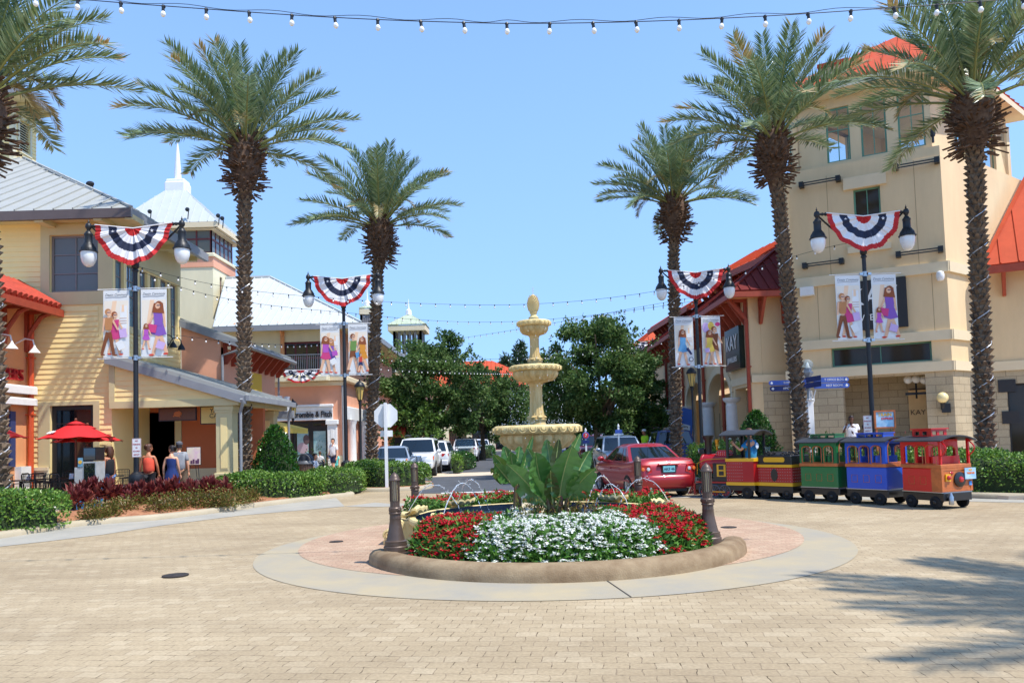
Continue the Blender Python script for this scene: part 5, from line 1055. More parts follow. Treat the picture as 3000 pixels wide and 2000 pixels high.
M['chrome']=mat('chrome',(220,222,226),.12,1,0);M['redlens']=mat('red_lens',(190,20,24),.15,0,.1,20,coat=.6);M['clearlens']=mat('headlamp_lens',(206,212,216),.12,.2,.25,25,coat=.6);M['orangelens']=mat('orange_lens',(226,110,40),.15,0,.1,20)
M['trim']=mat('black_trim',(30,32,34),.5,0,.05);M['rim']=mat('alloy_rim',(170,174,178),.3,.7,.05)
KIND={'sedan':dict(L=4.5,W=1.70,H=1.47,zb=.20,st=[(-1,.80,.42,.64),(-.985,.88,.32,.80),(-.955,.93,.26,.95),(-.90,.965,.23,1.035),(-.80,.985,.21,1.05),(-.66,1,.20,1.0),(-.3,1,.19,.96),(.2,1,.19,.95),(.5,1,.19,.95),(.62,.99,.2,.92),(.8,.97,.2,.85),(.92,.91,.2,.76),(.98,.82,.24,.66),(1,.72,.32,.56)],cab=dict(yb=(-1.52,1.22),yt=(-.78,.32),zb=.93,zt=1.46,wb=.80,wt=.585,c=.14),rw=.31,ax=(-1.28,1.32)),'suv':dict(L=4.8,W=1.92,H=1.82,zb=.3,st=[(-1,.86,.5,.86),(-.985,.93,.42,1.06),(-.96,.97,.38,1.1),(-.9,.99,.36,1.11),(-.5,1,.34,1.11),(0,1,.34,1.1),(.45,1,.34,1.1),(.55,.995,.34,1.09),(.75,.985,.35,1.05),(.9,.96,.36,1.0),(.965,.93,.38,.93),(.99,.88,.42,.84),(1,.82,.48,.72)],cab=dict(yb=(-2.33,1.28),yt=(-2.02,.55),zb=1.07,zt=1.80,wb=.92,wt=.74,c=.12),rw=.37,ax=(-1.42,1.45))}
def car(name,label,loc,heading,kind,pm,scale=(1,1,1),cat='car',extra=None,group='cars parked along the street'):
 K=KIND[kind];t=thing(name,label,cat,loc,heading,group);sx,sy,sz=scale;L,Wd=K['L']/2*sy,K['W']/2*sx
 b=MB();vs=[];N=0
 for(q,ws,zb,zt)in K['st']:
  w=Wd*ws;zb*=sz;zt*=sz;h=zt-zb
  half=[(0,zb),(w*.55,zb),(w*.88,zb+.02),(w*.965,zb+h*.16),(w*.99,zb+h*.36),(w,zb+h*.58),(w*.985,zb+h*.78),(w*.955,zt-h*.06),(w*.9,zt-.004),(w*.6,zt+.022),(0,zt+.03)]
  full=half+[(-x,z)for x,z in half[-2:0:-1]];N=len(full);vs+=[(x,q*L,z)for x,z in full]
 n=len(K['st']);fs=[(i*N+j,i*N+(j+1)%N,(i+1)*N+(j+1)%N,(i+1)*N+j)for i in range(n-1)for j in range(N)]+[tuple(range(N))[::-1],tuple((n-1)*N+j for j in range(N))]
 fs=[f[::-1]for f in fs]
 b.add(vs,fs);body=b.build('body',pm,t,sharp=38)
 rw=K['rw']*sz
 cut=MB()
 for ay in K['ax']:
  for s in(-1,1):
   pts=[(s*(Wd-.24),ay*sy+(rw+.055)*cos(u),rw+(rw+.055)*sin(u))for u in np.linspace(0,2*PI,25)[:-1]];cut.prism(pts,(s*.5,0,0))
 co=cut.build('cut',M['trim']);mod=body.modifiers.new('b','BOOLEAN');mod.object=co;mod.solver='EXACT';bpy.context.view_layer.update()
 me=bpy.data.meshes.new_from_object(body.evaluated_get(bpy.context.evaluated_depsgraph_get()));body.modifiers.clear()
 if len(me.polygons)>20:me.set_sharp_from_angle(angle=R(38));body.data=me
 bpy.data.objects.remove(co)
 if len(body.data.materials)==0:body.data.materials.append(pm)
 b=MB()
 for ay in K['ax']:b.box(-Wd+.2,Wd-.2,ay*sy-rw*.9,ay*sy+rw*.9,.12,rw*2+.02)
 b.box(-Wd*.7,Wd*.7,-L*.9,L*.9,.16,K['st'][5][2]*sz+.03);b.build('underbody',M['trim'],body)
 c=K['cab'];zb,zt,wb,wt,cu=c['zb']*sz,c['zt']*sz,c['wb']*sx,c['wt']*sx,c['c']
 yb=[v*sy for v in c['yb']];yt=[v*sy for v in c['yt']]
 def wv(v):return wb+(wt-wb)*v**1.15
 def zv(v):return zb+(zt-.07-zb)*v
 def Sf(u,v,o=0):return Vector((u*wv(v)*1.0,yb[1]+(yt[1]-yb[1])*v-cu*u*u*(1-.3*v)+o,zv(v)+o*.6))
 def Sr(u,v,o=0):return Vector((u*wv(v),yb[0]+(yt[0]-yb[0])*v+cu*u*u*.8-o,zv(v)+o*.6))
 def Ss(s,u,v,o=0):
  a=Sr(1,v).y;e=Sf(1,v).y;return Vector((s*(wv(v)+o+.02*sin(PI*u)),a+(e-a)*u,zv(v)+o*.4))
 b=MB();g=8
 def grid(f,u0,u1,v0,v1,nu=8,nv=6,flip=False,bb=None):
  vs=[f(u0+(u1-u0)*i/nu,v0+(v1-v0)*j/nv)for j in range(nv+1)for i in range(nu+1)];k=nu+1
  fs=[(j*k+i,j*k+i+1,(j+1)*k+i+1,(j+1)*k+i)for j in range(nv)for i in range(nu)];(bb or b).add(vs,[q[::-1]for q in fs]if flip else fs)
 grid(lambda u,v:Sf(u,v),-1,1,0,1,flip=True);grid(lambda u,v:Sr(u,v),-1,1,0,1);grid(lambda u,v:Ss(1,u,v),0,1,0,1);grid(lambda u,v:Ss(-1,u,v),0,1,0,1,flip=True)
 def roof(u,v):
  r=Sr(u,1);f=Sf(u,1);p=r.lerp(f,v);e=max(0,1-u**4)**.5;e2=(max(0,1-(2*v-1)**6))**.5;p.z+=.075*e*e2;p.x+=0;return p
 grid(roof,-1,1,0,1,10,10,flip=False);b.build('cabin',pm,t,sharp=50)
 def pane(nm,f,u0,u1,v0,v1,flip=False):
  bb=MB();grid(f,u0,u1,v0,v1,8,4,flip,bb);bb.build(nm,M['carglass'],t,sharp=180)
 pane('windscreen',lambda u,v:Sf(u,v,.008),-.92,.92,.07,.95,True);pane('rear_window',lambda u,v:Sr(u,v,.008),-.88,.88,.1 if kind=='sedan' else .16,.93)
 def slant(s,ua,ub):
  def f(u,v):
   return Ss(s,u,v,.007)
  return f
 cuts=[(.10,.22),(.26,.56),(.585,.90)]if kind=='sedan' else[(.06,.3),(.33,.6),(.63,.92)]
 for s in(-1,1):
  for(a,e)in cuts:pane('side_window',slant(s,a,e),a,e,.12,.9,s<0)
 for ay in K['ax']:
  for s in(-1,1):
   w=MB();w.lathe([(rw*.66,-.1),(rw*.95,-.105),(rw,-.08),(rw,.08),(rw*.95,.105),(rw*.66,.1)],24,cap=False)
   w.v=[(p[2]*s,p[0],p[1])for p in w.v];wo=w.build('wheel',M['rubber'],t);wo.location=(s*(Wd-.095),ay*sy,rw)
   r=MB();r.lathe([(rw*.68,.095),(rw*.6,.07),(rw*.2,.055),(.001,.06)],20,cap=False)
   for k in range(7):a=2*PI*k/7;r.slab((rw*.12*cos(a),rw*.12*sin(a),.075),(rw*.64*cos(a),rw*.64*sin(a),.085),.05,.02,up=(0,0,1))
   r.v=[(p[2]*s,p[0],p[1])for p in r.v];r.build('rim',M['rim'],wo)
 for s in(-1,1):
  b=MB();b.ball((s*(wb+.14),yb[1]-.42,zb+.1),.1,10,7,None,1.1,.75,.75);b.slab((s*(wb-.03),yb[1]-.42,zb+.04),(s*(wb+.1),yb[1]-.42,zb+.07),.06,.04);b.build('mirror',pm,t)
 if extra:extra(t,body,L,Wd,sz,pm)
 return t
def lens(t,nm,m,x0,x1,y,z0,z1,d=.05,tilt=0,par=None):
 b=MB();pts=[(x0,z0),(x1,z0+tilt),(x1,z1+tilt),(x0,z1)];yy=y;b.prism([(x,yy,z)for x,z in pts],(0,d,0));return b.build(nm,m,par or t,sharp=20)
def sedan_rear(t,body,L,Wd,sz,pm):
 for s in(-1,1):
  b=MB();pts=[(s*.47,.70),(s*.60,.66),(s*.80,.69),(s*.83,.80),(s*.80,.90),(s*.53,.89)];vs=[]
  yo=lambda x:-float(np.interp(abs(x),[0,.62,.72,.77,.81,.84],[L+.014,L+.012,L-.01,L-.04,L-.1,L-.2]))
  vs=[(x,yo(x),z)for x,z in pts]+[(x,yo(x)+.1,z)for x,z in pts];n=6;fs=[tuple(range(n)),tuple(range(2*n-1,n-1,-1))]+[(i,(i+1)%n,n+(i+1)%n,n+i)[::-1]for i in range(n)]
  if s>0:fs=[f[::-1]for f in fs]
  b.add(vs,[f[::-1]for f in fs]);tl=b.build('tail_lamp',M['redlens'],t,sharp=20)
  for(x,m)in((.58,'clearlens'),(.72,'orangelens')):
   q=MB();q.lathe([(.05,-.012),(.042,.014),(0,.018)][::1],14);q.v=[(p[0]+s*x,-p[2]+yo(x)-.004,p[1]+.785)for p in q.v];q.build('reflector',M[m],tl)
 b=MB();b.box(-.165,.165,-L-.03,-L-.018,.70,.86);pl=b.build('number_plate',mat('plate_blue',(120,190,200),.4,0,.2,20),t);text('lettering','AKS 46',.1,fc('plateink',(30,60,90)),pl,(0,-L-.032,.775),ext=.001,bold=.003)
 b=MB();b.box(-.2,.2,-L-.02,-L,.675,.875);b.build('plate_frame',M['trim'],t)
 b=MB();b.bbox(-.3,.3,-L-.035,-L+.05,.885,.93,.015);b.build('boot_handle',pm,t)
 b=MB();q=[(.05*cos(a),-L-.03,1.0-.035+.036*sin(a))for a in np.linspace(0,2*PI,17)];b.tube(q,.007,5);b.tube([(.02*cos(a),-L-.03,.965+.034*sin(a))for a in np.linspace(0,2*PI,13)],.005,5);b.tube([(.04*cos(a),-L-.03,.982+.014*sin(a))for a in np.linspace(0,2*PI,13)],.005,5);b.build('emblem',M['chrome'],t)
 text('lettering','COROLLA',.05,M['chrome'],t,(.52,-L+.03,.98),ext=.003)
 b=MB();
 vs=[];N=18
 for i in range(N+1):
  x=(i/N*2-1)*Wd*.985;y=-L-.05+.28*(abs(x)/Wd)**5
  vs+=[(x,y+.06,.62),(x,y,.60),(x,y-.015,.5),(x,y,.36),(x,y+.04,.30)]
 b.add(vs,[(i*5+j,i*5+j+1,(i+1)*5+j+1,(i+1)*5+j)for i in range(N)for j in range(4)]);b.build('bumper',pm,t,sharp=180)
 for s in(-1,1):b=MB();b.slab((s*(Wd+.004),-1.5,.45),(s*(Wd+.004),1.0,.45),.02,.05);b.build('side_moulding',pm,t)
 for s in(-1,1):
  for y in(.28,-.62):b=MB();b.bbox(s*Wd-.012,s*Wd+.02,y-.09,y+.09,.74,.775,.008);b.build('door_handle',pm,t)
 b=MB();b.tube([(0,-.8,1.5),(0,-.98,1.62)],.006,4);b.build('aerial',M['trim'],t)
 b=MB();b.slab((-.5,-1.78,.27),(-.5,-2.2,.27),.05,.05);b.build('exhaust',M['steel'],t)
def suv_front(grille=True,lamp=(.55,.86)):
 def f(t,body,L,Wd,sz,pm):
  for s in(-1,1):
   b=MB();vs=[];x0,x1=lamp[0]*Wd,lamp[1]*Wd+.1
   pts=[(s*x0,L-.0,.76*sz),(s*x1,L-.16,.79*sz),(s*x1,L-.2,.95*sz),(s*x0,L-.03,.93*sz)];b.prism(pts,(0,.035,.0));b.build('headlamp',M['clearlens'],t,sharp=20)
   b=MB();b.prism([(s*(x1-.07),L-.12,.78*sz),(s*(x1+.005),L-.19,.79*sz),(s*(x1+.005),L-.22,.95*sz),(s*(x1-.07),L-.15,.94*sz)],(0,.04,0));b.build('indicator',M['orangelens'],t,sharp=20)
   b=MB();b.bbox(s*Wd*.66-.1,s*Wd*.66+.1,L-.03,L+.015,.5*sz,.58*sz,.01);b.build('fog_lamp',M['clearlens'],t)
  b=MB();gx=lamp[0]*Wd-.04
  b.box(-gx,gx,L-.06,L+.012,.70*sz,.95*sz);g_=b.build('grille',M['trim'],t);b=MB()
  for k in range(13):x=-gx+.02+(2*gx-.04)*k/12;b.box(x-.014,x+.014,L,L+.03,.71*sz,.94*sz)
  b.box(-gx-.02,gx+.02,L-.02,L+.035,.945*sz,.98*sz);b.box(-gx-.02,gx+.02,L-.02,L+.035,.68*sz,.705*sz);b.build('grille_bars',M['chrome'],g_)
  b=MB();b.bbox(-Wd*.9,Wd*.9,L-.2,L+.05,.42*sz,.66*sz,.05);b.build('bumper',pm,t);b=MB();b.box(-Wd*.55,Wd*.5,L+.03,L+.056,.47*sz,.56*sz);b.build('air_intake',M['trim'],t)
  for s in(-1,1):b=MB();b.tube([(s*.66,-1.8,1.86*sz),(s*.66,-1.7,1.91*sz),(s*.66,.2,1.91*sz),(s*.66,.35,1.86*sz)],.02,6);b.build('roof_rail',M['trim'],t)
 return f
def suv_rear(t,body,L,Wd,sz,pm):
 for s in(-1,1):
  b=MB();b.prism([(s*Wd*.6,-L-.012,.88*sz),(s*Wd*.97,-L+.07,.9*sz),(s*Wd*.97,-L+.07,1.03*sz),(s*Wd*.6,-L-.012,1.05*sz)],(0,.03,0));b.build('tail_lamp',M['redlens'],t,sharp=20)
  b=MB();b.box(s*Wd*.72-.08,s*Wd*.72+.08,-L-.035,-L,.52*sz,.57*sz);b.build('reflector',M['redlens'],t)
 b=MB();b.bbox(-Wd*.92,Wd*.92,-L-.05,-L+.2,.42*sz,.68*sz,.05);b.build('bumper',pm,t);b=MB();b.box(-.16,.16,-L-.02,-L,.78*sz,.9*sz);b.build('number_plate',M['white'],t)
 b=MB();b.box(-.6,.6,-L-.04,-L+.1,.36*sz,.43*sz);b.build('valance',M['trim'],t)
 for s in(-1,1):b=MB();b.tube([(s*.66,-1.8,1.86*sz),(s*.66,-1.7,1.91*sz),(s*.66,.2,1.91*sz),(s*.66,.35,1.86*sz)],.02,6);b.build('roof_rail',M['trim'],t)
PW=paint('white_car_paint',(226,228,230));PS=paint('silver_car_paint',(172,184,196),.5);PR=paint('red_car_paint',(158,28,38),.25);PM=paint('maroon_car_paint',(110,24,38),.2);PB=paint('navy_car_paint',(32,48,96),.3);PBL=paint('blue_car_paint',(50,90,130),.3)
h=R(11);car('sedan_car','metallic red sedan seen from behind, leaving the round-about',(3.72,23.35,0),h,'sedan',PR,extra=sedan_rear,group=None)
car('parked_car','silver blue car facing the camera behind the octagonal sign post',(-5.42,35.4,0),PI+.04,'sedan',PS,(1.05,1.0,1.06),extra=suv_front(True,(.42,.84)))
car('parked_suv','white SUV with a bright vertical-bar grille facing the camera',(-4.84,40.3,0),PI+.01,'suv',PW,(1.04,1.05,1.06),'SUV',suv_front(True,(.42,.9)))
car('parked_suv','white SUV showing its red tail lamps, right of the grille-front SUV',(-4.5,45.9,0),-.02,'suv',PW,(1.02,1,.97),'SUV',suv_rear)
car('parked_suv','boxy white SUV seen from behind next to the golf cart',(-3.8,64,0),0,'suv',PW,(1.05,.95,1.06),'SUV',suv_rear)
car('parked_car','dark blue car at the front of the far white trucks',(-3.7,73,0),PI,'sedan',PBL,extra=suv_front(True,(.42,.84)))
car('parked_suv','far white truck behind the dark blue car',(-3.75,80,0),PI,'suv',PW,(1,1.05,1.0),'truck',suv_front(True,(.42,.9)))
car('parked_suv','farthest white truck at the bend of the street',(-3.6,89,0),PI,'suv',PW,(1,1,.98),'truck',suv_front(True,(.42,.9)))
car('parked_suv','silver SUV facing the camera right of the fountain',(4.72,35.4,0),PI+.02,'suv',PS,(.96,1,.96),'SUV',suv_front(True,(.42,.9)))
car('parked_suv','pale SUV mostly hidden behind the silver SUV',(5.45,43.5,0),PI,'suv',PW,(.96,1,.97),'SUV',suv_front(True,(.42,.9)))
car('parked_suv','dark red SUV facing the camera behind the number 7 sign',(4.95,50,0),PI,'suv',PM,(1.02,1,1.03),'SUV',suv_front(True,(.42,.9)))
car('parked_suv','dark navy SUV seen from behind the date palm trunk',(7.62,38.6,0),-.06,'suv',PB,(1.0,1,1.07),'SUV',suv_rear)
car('parked_car','dark blue car glimpsed between the basin and the dark red SUV',(4.3,62,0),PI,'sedan',PB,extra=suv_front(True,(.42,.84)))
t=thing('golf_cart','dark golf cart with a flat roof and pale seat behind the small dark hedge','golf cart',(-3.0,49,0),PI);b=MB();b.bbox(-.58,.58,-1.1,1.15,.3,.62,.06);b.bbox(-.55,.55,.7,1.2,.5,.95,.12);b.build('body',paint('cart_grey',(60,66,74)),t)
b=MB();b.bbox(-.62,.62,-.95,.85,1.78,1.86,.03);b.build('roof',M['trim'],t)
b=MB();b.bbox(-.5,.5,-.55,-.1,.62,.8,.05);b.bbox(-.5,.5,-.62,-.5,.8,1.2,.05);b.build('seat',M['cream'],t)
for x in(-.56,.56):
 for y,y2 in((-.9,-.85),(.95,.7)):b=MB();b.slab((x,y,.6),(x,y2,1.8),.03,.03,up=(0,1,0));b.build('roof_post',M['trim'],t)
b=MB();b.prism([(-.53,.96,.95),(.53,.96,.95),(.53,.72,1.76),(-.53,.72,1.76)],(0,.01,0));b.build('windscreen',M['clear'],t)
for x in(-.52,.52):
 for y in(-.75,.8):b=MB();b.lathe([(.1,-.08),(.22,-.09),(.22,.09),(.1,.08)],16);b.v=[(p[2],p[0],p[1])for p in b.v];o=b.build('wheel',M['rubber'],t);o.location=(x,y,.22)
for s in(-1,1):b=MB();b.ball((s*.38,1.2,.78),.07,8,6);b.build('headlamp',M['clearlens'],t)
TG=paint('train_green',(10,112,54));TB=paint('train_blue',(20,80,196));TR=paint('train_red',(206,14,18));TY=paint('train_yellow',(232,176,24));TK=mat('train_black',(22,22,24),.4,0,.1,5,coat=.3);TRK=mat('train_roof',(52,54,58),.5,0,.1,5);TD=paint('train_dark_red',(170,16,22))
M['stitch']=mat('train_outline',(196,110,50),.5,0,.05)
def wheelset(t,xs,ys,r=.135,w=.07,hub=False):
 for x in xs:
  for y in ys:
   s=1 if x>0 else-1;b=MB();b.lathe([(.03,w/2),(r*.55,w/2),(r*.6,w/2+.01),(r*.94,w/2),(r,w/2-.015),(r,-w/2),(0,-w/2)],20);b.v=[(p[2]*s,p[0],p[1])for p in b.v];o=b.build('wheel',M['rubber'],t);o.location=(x,y,r)
   b=MB();b.lathe([(.045,w/2+.012),(.03,w/2+.02),(0,w/2+.02)],10);b.v=[(p[2]*s,p[0],p[1])for p in b.v];b.build('hub',TK,o)
def arch(x0,x1,z0,zs,n=8):
 c=(x0+x1)/2;r=(x1-x0)/2;return[(x0,z0),(x1,z0)]+[(c+r*cos(a),zs+r*.6*sin(a))for a in np.linspace(0,PI,n)]
def ringof(loop,o):
 cx=sum(p[0]for p in loop)/len(loop);cz=sum(p[1]for p in loop)/len(loop)
 return[(x+(o if x<cx else-o),z+(o if z<cz-.05 else-o))for x,z in loop]
HW,HL=.42,.49
def frameY(b,O,U,loops,th,w):
 for l in loops:b.panel([(x-(w if x<sum(q[0]for q in l)/len(l)else-w),z+(-w if z<1.1 else w))for x,z in l],[l],O,U,(0,0,1),th)
def carriage(name,label,pos,head,col,caboose=False):
 t=thing(name,label,'train carriage',(pos[0],pos[1],0),math.atan2(-head[0],head[1]),None if caboose else 'carriages of the little train')
 b=MB();b.bbox(-HW+.02,HW-.02,-HL-.02,HL+.02,.17,.335,.015);b.box(-.05,.05,HL,HL+.3,.2,.25);b.build('chassis',TK,t);wheelset(t,(-HW+.04,HW-.04),(-.3,.3))
 b=MB();b.box(-HW-.006,HW+.006,-HL-.006,HL+.006,.335,.352);b.build('sill_strip',M['steel'],t)
 b=MB();b.bbox(-HW,HW,-HL,HL,.352,.84,.02);b.build('body',col if not caboose else TR,t)
 wn=[(-HL+.07+i*.29,-HL+.07+i*.29+.225)for i in range(3)]if not caboose else[(-.12,.07),(.14,.4)]
 sl=[arch(a,c,.93,1.25)for a,c in wn];el=[arch(-HW+.09,HW-.09,.93,1.27)]if not caboose else[arch(-.34,-.05,.93,1.2),arch(.05,.34,.93,1.2)]
 b=MB();zt=1.42;up=(0,0,1);y0=-HL if not caboose else-.22
 b.panel([(-HL if not caboose else-.22,.915),(HL,.915),(HL,zt),(-HL if not caboose else-.22,zt)],sl,(HW,0,0),(0,1,0),up,.035)
 b.panel([(-HL,.915),(HL if not caboose else .22,.915),(HL if not caboose else .22,zt),(-HL,zt)],[[(-x,z)for x,z in l][::-1]for l in sl],(-HW,0,0),(0,-1,0),up,.035)
 b.panel([(-HW+.036,.915),(HW-.036,.915),(HW-.036,zt),(-HW+.036,zt)],el,(0,y0,0),(1,0,0),up,.035);b.panel([(-HW+.036,.915),(HW-.036,.915),(HW-.036,zt),(-HW+.036,zt)],[arch(-HW+.09,HW-.09,.93,1.27)],(0,HL,0),(-1,0,0),up,.035)
 b.build('window_wall',col,t)
 b=MB();b.bbox(-HW-.015,HW+.015,-HL-.015,HL+.015,.84,.915,.01);b.build('waist_rail',M['woodorange'],t)
 for s in(-1,1):
  for(a,c)in wn:
   l=arch(a,c,.93,1.25);pts=[Vector((s*(HW+.006),x*(1 if s>0 else-1),z))for x,z in l];b=MB();b.tube(pts+[pts[0]],.012,4);b.build('window_frame',M['woodorange']if s<0 or caboose else M['stitch'],t)
  if not caboose or True:
   for i in range(3 if not caboose else 2):
    y=-.3+.29*i+(0 if not caboose else .25);b=MB();b.tube([(s*(HW+.003),y-.07,.5),(s*(HW+.003),y+.07,.5),(s*(HW+.003),y+.07,.66),(s*(HW+.003),y-.07,.66),(s*(HW+.003),y-.07,.5)],.005,4);b.build('panel_outline',M['stitch'],t)
 for l in el:pts=[Vector((x,y0-.006,z))for x,z in l];b=MB();b.tube(pts+[pts[0]],.012,4);b.build('window_frame',M['woodorange'],t)
 b=MB()
 for y in(-.28,.1):b.box(-HW+.04,HW-.04,y,y+.05,.6,1.08)
 b.build('seat_back',col,t)
 b=MB();n=12;oy=.07 if not caboose else .1;top=[(-(HW+.09)+2*(HW+.09)*i/n,1.415+.1*(1-(2*i/n-1)**2))for i in range(n+1)];b.prism([(x,-HL-oy,z)for x,z in top]+[(x,-HL-oy,z-.025)for x,z in top[::-1]],(0,2*HL+2*oy,0));b.build('roof',TRK,t,sharp=40)
 if not caboose:
  b=MB();b.panel([(-.33,1.47),(.33,1.47),(.33,1.585),(-.33,1.585)],[[(-.3+.21*i,1.505),(-.12+.21*i,1.505),(-.12+.21*i,1.56),(-.3+.21*i,1.56)]for i in range(3)],(.2,0,0),(0,1,0),up,.02);b.panel([(-.33,1.47),(.33,1.47),(.33,1.585),(-.33,1.585)],[[(-.3+.21*i,1.505),(-.12+.21*i,1.505),(-.12+.21*i,1.56),(-.3+.21*i,1.56)]for i in range(3)],(-.2,0,0),(0,-1,0),up,.02)
  b.box(-.18,.18,-.33,-.31,1.48,1.585);b.box(-.18,.18,.31,.33,1.48,1.585);b.box(-.22,.22,-.35,.35,1.586,1.605);b.build('clerestory',col,t)
 else:
  b=MB();loops=[[(-.19+.2*i,1.52),(-.06+.2*i,1.52),(-.06+.2*i,1.6),(-.19+.2*i,1.6)]for i in range(2)];
  for(O,U)in(((.22,.1,0),(0,1,0)),((-.22,.1,0),(0,-1,0)),((0,-.14,0),(1,0,0)),((0,.34,0),(-1,0,0))):b.panel([(-.24 if U[1]else-.199,1.47),(.24 if U[1]else .199,1.47),(.24 if U[1]else .199,1.64),(-.24 if U[1]else-.199,1.64)],loops,O,U,up,.02)
  b.box(-.25,.25,-.17,.37,1.641,1.665);b.build('cupola',TR,t)
  b=MB();b.box(-HW-.01,HW+.01,-HL-.012,-HL,.36,.835)
  for s in(-1,1):b.box(s*(HW+.004)-.006,s*(HW+.004)+.006,-HL,-.26,.36,.835)
  b.build('wooden_panel',M['woodorange'],t)
  b=MB()
  for(x0,x1)in((-HW-.012,-HW+.05),(HW-.05,HW+.012)):b.box(x0,x1,-HL-.022,-HL-.012,.36,.835)
  b.box(-HW,HW,-HL-.02,-HL-.0125,.36,.4);b.box(-HW,HW,-HL-.02,-HL-.0125,.79,.835);b.build('panel_trim',M['woodorange'],t)
  b=MB();b.lathe([(.155,-.0),(.155,.03),(.12,.045),(.1,.05),(0,.05)],24);b.v=[(p[0]+.06,-HL-.013-p[2],p[1]+.6)for p in b.v];d=b.build('round_plate',TK,t)
  b=MB();b.lathe([(.065,.045),(.05,.075),(0,.085)],16);b.v=[(p[0]+.06,-HL-.013-p[2],p[1]+.6)for p in b.v];b.build('red_lamp',M['redlens'],d)
  b=MB();b.box(-.33,-.2,-HL-.04,-HL-.013,.57,.72);bx_=b.build('lamp_box',TY,t);b=MB();b.ball((-.265,-HL-.045,.645),.048,10,7);b.build('red_lamp',M['redlens'],bx_)
  b=MB();b.ball((-.15,-HL-.02,.74),.03,8,6,None,1.9,.5,.8);b.build('red_lamp',M['redlens'],t)
  b=MB();b.box(.17,.48,-HL-.07,-HL-.055,.60,.83);pl=b.build('sign_plate',MATS['sky_blue_print'],t);text('lettering','NO',.06,fc('signyellow',(228,170,40)),pl,(.325,-HL-.072,.785),ext=.002,bold=.002);text('lettering','TRESPASS',.055,fc('signorange',(226,120,40)),pl,(.325,-HL-.072,.72),ext=.002,bold=.002,sx=.95)
  b=MB();b.box(.33,.4,-HL-.03,-HL-.013,.47,.55);b.build('sticker',fc('stickerblue',(80,150,220)),t)
  for s in(-1,1):
   b=MB();b.slab((s*(HW-.025),-HL+.02,.9),(s*(HW-.025),-HL+.02,1.43),.04,.05,up=(0,1,0));b.build('post',TR,t)
   b=MB();pts=[(s*(HW-.02),-HL+.03,1.42)]+[(s*(HW-.02+0),-HL+.03+.0-.16*sin(u),1.42-.36*u/PI)for u in np.linspace(0.3,PI,10)];b.tube(pts,.014,5);b.tube([(s*(HW-.02),-HL+.03,1.4),(s*(HW-.02),-HL-.08,1.4)],.014,5);b.build('scroll',TR,t)
  b=MB();b.lathe([(.045,.1),(.05,.12),(.05,.26),(.03,.3),(.02,.34)],12,(-.27,-HL-.08,0));b.box(-.3,-.24,-HL-.08,-HL,.24,.28);b.build('hitch',M['steel'],t)
 return t
carriage('train_carriage','green open-windowed carriage of the little train',(7.56,18.95),(-.58,.81),TG)
carriage('train_carriage','blue open-windowed carriage of the little train',(8.24,17.93),(-.54,.84),TB)
carriage('train_caboose','red caboose with an orange wooden end at the tail of the little train',(8.93,16.72),(-.36,.93),TR,True)
def studs(b,O,U,x0,x1,z0,z1,nx,nz):
 O=Vector(O);U=Vector(U);N_=U.cross(Vector((0,0,1)))
 for i in range(nx):
  for j in range(nz):p=O+U*(x0+(x1-x0)*i/(nx-1))+Vector((0,0,z0+(z1-z0)*j/(nz-1)));b.ball(p+N_*.002,.009,6,4)
t=thing('coal_wagon','black and dark red coal wagon with yellow bands behind the locomotive','train carriage',(6.83,19.98,0),math.atan2(.62,.78));b=MB();b.bbox(-HW,HW,-HL,HL,.17,.335,.015);b.box(-.05,.05,HL,HL+.3,.2,.25);b.build('chassis',TK,t);wheelset(t,(-HW+.04,HW-.04),(-.32,.3))
b=MB();b.bbox(-HW,HW,-HL,HL,.42,.8,.02);b.build('body',TD,t);b=MB();b.box(-HW-.012,HW+.012,-HL-.012,HL+.012,.335,.42);b.box(-HW-.012,HW+.012,-HL-.012,HL+.012,.8,.87);b.build('yellow_band',TY,t)
b=MB();b.bbox(-HW+.01,HW-.01,-HL+.01,HL-.01,.87,1.1,.02);b.build('coal_box',TK,t);b=MB();b.ball((0,0,1.08),.4,22,8,None,1,1.12,.22)
for i in range(120):b.ball((random.uniform(-.36,.36),random.uniform(-.44,.44),1.1+random.uniform(0,.06)),random.uniform(.025,.045),5,3)
o=b.build('coal',mat('coal',(26,26,28),.5,0,.4,20),t,sharp=20)
for s in(-1,1):
 b=MB();b.panel([(-.27,.93),(.27,.93),(.3,.97),(.3,1.02),(.26,1.05),(-.26,1.05),(-.3,1.02),(-.3,.97)],[],(s*(HW+.003),0,0),(0,s,0),(0,0,1),.01);b.build('yellow_panel',TY,t)
 b=MB();b.lathe([(.13,0),(.13,.012),(0,.012)],24,sx=1);b.v=[(s*(HW+p[2]),p[0]*.72,p[1]*1.2+.61)for p in b.v];b.build('oval_plate',TK,t)
 b=MB();studs(b,(s*HW,0,0),(0,s,0),-.44,.44,.46,.76,14,5);b.build('studs',M['steel'],t)
b=MB();studs(b,(0,-HL,0),(1,0,0),-.36,.36,.46,.76,10,5);b.build('studs',M['steel'],t)
hd=Vector((-.72,.69));t=thing('train_locomotive','black and red toy steam locomotive with an open cab and a driver in blue','train locomotive',(5.86,20.85,0),math.atan2(.72,.69))
b=MB();b.bbox(-.4,.4,-.72,1.0,.2,.36,.02);b.box(-.3,.3,-.4,.95,.36,.5);b.build('chassis',TK,t)
b=MB();n=12;pts=[(-.42,-.72),(-.46,-.45),(-.46,.02),(.46,.02),(.46,-.45),(.42,-.72),(.25,-.8),(-.25,-.8)];b.prism([(x,y,.42)for x,y in pts],(0,0,.53));b.build('cab_body',TD,t,sharp=20)
b=MB()
for z0,z1,k in((.34,.42,1.03),(.95,1.03,1.04)):b.prism([(x*k,y*k+(.01),z0)for x,y in pts],(0,0,z1-z0))
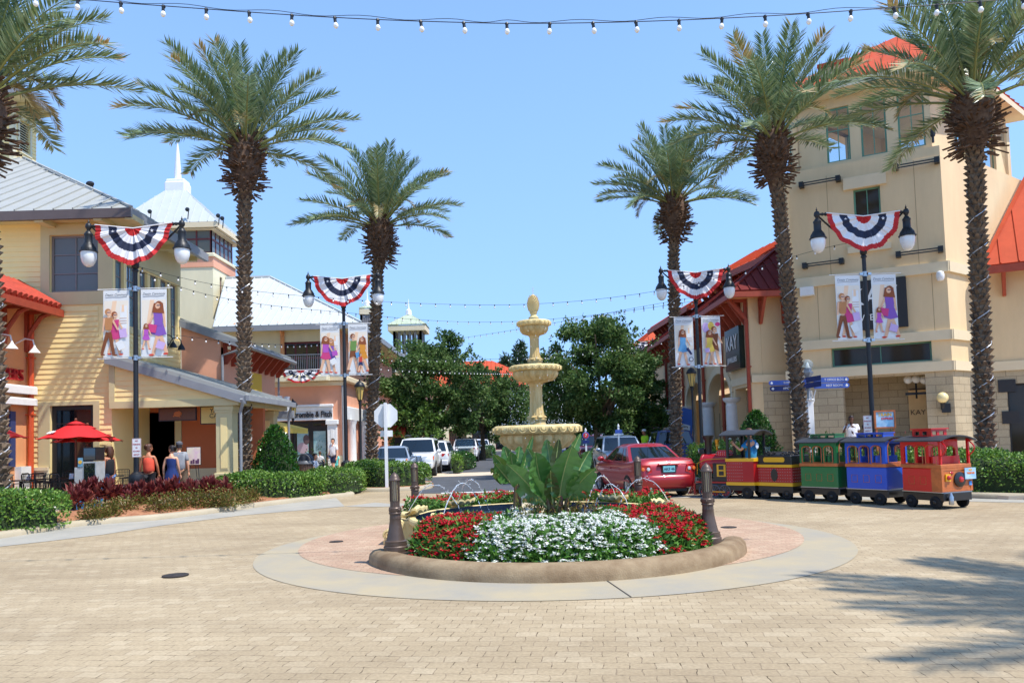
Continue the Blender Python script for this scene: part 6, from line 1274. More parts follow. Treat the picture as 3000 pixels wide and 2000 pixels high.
b.build('yellow_band',TY,t,sharp=20);b=MB()
for s in(-1,1):studs(b,(s*.46,0,0),(0,s,0),-.42 if s>0 else-.0,.0 if s>0 else .42,.48,.9,8,6)
studs(b,(0,-.8,0),(1,0,0),-.22,.22,.48,.9,6,6);b.build('studs',M['steel'],t)
for s in(-1,1):
 for y in(-.62,-.02):b=MB();b.slab((s*.42,y,1.0),(s*.42,y,1.66),.05,.05,up=(0,1,0));b.build('cab_post',TK,t)
b=MB();b.panel([(-.42,1.0),(.42,1.0),(.42,1.66),(-.42,1.66)],[arch(-.36,-.06,1.1,1.48),arch(.06,.36,1.1,1.48)],(0,0,0),(1,0,0),(0,0,1),.03);b.build('cab_front',TK,t)
b=MB();n=12;top=[(-.54+1.08*i/n,1.64+.12*(1-(2*i/n-1)**2))for i in range(n+1)];b.prism([(x,-.82,z)for x,z in top]+[(x,-.82,z-.03)for x,z in top[::-1]],(0,.98,0));b.build('cab_roof',TRK,t,sharp=40)
b=MB();b.lathe([(.27,0),(.27,.1),(.28,.11),(.28,.13),(.27,.14),(.27,.82),(.28,.83),(.28,.88),(.2,.92),(0,.93)],24);b.v=[(p[0],p[2]+.03,p[1]+.88)for p in b.v];b.build('boiler',TD,t)
b=MB();b.box(-.31,.31,.05,.5,.46,.9);b.box(-.34,.34,.05,.98,.44,.5);b.build('firebox',TK,t)
for s in(-1,1):
 b=MB();b.panel([(.12,.55),(.38,.55),(.38,.87),(.12,.87)]if s>0 else[(-.38,.55),(-.12,.55),(-.12,.87),(-.38,.87)],[],(s*.318,0,0),(0,s,0),(0,0,1),.01);o=b.build('yellow_panel',TY,t)
 b=MB()
 for z in(.58,.73):b.box(s*.322-.004,s*.322+.004,.18,.32,z,z+.11)
 b.build('inset',TK,o);b=MB()
 for z in(.62,.8):b.lathe([(.03,0),(0,.02)],10);b.v[-20:]=[(s*(.312+p[2]),p[0]+.02+.03,p[1]+z)for p in b.v[-20:]]
 b.build('rivet_cap',M['gold'],t)
 b=MB();b.tube([(s*.3,.05,1.03),(s*.33,.7,1.0),(s*.33,.95,.9),(s*.3,.98,.6)],.012,6);b.build('handrail',M['gold'],t)
 b=MB();b.box(s*.36-.03,s*.36+.03,.0,.98,.38,.42);b.build('running_board',TD,t)
 for y in(.12,.42,.72):
  b=MB();r=.155;b.tube([(0,r*cos(a),r*sin(a))for a in np.linspace(0,2*PI,25)],.018,6)
  for k in range(10):a=2*PI*k/10;b.slab((0,.03*cos(a),.03*sin(a)),(0,r*cos(a),r*sin(a)),.014,.014,up=(1,0,0))
  b.lathe([(.04,-.02),(.04,.02)],10);b.v[-20:]=[(p[2],p[0],p[1])for p in b.v[-20:]];o=b.build('wheel',mat('grey_wheel',(92,92,100),.5,.2,.1),t);o.location=(s*.4,y,.175)
  b=MB();pts=[(0,.12*cos(a),.12*sin(a))for a in np.linspace(PI,2*PI,12)];b.prism([(s*.37,y+p[1],.17+p[2])for p in pts],(s*.012,0,0));b.build('red_counterweight',TR,t)
 b=MB();b.slab((s*.43,.1,.16),(s*.43,.75,.16),.02,.03);b.build('coupling_rod',M['gold'],t)
b=MB();b.bbox(-.17,.17,.12,.48,1.08,1.24,.05);b.build('sand_dome',TR,t);b=MB()
for i in range(6):
 for j in range(3):b.ball((-.14+.056*i,.115,1.12+.035*j),.008,5,4);b.ball((-.175,.16+.056*i,1.12+.035*j),.008,5,4)
b.build('studs',M['white'],t)
b=MB();b.lathe([(.09,1.1),(.085,1.2),(.1,1.5),(.15,1.58),(.16,1.62),(.16,1.64),(.1,1.645)],18,(0,.78,0));b.build('smokestack',TK,t)
b=MB();b.lathe([(.02,1.24),(.03,1.3),(.03,1.34),(.055,1.35),(.05,1.42),(.06,1.46),(.065,1.52),(.05,1.53)],14,(0,.52,0));b.build('bell',M['gold'],t)
b=MB();b.bbox(-.09,.09,.88,1.04,1.14,1.3,.03);hl=b.build('headlight',TK,t);b=MB();b.ball((0,1.05,1.22),.07,10,6,None,1,.4);b.build('lens',M['clearlens'],hl)
b=MB();b.prism([(-.4,1.0,.06),(.4,1.0,.06),(.4,1.0,.36),(-.4,1.0,.36)],(0,.05,0))
for k in range(9):x=-.38+.095*k;b.slab((x,1.05,.34),(x*.9,1.25,.07),.03,.02)
b.build('cowcatcher',TD,t)
wheelset(t,(-.36,.36),(-.5,),.15,.09)
b=MB();b.box(-.4,.4,-.5,-.2,.6,.92);b.build('seat',TK,t)
b=MB();b.box(.06,.38,-.835,-.825,.86,1.02);b.build('number_board',M['white'],t)
b=MB();b.lathe([(.06,1.06),(.06,1.24),(.075,1.26),(.075,1.3)],12,(.4,-.72,0));b.build('drinks_cup',M['clear'],t)
def hit(px,py,A,B):
 """pixel ray meets the vertical wall A->B: distance along the wall and height"""
 d=ray(px,py);ux,uy=B[0]-A[0],B[1]-A[1];L=math.hypot(ux,uy);ux/=L;uy/=L
 k=(A[0]*uy-A[1]*ux)/(d.x*uy-d.y*ux);return(d.x*k-A[0])*ux+(d.y*k-A[1])*uy,EYE+d.z*k
class Bld:
 def __init__(s,name,label,loc,group=None,cat='building'):
  s.o=Vector((loc[0],loc[1],0));s.t=thing(name,label,cat,s.o,0,group)
 def part(s,nm,b,m,par=None,sharp=30):return b.build(nm,m,par if par is not None else s.t,off=s.o,sharp=sharp)
 def wall(s,nm,A,B,z0,z1,holes,m,th=.25,poly=None,par=None):
  U=Vector((B[0]-A[0],B[1]-A[1],0));L=U.length;b=MB();loops=[h if isinstance(h[0],tuple)else[(h[0],h[1]),(h[2],h[1]),(h[2],h[3]),(h[0],h[3])]for h in holes]
  e=.003;b.panel(poly or[(e,z0),(L-e,z0),(L-e,z1),(e,z1)],loops,(A[0],A[1],0),U,(0,0,1),th);return s.part(nm,b,m,par)
 def window(s,A,B,h,nx,nz,fm,gm,inset=.1,fw=.07,mw=.035,par=None,hz=None,nm='window'):
  U=Vector((B[0]-A[0],B[1]-A[1],0)).normalized();N_=U.cross(Vector((0,0,1)));O=Vector((A[0],A[1],0))-N_*inset;u0,z0,u1,z1=h
  cells=[];zs=hz or[z0+(z1-z0)*j/nz for j in range(nz+1)]
  for i in range(nx):
   for j in range(len(zs)-1):
    a=u0+(u1-u0)*i/nx+(fw if i==0 else mw/2);c=u0+(u1-u0)*(i+1)/nx-(fw if i==nx-1 else mw/2)
    e=zs[j]+(fw if j==0 else mw/2);f=zs[j+1]-(fw if j==len(zs)-2 else mw/2);cells.append([(a,e),(c,e),(c,f),(a,f)])
  b=MB();b.panel([(u0,z0),(u1,z0),(u1,z1),(u0,z1)],cells,O,U,(0,0,1),.06);w=s.part(nm,b,M[fm],par);b=MB();q=O-N_*.03
  b.add([q+U*u0+Vector((0,0,z0)),q+U*u1+Vector((0,0,z0)),q+U*u1+Vector((0,0,z1)),q+U*u0+Vector((0,0,z1))],[(0,1,2,3)]);s.part('pane',b,M[gm],w);return w
 def box(s,nm,m,*a,par=None):b=MB();b.box(*a);return s.part(nm,b,m,par)
 def txt(s,string,size,m,par,p,rz=0,**k):q=Vector(p)-s.o;return text('lettering',string,size,m,par,q,(R(90),0,rz),**k)
def siding(b,A,B,z0,z1,holes,lap=.165,umax=None,umin=None):
 U=Vector((B[0]-A[0],B[1]-A[1],0));L=U.length;U.normalize();N_=U.cross(Vector((0,0,1)));O=Vector((A[0],A[1],0));z=z0
 while z<z1-.01:
  t=min(z+lap,z1);zm=(z+t)/2;sp=[(umin(zm)if umin else 0,umax(zm)if umax else L)]
  for(a,c,d,e)in holes:
   if c<zm<e:
    n2=[]
    for(p,q)in sp:
     if d<=p or a>=q:n2.append((p,q))
     else:
      if a>p:n2.append((p,a))
      if d<q:n2.append((d,q))
    sp=n2
  for(p,q)in sp:
   if q-p<.02:continue
   f=lambda u,zz,o:O+U*u+N_*o+Vector((0,0,zz));b.add([f(p,z,.028),f(q,z,.028),f(q,t,.006),f(p,t,.006),f(p,z,.0),f(q,z,.0)],[(0,1,2,3),(4,5,1,0)])
  z=t
 return b
def roof(b,poly,n,rib=.05,th=.06,m=0,rm=None):
 """sloped metal roof face: poly[0]->poly[1] is the eave; standing-seam ribs run up the slope and stop at the edges"""
 pts=[Vector(p)for p in poly];e=(pts[1]-pts[0]);L=e.length;e.normalize();nn=Vector((0,0,0))
 for i in range(len(pts)):nn+=pts[i].cross(pts[(i+1)%len(pts)])
 nn.normalize();
 if nn.z<0:nn=-nn
 s=nn.cross(e);s=s if s.z>0 else-s
 b.prism([p-nn*th for p in pts],nn*th,m);q2=[((p-pts[0]).dot(e),(p-pts[0]).dot(s))for p in pts]
 xs=[q[0]for q in q2];lo,hi=min(xs),max(xs);k=int(max(1,round((hi-lo)/(L/n))))
 for i in range(1,k):
  x=lo+(hi-lo)*i/k;ys=[]
  for j in range(len(q2)):
   (x0,y0),(x1,y1)=q2[j],q2[(j+1)%len(q2)]
   if(x0-x)*(x1-x)<0:ys.append(y0+(y1-y0)*(x-x0)/(x1-x0))
  if len(ys)>=2:b.slab(pts[0]+e*x+s*(min(ys)+.01)+nn*rib*.45,pts[0]+e*x+s*(max(ys)-.01)+nn*rib*.45,.035,rib,rm,up=nn)
def bracket(b,c,d,w=.09,h=.8,l=.8):
 """triangular eave bracket at wall point c (top), reaching out along d"""
 c=Vector(c);d=Vector(d).normalized();sd=d.cross(Vector((0,0,1)));b.panel([(0,0),(l,0),(l,-.12),(.14,-h),(0,-h)][::-1],[[(.14,-.14),(.14,-h*.55),(l*.62,-.14)]],c+sd*w/2,d,(0,0,1),w)
V3=lambda x,y,z:Vector((x,y,z))
def brk(bd,*a):b=MB();bracket(b,*a);bd.part('bracket',b,M['rust'])
A,B=(-24,25),(P(327,1000,25).x,25);XC=B[0]
Y_=Bld('siding_building','yellow lap-sided building with a grey metal hip roof and a louvred cupola',(-17,27));HT=lambda px,py:hit(px,py,A,B)
w1=HT(146,857)[0],HT(146,857)[1],HT(289,857)[0],HT(220,688)[1];w2=HT(147,1390)[0],.35,HT(275,1390)[0],HT(210,1187)[1]
L=XC+24;Y_.wall('wall',A,B,.0,9.2,[w1,w2],M['yellow'])
b=MB();ze=1.25;siding(b,A,B,ze,9.2,[(w1[0]-.28,w1[1]-.42,w1[2]+.45,9.9),(w2[0]-.36,0,w2[2]+.2,w2[3]+.12),(L-.42,5.4,L,9.2),(L-.13,4.6,L,9.2)]);Y_.part('siding',b,M['yellow'])
def trimbox(nm,u0,z0,u1,z1,m,o=.04):return Y_.box(nm,m,A[0]+u0,A[0]+u1,25-o,25.0,z0,z1)
trimbox('window_trim',w1[0]-.28,w1[1]-.42,w1[0],9.2,M['khaki']);trimbox('window_trim',w1[2],w1[1]-.42,w1[2]+.45,9.2,M['khaki']);trimbox('window_trim',w1[0],w1[1]-.42,w1[2],w1[1],M['khaki']);trimbox('window_trim',w1[0],w1[3],w1[2],w1[3]+.35,M['khaki'])
trimbox('window_trim',w2[0]-.36,ze,w2[0],w2[3]+.12,M['khaki']);trimbox('window_trim',w2[2],ze,w2[2]+.2,w2[3]+.12,M['khaki']);trimbox('window_trim',w2[0],w2[3],w2[2],w2[3]+.12,M['khaki'])
Y_.window(A,B,w1,2,3,'grayframe','grayglass');Y_.window(A,B,w2,1,2,'darkframe','glass',fw=.14,hz=[w2[1],HT(200,1240)[1],w2[3]])
for(u0,u1)in((HT(25,1360)[0],w2[0]-.02),(w2[2]+.2,L+.06)):trimbox('stone_base',u0,0,u1,ze-.1,M['cream'],.07);trimbox('base_cap',u0,ze-.1,u1,ze,M['band'],.12)
A2,B2=(XC,25),(XC,30.2);sw=[]
for(p0,p1)in((333,363),(371,402),(409,432),(440,462),(470,492),(499,520)):a=hit(p0,800,A2,B2)[0];c=hit(p1,800,A2,B2)[0];sw.append((a,5.85,c,7.95))
Y_.wall('wall',A2,B2,0,9.2,sw,M['yellow'])
for h_ in sw:Y_.window(A2,B2,h_,2,4,'grayframe','skyglass',fw=.05,mw=.04)
b=MB();siding(b,A2,B2,4.5,5.6,[]);Y_.part('siding',b,M['yellow']);Y_.box('window_trim',M['khaki'],XC,XC+.035,25.05,30.2,5.62,5.82);Y_.box('window_trim',M['khaki'],XC,XC+.035,25.05,30.2,8.0,9.2)
Y_.box('corner_board',M['khaki'],XC-.13,XC+.04,24.955,25.0,4.6,9.2)
xe,ye,zr=-11.74,24.2,9.28;s_=.57;b=MB();roof(b,[(-30,ye,zr),(xe,ye,zr),(xe-9,ye+9,zr+9*s_),(-30,ye+9,zr+9*s_)],30);roof(b,[(xe,ye,zr),(xe,30.5,zr),(xe-6.5,30.5,zr+6.5*s_)],12)
b.slab((xe,ye,zr+.03),(xe-9,ye+9,zr+9*s_+.03),.12,.06);Y_.part('roof',b,M['grayroof'])
b=MB();b.box(-30,xe,ye-.02,ye+.12,zr-.3,zr-.01);Y_.part('fascia',b,M['darkfascia']);b=MB();b.box(xe-.12,xe+.02,ye-.015,30.4,zr-.3,zr-.012);Y_.part('fascia',b,M['fascia'])
b=MB();b.box(-30,xe-.12,ye+.12,25,zr-.2,zr-.14);b.box(XC,xe-.12,25,30.4,zr-.2,zr-.14)
for px in(110,282,375):x=P(px,630,24.2).x;b.box(x-.13,x+.13,24.25,25,zr-.36,zr-.2)
for y in(26.2,28.2,30):b.box(XC,xe-.3,y-.1,y+.1,zr-.36,zr-.2)
Y_.part('soffit',b,M['khaki'])
cx,cy=-21.0,32.93;A3,B3=(cx,cy),(cx,cy+1.6);zc0,zc1=13.0,16.85
Y_.wall('cupola_wall',(cx-4,cy),(cx,cy),zc0,zc1,[],M['yellow']);Y_.wall('cupola_wall',A3,B3,zc0,zc1,[(.4,14.85,1.15,16.2)],M['yellow']);b=MB();siding(b,(cx-4,cy),(cx,cy),zc0,zc1,[]);siding(b,A3,B3,zc0,zc1,[(.25,14.7,1.3,16.35)]);Y_.part('siding',b,M['yellow'])
b=MB();b.box(cx-.15,cx+.04,cy-.04,cy+.15,zc0,zc1);b.box(cx,cx+.04,cy+.28,cy+.4,14.73,16.32);b.box(cx,cx+.04,cy+1.15,cy+1.27,14.73,16.32);b.box(cx,cx+.04,cy+.4,cy+1.15,16.2,16.32);b.box(cx,cx+.04,cy+.4,cy+1.15,14.73,14.85);Y_.part('corner_board',b,M['cream']);b=MB()
for k in range(12):z=14.88+k*.11;b.prism([(cx-.02,cy+.4,z),(cx-.14,cy+.4,z+.1),(cx-.15,cy+.4,z+.085),(cx-.03,cy+.4,z-.015)],(0,.75,0))
Y_.part('louvre',b,M['cream']);Y_.box('louvre_backing',M['darkframe'],cx-.3,cx-.2,cy+.3,cy+1.25,14.8,16.25)
b=MB();e=.95;roof(b,[(cx-5,cy-e,16.95),(cx+e,cy-e,16.95),(cx-.6,cy+.6,17.8),(cx-5,cy+.6,17.8)],12);roof(b,[(cx+e,cy-e,16.95),(cx+e,cy+1.65,16.95),(cx-.6,cy+.6,17.8)],10);Y_.part('cupola_roof',b,M['grayroof'])
b=MB();b.box(cx+e-.1,cx+e+.03,cy-e-.02,cy+1.65,16.73,16.94);b.box(cx-5,cx+e,cy-e-.03,cy-e+.1,16.73,16.94);Y_.part('fascia',b,M['fascia'])
b=MB();b.box(cx,cx+e-.1,cy-e+.1,cy+1.6,16.8,16.85);b.box(cx-5,cx,cy-e+.1,cy,16.8,16.85)
for y in(cy+.2,cy+.8,cy+1.3):b.box(cx,cx+e-.2,y,y+.14,16.66,16.8)
Y_.part('soffit',b,M['khaki'])
p=P(272,545,28);b=MB();b.tube([p-V3(0,0,.4),p],.02,6);b.ball(p-V3(.1,0,-.08),.13,8,6,None,1.2,.9,.8);Y_.part('floodlight',b,M['black'])
gx0,gx1=XC,P(692,1160,24.9).x;gz0,gz1=hit(327,1050,(-20,24.9),(0,24.9))[1],hit(692,1160,(-20,24.9),(0,24.9))[1];zbm=hit(500,1190,(-20,24.9),(0,24.9))[1];gy=24.9;GA,GB=(gx0,gy),(gx1,gy);GL=gx1-gx0;sl=(gz1-gz0)/GL
Y_.wall('porch_gable',GA,GB,0,0,[],M['yellow'],.2,[(0,zbm),(GL,zbm),(GL,gz1-.05),(0,gz0-.05)])
b=MB();siding(b,GA,GB,zbm+.2,gz0-.1,[],.165,umax=lambda z:min(GL-.02,(z-gz0+.12)/sl));Y_.part('siding',b,M['yellow'])
b=MB();b.box(gx0,gx1+.1,gy-.06,gy+.25,zbm-.02,zbm+.2);b.box(gx1-.25,gx1+.1,gy+.25,30.2,zbm-.02,zbm+.2);b.box(gx0-.02,gx0+.16,gy-.045,gy,zbm,gz0-.1);Y_.part('porch_beam',b,M['khaki'])
b=MB();pr=[(gx0-.1,24.45,gz0+.12+.05),(gx1+.35,24.45,gz1+.12+.05*0+sl*.35+.0)];rx0,rz0,rx1,rz1=gx0-.1,gz0+.14,gx1+.35,gz1+.10+sl*.35+.05
b.prism([(rx0,24.74,rz0),(rx1,24.74,rz1),(rx1,24.74,rz1-.05),(rx0,24.74,rz0-.05)],(0,5.36,0))
for k in range(9):y=24.76+.64*k;b.slab((rx0,y,rz0+.03),(rx1,y,rz1+.03),.04,.05)
Y_.part('porch_roof',b,M['grayroof']);b=MB();b.prism([(rx0,24.72,rz0-.05),(rx1,24.72,rz1-.05),(rx1,24.72,rz1-.3),(rx0,24.72,rz0-.3)],(0,.12,0));b.box(rx1-.02,rx1+.12,24.72,30.1,rz1-.2,rz1-.02);Y_.part('fascia',b,M['fascia'])
def column(bd,px0,px1,Y,z1,nm='column'):
 x0,x1=P(px0,1250,Y).x,P(px1,1250,Y).x;w=(x1-x0);b=MB();b.bbox(x0,x1,Y,Y+w,.1,z1,.01);b.box(x0+w*.27,x1-w*.27,Y-.012,Y,1.0,z1-.35);b.bbox(x0-.05,x1+.05,Y-.05,Y+w+.05,z1-.16,z1-.02,.02);b.bbox(x0-.03,x1+.03,Y-.03,Y+w+.03,z1-.24,z1-.16,.01);b.bbox(x0-.06,x1+.06,Y-.06,Y+w+.06,.1,.9,.02);o=bd.part(nm,b,M['khaki']);q=MB();q.box(x0+w*.3,x1-w*.3,Y-.02,Y-.012,1.05,z1-.4);bd.part('column_panel',q,M['yellow'],o)
column(Y_,632,680,24.95,zbm);column(Y_,765,802,29.4,zbm)
x_=gx1+.3;b=MB();b.tube([(x_,24.5,rz1-.15),(x_,24.6,rz1-.3),(x_-.12,24.75,rz1-.55),(x_-.14,24.8,.2)],.05,8);b.tube([(x_,30,rz1-.15),(x_-.1,30,rz1-.55),(x_-.1,30,.2)],.05,8);Y_.part('downpipe',b,M['fascia'])
yb=27.6;RA,RB=(XC,yb),(gx1,yb);M['terracotta']=mat('terracotta_wall',(196,112,74),.85,0,.06,1)
dh=lambda px,py:hit(px,py,RA,RB);d0,d1=dh(428,1300)[0],dh(512,1300)[0];f0,f1=dh(350,1300)[0],dh(412,1300)[0]
Y_.wall('shop_wall',RA,RB,.1,zbm+.2,[(f0,.3,f1,3.0),(d0,.12,d1,3.0)],M['terracotta'],.2);Y_.window(RA,RB,(f0,.3,f1,3.0),2,1,'darkframe','glass');Y_.window(RA,RB,(d0,.12,d1,3.0),2,2,'white','grayglass',inset=.02,fw=.13,mw=.11,hz=[.12,2.15,3.0],nm='door')
Y_.box('trim_band',M['khaki'],XC+.02,XC+d0-.05,yb-.05,yb-.003,3.02,3.15);b=MB();b.box(XC+f1+.05,XC+d0-.05,yb-.06,yb-.002,.1,3.0);b.box(XC+d1+.03,XC+d1+.25,yb-.06,yb-.002,.1,3.0);Y_.part('pilaster',b,M['khaki']);Y_.box('wainscot',M['cream'],XC+d1+.26,gx1,yb-.04,yb-.002,.1,1.0);Y_.box('porch_ceiling',M['khaki'],XC,gx1,25.15,30.2,zbm+.21,zbm+.25)
def hang(px0,px1,py0,py1,Y,label,lines,bgm,fg,emb=False):
 a=P(px0,py1,Y);c=P(px1,py0,Y);t=thing('hanging_sign',label,'shop sign',((a.x+c.x)/2,Y,a.z),0,'signs hanging in the porch');w=(c.x-a.x)/2;h=c.z-a.z;b=MB();b.box(-w,w,-.03,.03,0,h);b.build('frame',M['darkframe'],t);b=MB();b.box(-w+.03,w-.03,-.038,-.029,.03,h-.03);p=b.build('panel',bgm,t)
 for(s,sz,dx,z,kw)in lines:text('lettering',s,sz,fg,p,(dx,-.041,h*z),ext=.002,**kw)
 if emb:b=MB();b.ball((0,-.04,h*.52),.12,10,6,None,1,.1,.7);b.tube([(-.14,-.042,h*.35),(-.05,-.042,h*.45),(.1,-.042,h*.3),(.14,-.042,h*.55),(.04,-.042,h*.78)],.02,5);b.build('emblem',fg,p)
 b=MB();b.tube([(-w*.7,0,h),(-w*.7,0,zbm-a.z)],.008,4);b.tube([(w*.7,0,h),(w*.7,0,zbm-a.z)],.008,4);b.build('hanger',M['black'],t)
hang(466,576,1192,1234,25.5,'brown hanging sign with an orange emblem in the porch',[],mat('sign_brown',(104,66,42),.5,0,.06),fc('signcopper',(190,110,60)),True)
hang(588,700,1187,1243,25.6,'cream and black hanging candle shop sign partly behind the porch column',[('YANKEE',.2,.06,.74,{}),('CANDLE',.2,.06,.45,{}),('company',.12,.1,.17,dict(shear=.3))],mat('sign_cream',(226,200,120),.5,0,.05),M['darkframe'])
for i,px in enumerate((412,435,460,485)):
 a=hit(px,930,A2,B2);y=25+a[0];b=MB();pts=[V3(XC,y,5.35),V3(XC+.15,y,5.6)]+[V3(XC+.38-.2*cos(u),y,5.62+.2*sin(u))for u in np.linspace(0.3,PI,8)];b.tube(pts,.018,5);b.lathe([(.14,0),(.1,.12),(.03,.22),(.02,.26)],10,(XC+.58,y,5.36));Y_.part('gooseneck_lamp',b,M['black'])
H_=Bld('burger_restaurant','orange restaurant with a red tile awning and white cornices at the left edge',(-17,23));xr=-15.35
H_.wall('wall',(xr,19),(xr,24.97),0,7,[(3.6,.1,5.0,3.2)],M['orange']);H_.window((xr,19),(xr,24.97),(3.6,.1,5.0,3.2),2,1,'darkframe','glass',nm='door')
b=MB()
for k in range(24):
 y=19+k*.25;b.tube([(xr-.3,y,7.15),(xr+1.05,y,6.33)],.105,8);
b.prism([(xr-.3,18.9,7.06),(xr+1.0,18.9,6.27),(xr+1.0,18.9,6.22),(xr-.3,18.9,7.0)],(0,6.05,0));H_.part('tile_roof',b,mat('clay_tile',(176,62,40),.7,0,.2,5));b=MB();b.box(xr+.95,xr+1.08,18.9,24.97,6.02,6.24);H_.part('gutter',b,M['rust']);
for y in(20,21.2,22.4,23.6,24.7):b=MB();b.tube([(xr+.9,y,6.15),(xr+.5,y,6.0),(xr+.15,y,5.5),(xr+.03,y,5.0)],.07,6);b.box(xr,xr+.95,y-.06,y+.06,6.1,6.2);b.box(xr,xr+.1,y-.06,y+.06,4.9,6.1);H_.part('bracket',b,M['rust'])
b=MB();b.bbox(xr,xr+.3,19,24.9,3.55,3.8,.04);b.bbox(xr,xr+.3,19,24.9,3.2,3.42,.04);H_.part('cornice',b,M['white']);b=MB();b.tube([(xr+.14,24.78,6.1),(xr+.14,24.78,.1)],.085,8)
for z in(2.9,4.7):b.box(xr,xr+.25,24.7,24.86,z,z+.04)
H_.part('downpipe',b,mat('orange_pipe',(204,82,40),.5,0,.06));H_.box('base',M['white'],xr,xr+.2,24.2,24.7,.1,1.3);H_.box('poster_case',mat('blue_case',(52,66,110),.4,0,.1),xr,xr+.06,23.9,24.15,1.3,3.0)
H_.txt('HAMBURGERS',.5,fc('burgerred',(176,30,36)),H_.t,(xr+.06,22.9,4.12),R(90),ext=.05)
for y in(23.1,24.2):b=MB();b.tube([V3(xr,y,5.1),V3(xr+.3,y,5.25),V3(xr+.55,y,5.2),V3(xr+.6,y,5.0)],.025,6);b.lathe([(.17,0),(.13,.06),(.05,.16),(.03,.22)],12,(xr+.6,y,4.8));H_.part('gooseneck_lamp',b,M['white'])
C_=Bld('peach_building','peach stucco building with a sloping grey roof and rust eave brackets behind the porch',(-12,33));q0=(XC,30.3);q1=(P(647,1050,30.3).x,30.3);xp=q1[0];ql=xp-XC;za,zb=P(525,945,30.3).z,P(647,985,30.3).z
C_.wall('wall',q0,q1,0,0,[],M['peach'],.3,[(0,0),(ql,0),(ql,zb),(0,za)]);C_.wall('wall',(xp,30.3),(xp,37.2),0,5.6,[],M['peach'])
b=MB();sl2=(zb-za)/ql;x0,x1=XC-4,xp+.85;roof(b,[(x1,30.14,zb+sl2*.85+.12),(x1,37.5,zb+sl2*.85+.12),(x0,37.5,za-sl2*4+.12),(x0,30.14,za-sl2*4+.12)],14);C_.part('roof',b,M['grayroof']);b=MB();b.prism([(x1,30.1,zb+sl2*.85+.08),(x0,30.1,za-sl2*4+.08),(x0,30.1,za-sl2*4-.18),(x1,30.1,zb+sl2*.85-.18)],(0,.1,0));b.tube([(x1+.05,30.05,zb+sl2*.85-.05),(x1+.05,37.5,zb+sl2*.85-.05)],.09,8);C_.part('gutter',b,M['fascia']);
for k in range(9):brk(C_,(xp,30.6+.85*k,zb+sl2*.3-.1),(1,0,0),.1,.85,.75)
b=MB()
for y in(30.05,37.3):b.tube([(x1,y,zb+sl2*.85-.1),(x1-.05,y,zb+sl2*.85-.25),(xp+.1,y+.15,zb-.75),(xp+.09,y+.15,3.0)],.05,8)
C_.part('downpipe',b,M['fascia']);C_.box('yellow_sign',fc('signyellow3',(236,186,60)),xp+.01,xp+.08,33.2,35.0,3.6,4.9)
b=MB();p0=P(648,1255,31);p1=P(860,1235,33.2);b.prism([(p1.x-2.2,31.5,3.0),(p1.x-2.2,35.5,3.0),(p1.x,35.5,2.42),(p1.x,31.5,2.42)],(0,0,.03));b.box(p1.x-.02,p1.x,31.5,35.5,2.22,2.42);b.prism([(p1.x-2.2,31.5,3.0),(p1.x,31.5,2.42),(p1.x,31.5,2.22),(p1.x-2.2,31.5,2.22)],(0,.02,0));C_.part('yellow_awning',b,mat('yellow_canvas',(240,204,90),.7,0,.04))
c=P(822,1180,31.5);b=MB()
for k,x in enumerate((-.35,-.05,.25)):b.lathe([(.13,0),(.15,.2),(.1,.4),(.13,.6),(.0,.62)],10,(c.x+x,31.5,c.z-.3-.03*k))
sg=C_.part('striped_sign',b,M['white']);b=MB()
for k,x in enumerate((-.35,-.05,.25)):b.ball((c.x+x-.02,31.38,c.z-.12-.03*k),.07,8,5);b.ball((c.x+x+.06,31.37,c.z+.12-.03*k),.06,8,5)
C_.part('red_marks',b,M['redcloth'],sg);b=MB();b.box(c.x-.5,c.x+.5,31.4,31.7,c.z-.62,c.z-.32);C_.part('sign_ledge',b,M['fascia'])
T_=Bld('spire_tower','cream tower with dark red windows, white metal roof and a tall white spire',(-19,46));tx1=P(623,700,45).x;tx0=tx1-4.6;ty0,ty1=45,48.6;zt=lambda py:P(600,py,45).z
zA,zB,zC,zD=zt(782),zt(752),zt(742),zt(655);T_.wall('wall',(tx0,ty0),(tx1,ty0),0,zA,[],M['cream'])
hh=[(1.1,zt(975)-.2,1.5,zt(790)),];T_.wall('wall',(tx1,ty0),(tx1,ty1),0,zA,[(1.05,zt(960),1.45,zt(800))],M['cream']);T_.window((tx1,ty0),(tx1,ty1),(1.05,zt(960),1.45,zt(800)),1,4,'redframe','glass')
b=MB();b.box(tx0-.05,tx1+.05,ty0-.05,ty1,zA,zB);T_.part('peach_band',b,M['peach']);b=MB();b.bbox(tx0-.14,tx1+.14,ty0-.14,ty1,zB,zC,.05);T_.part('ledge',b,M['cream']);T_.window((tx0+.1,ty0+.1),(tx1-.1,ty0+.1),(0,zC,tx1-tx0-.2,zD),5,2,'redframe','grayglass',inset=0,fw=.1,mw=.09);T_.window((tx1-.1,ty0+.1),(tx1-.1,ty1),(0,zC,3.4,zD),5,2,'redframe','grayglass',inset=0,fw=.1,mw=.09)
ex=.95;X0,X1,Y0,Y1=tx0-ex,tx1+.35,ty0-.3,ty1+.6;zE=P(630,648,44.7).z;ax0,ax1,ay0,ay1=P(487,560,46.5).x,P(547,560,46.5).x,46.2,47.2;zF=P(517,563,46.5).z;X0=2*(ax0+ax1)/2-X1
b=MB();roof(b,[(X0,Y0,zE),(X1,Y0,zE),(ax1,ay0,zF),(ax0,ay0,zF)],12);roof(b,[(X1,Y0,zE),(X1,Y1,zE),(ax1,ay1,zF),(ax1,ay0,zF)],8);roof(b,[(X0,Y1,zE),(X0,Y0,zE),(ax0,ay0,zF),(ax0,ay1,zF)],8);T_.part('roof',b,M['whiteroof'])
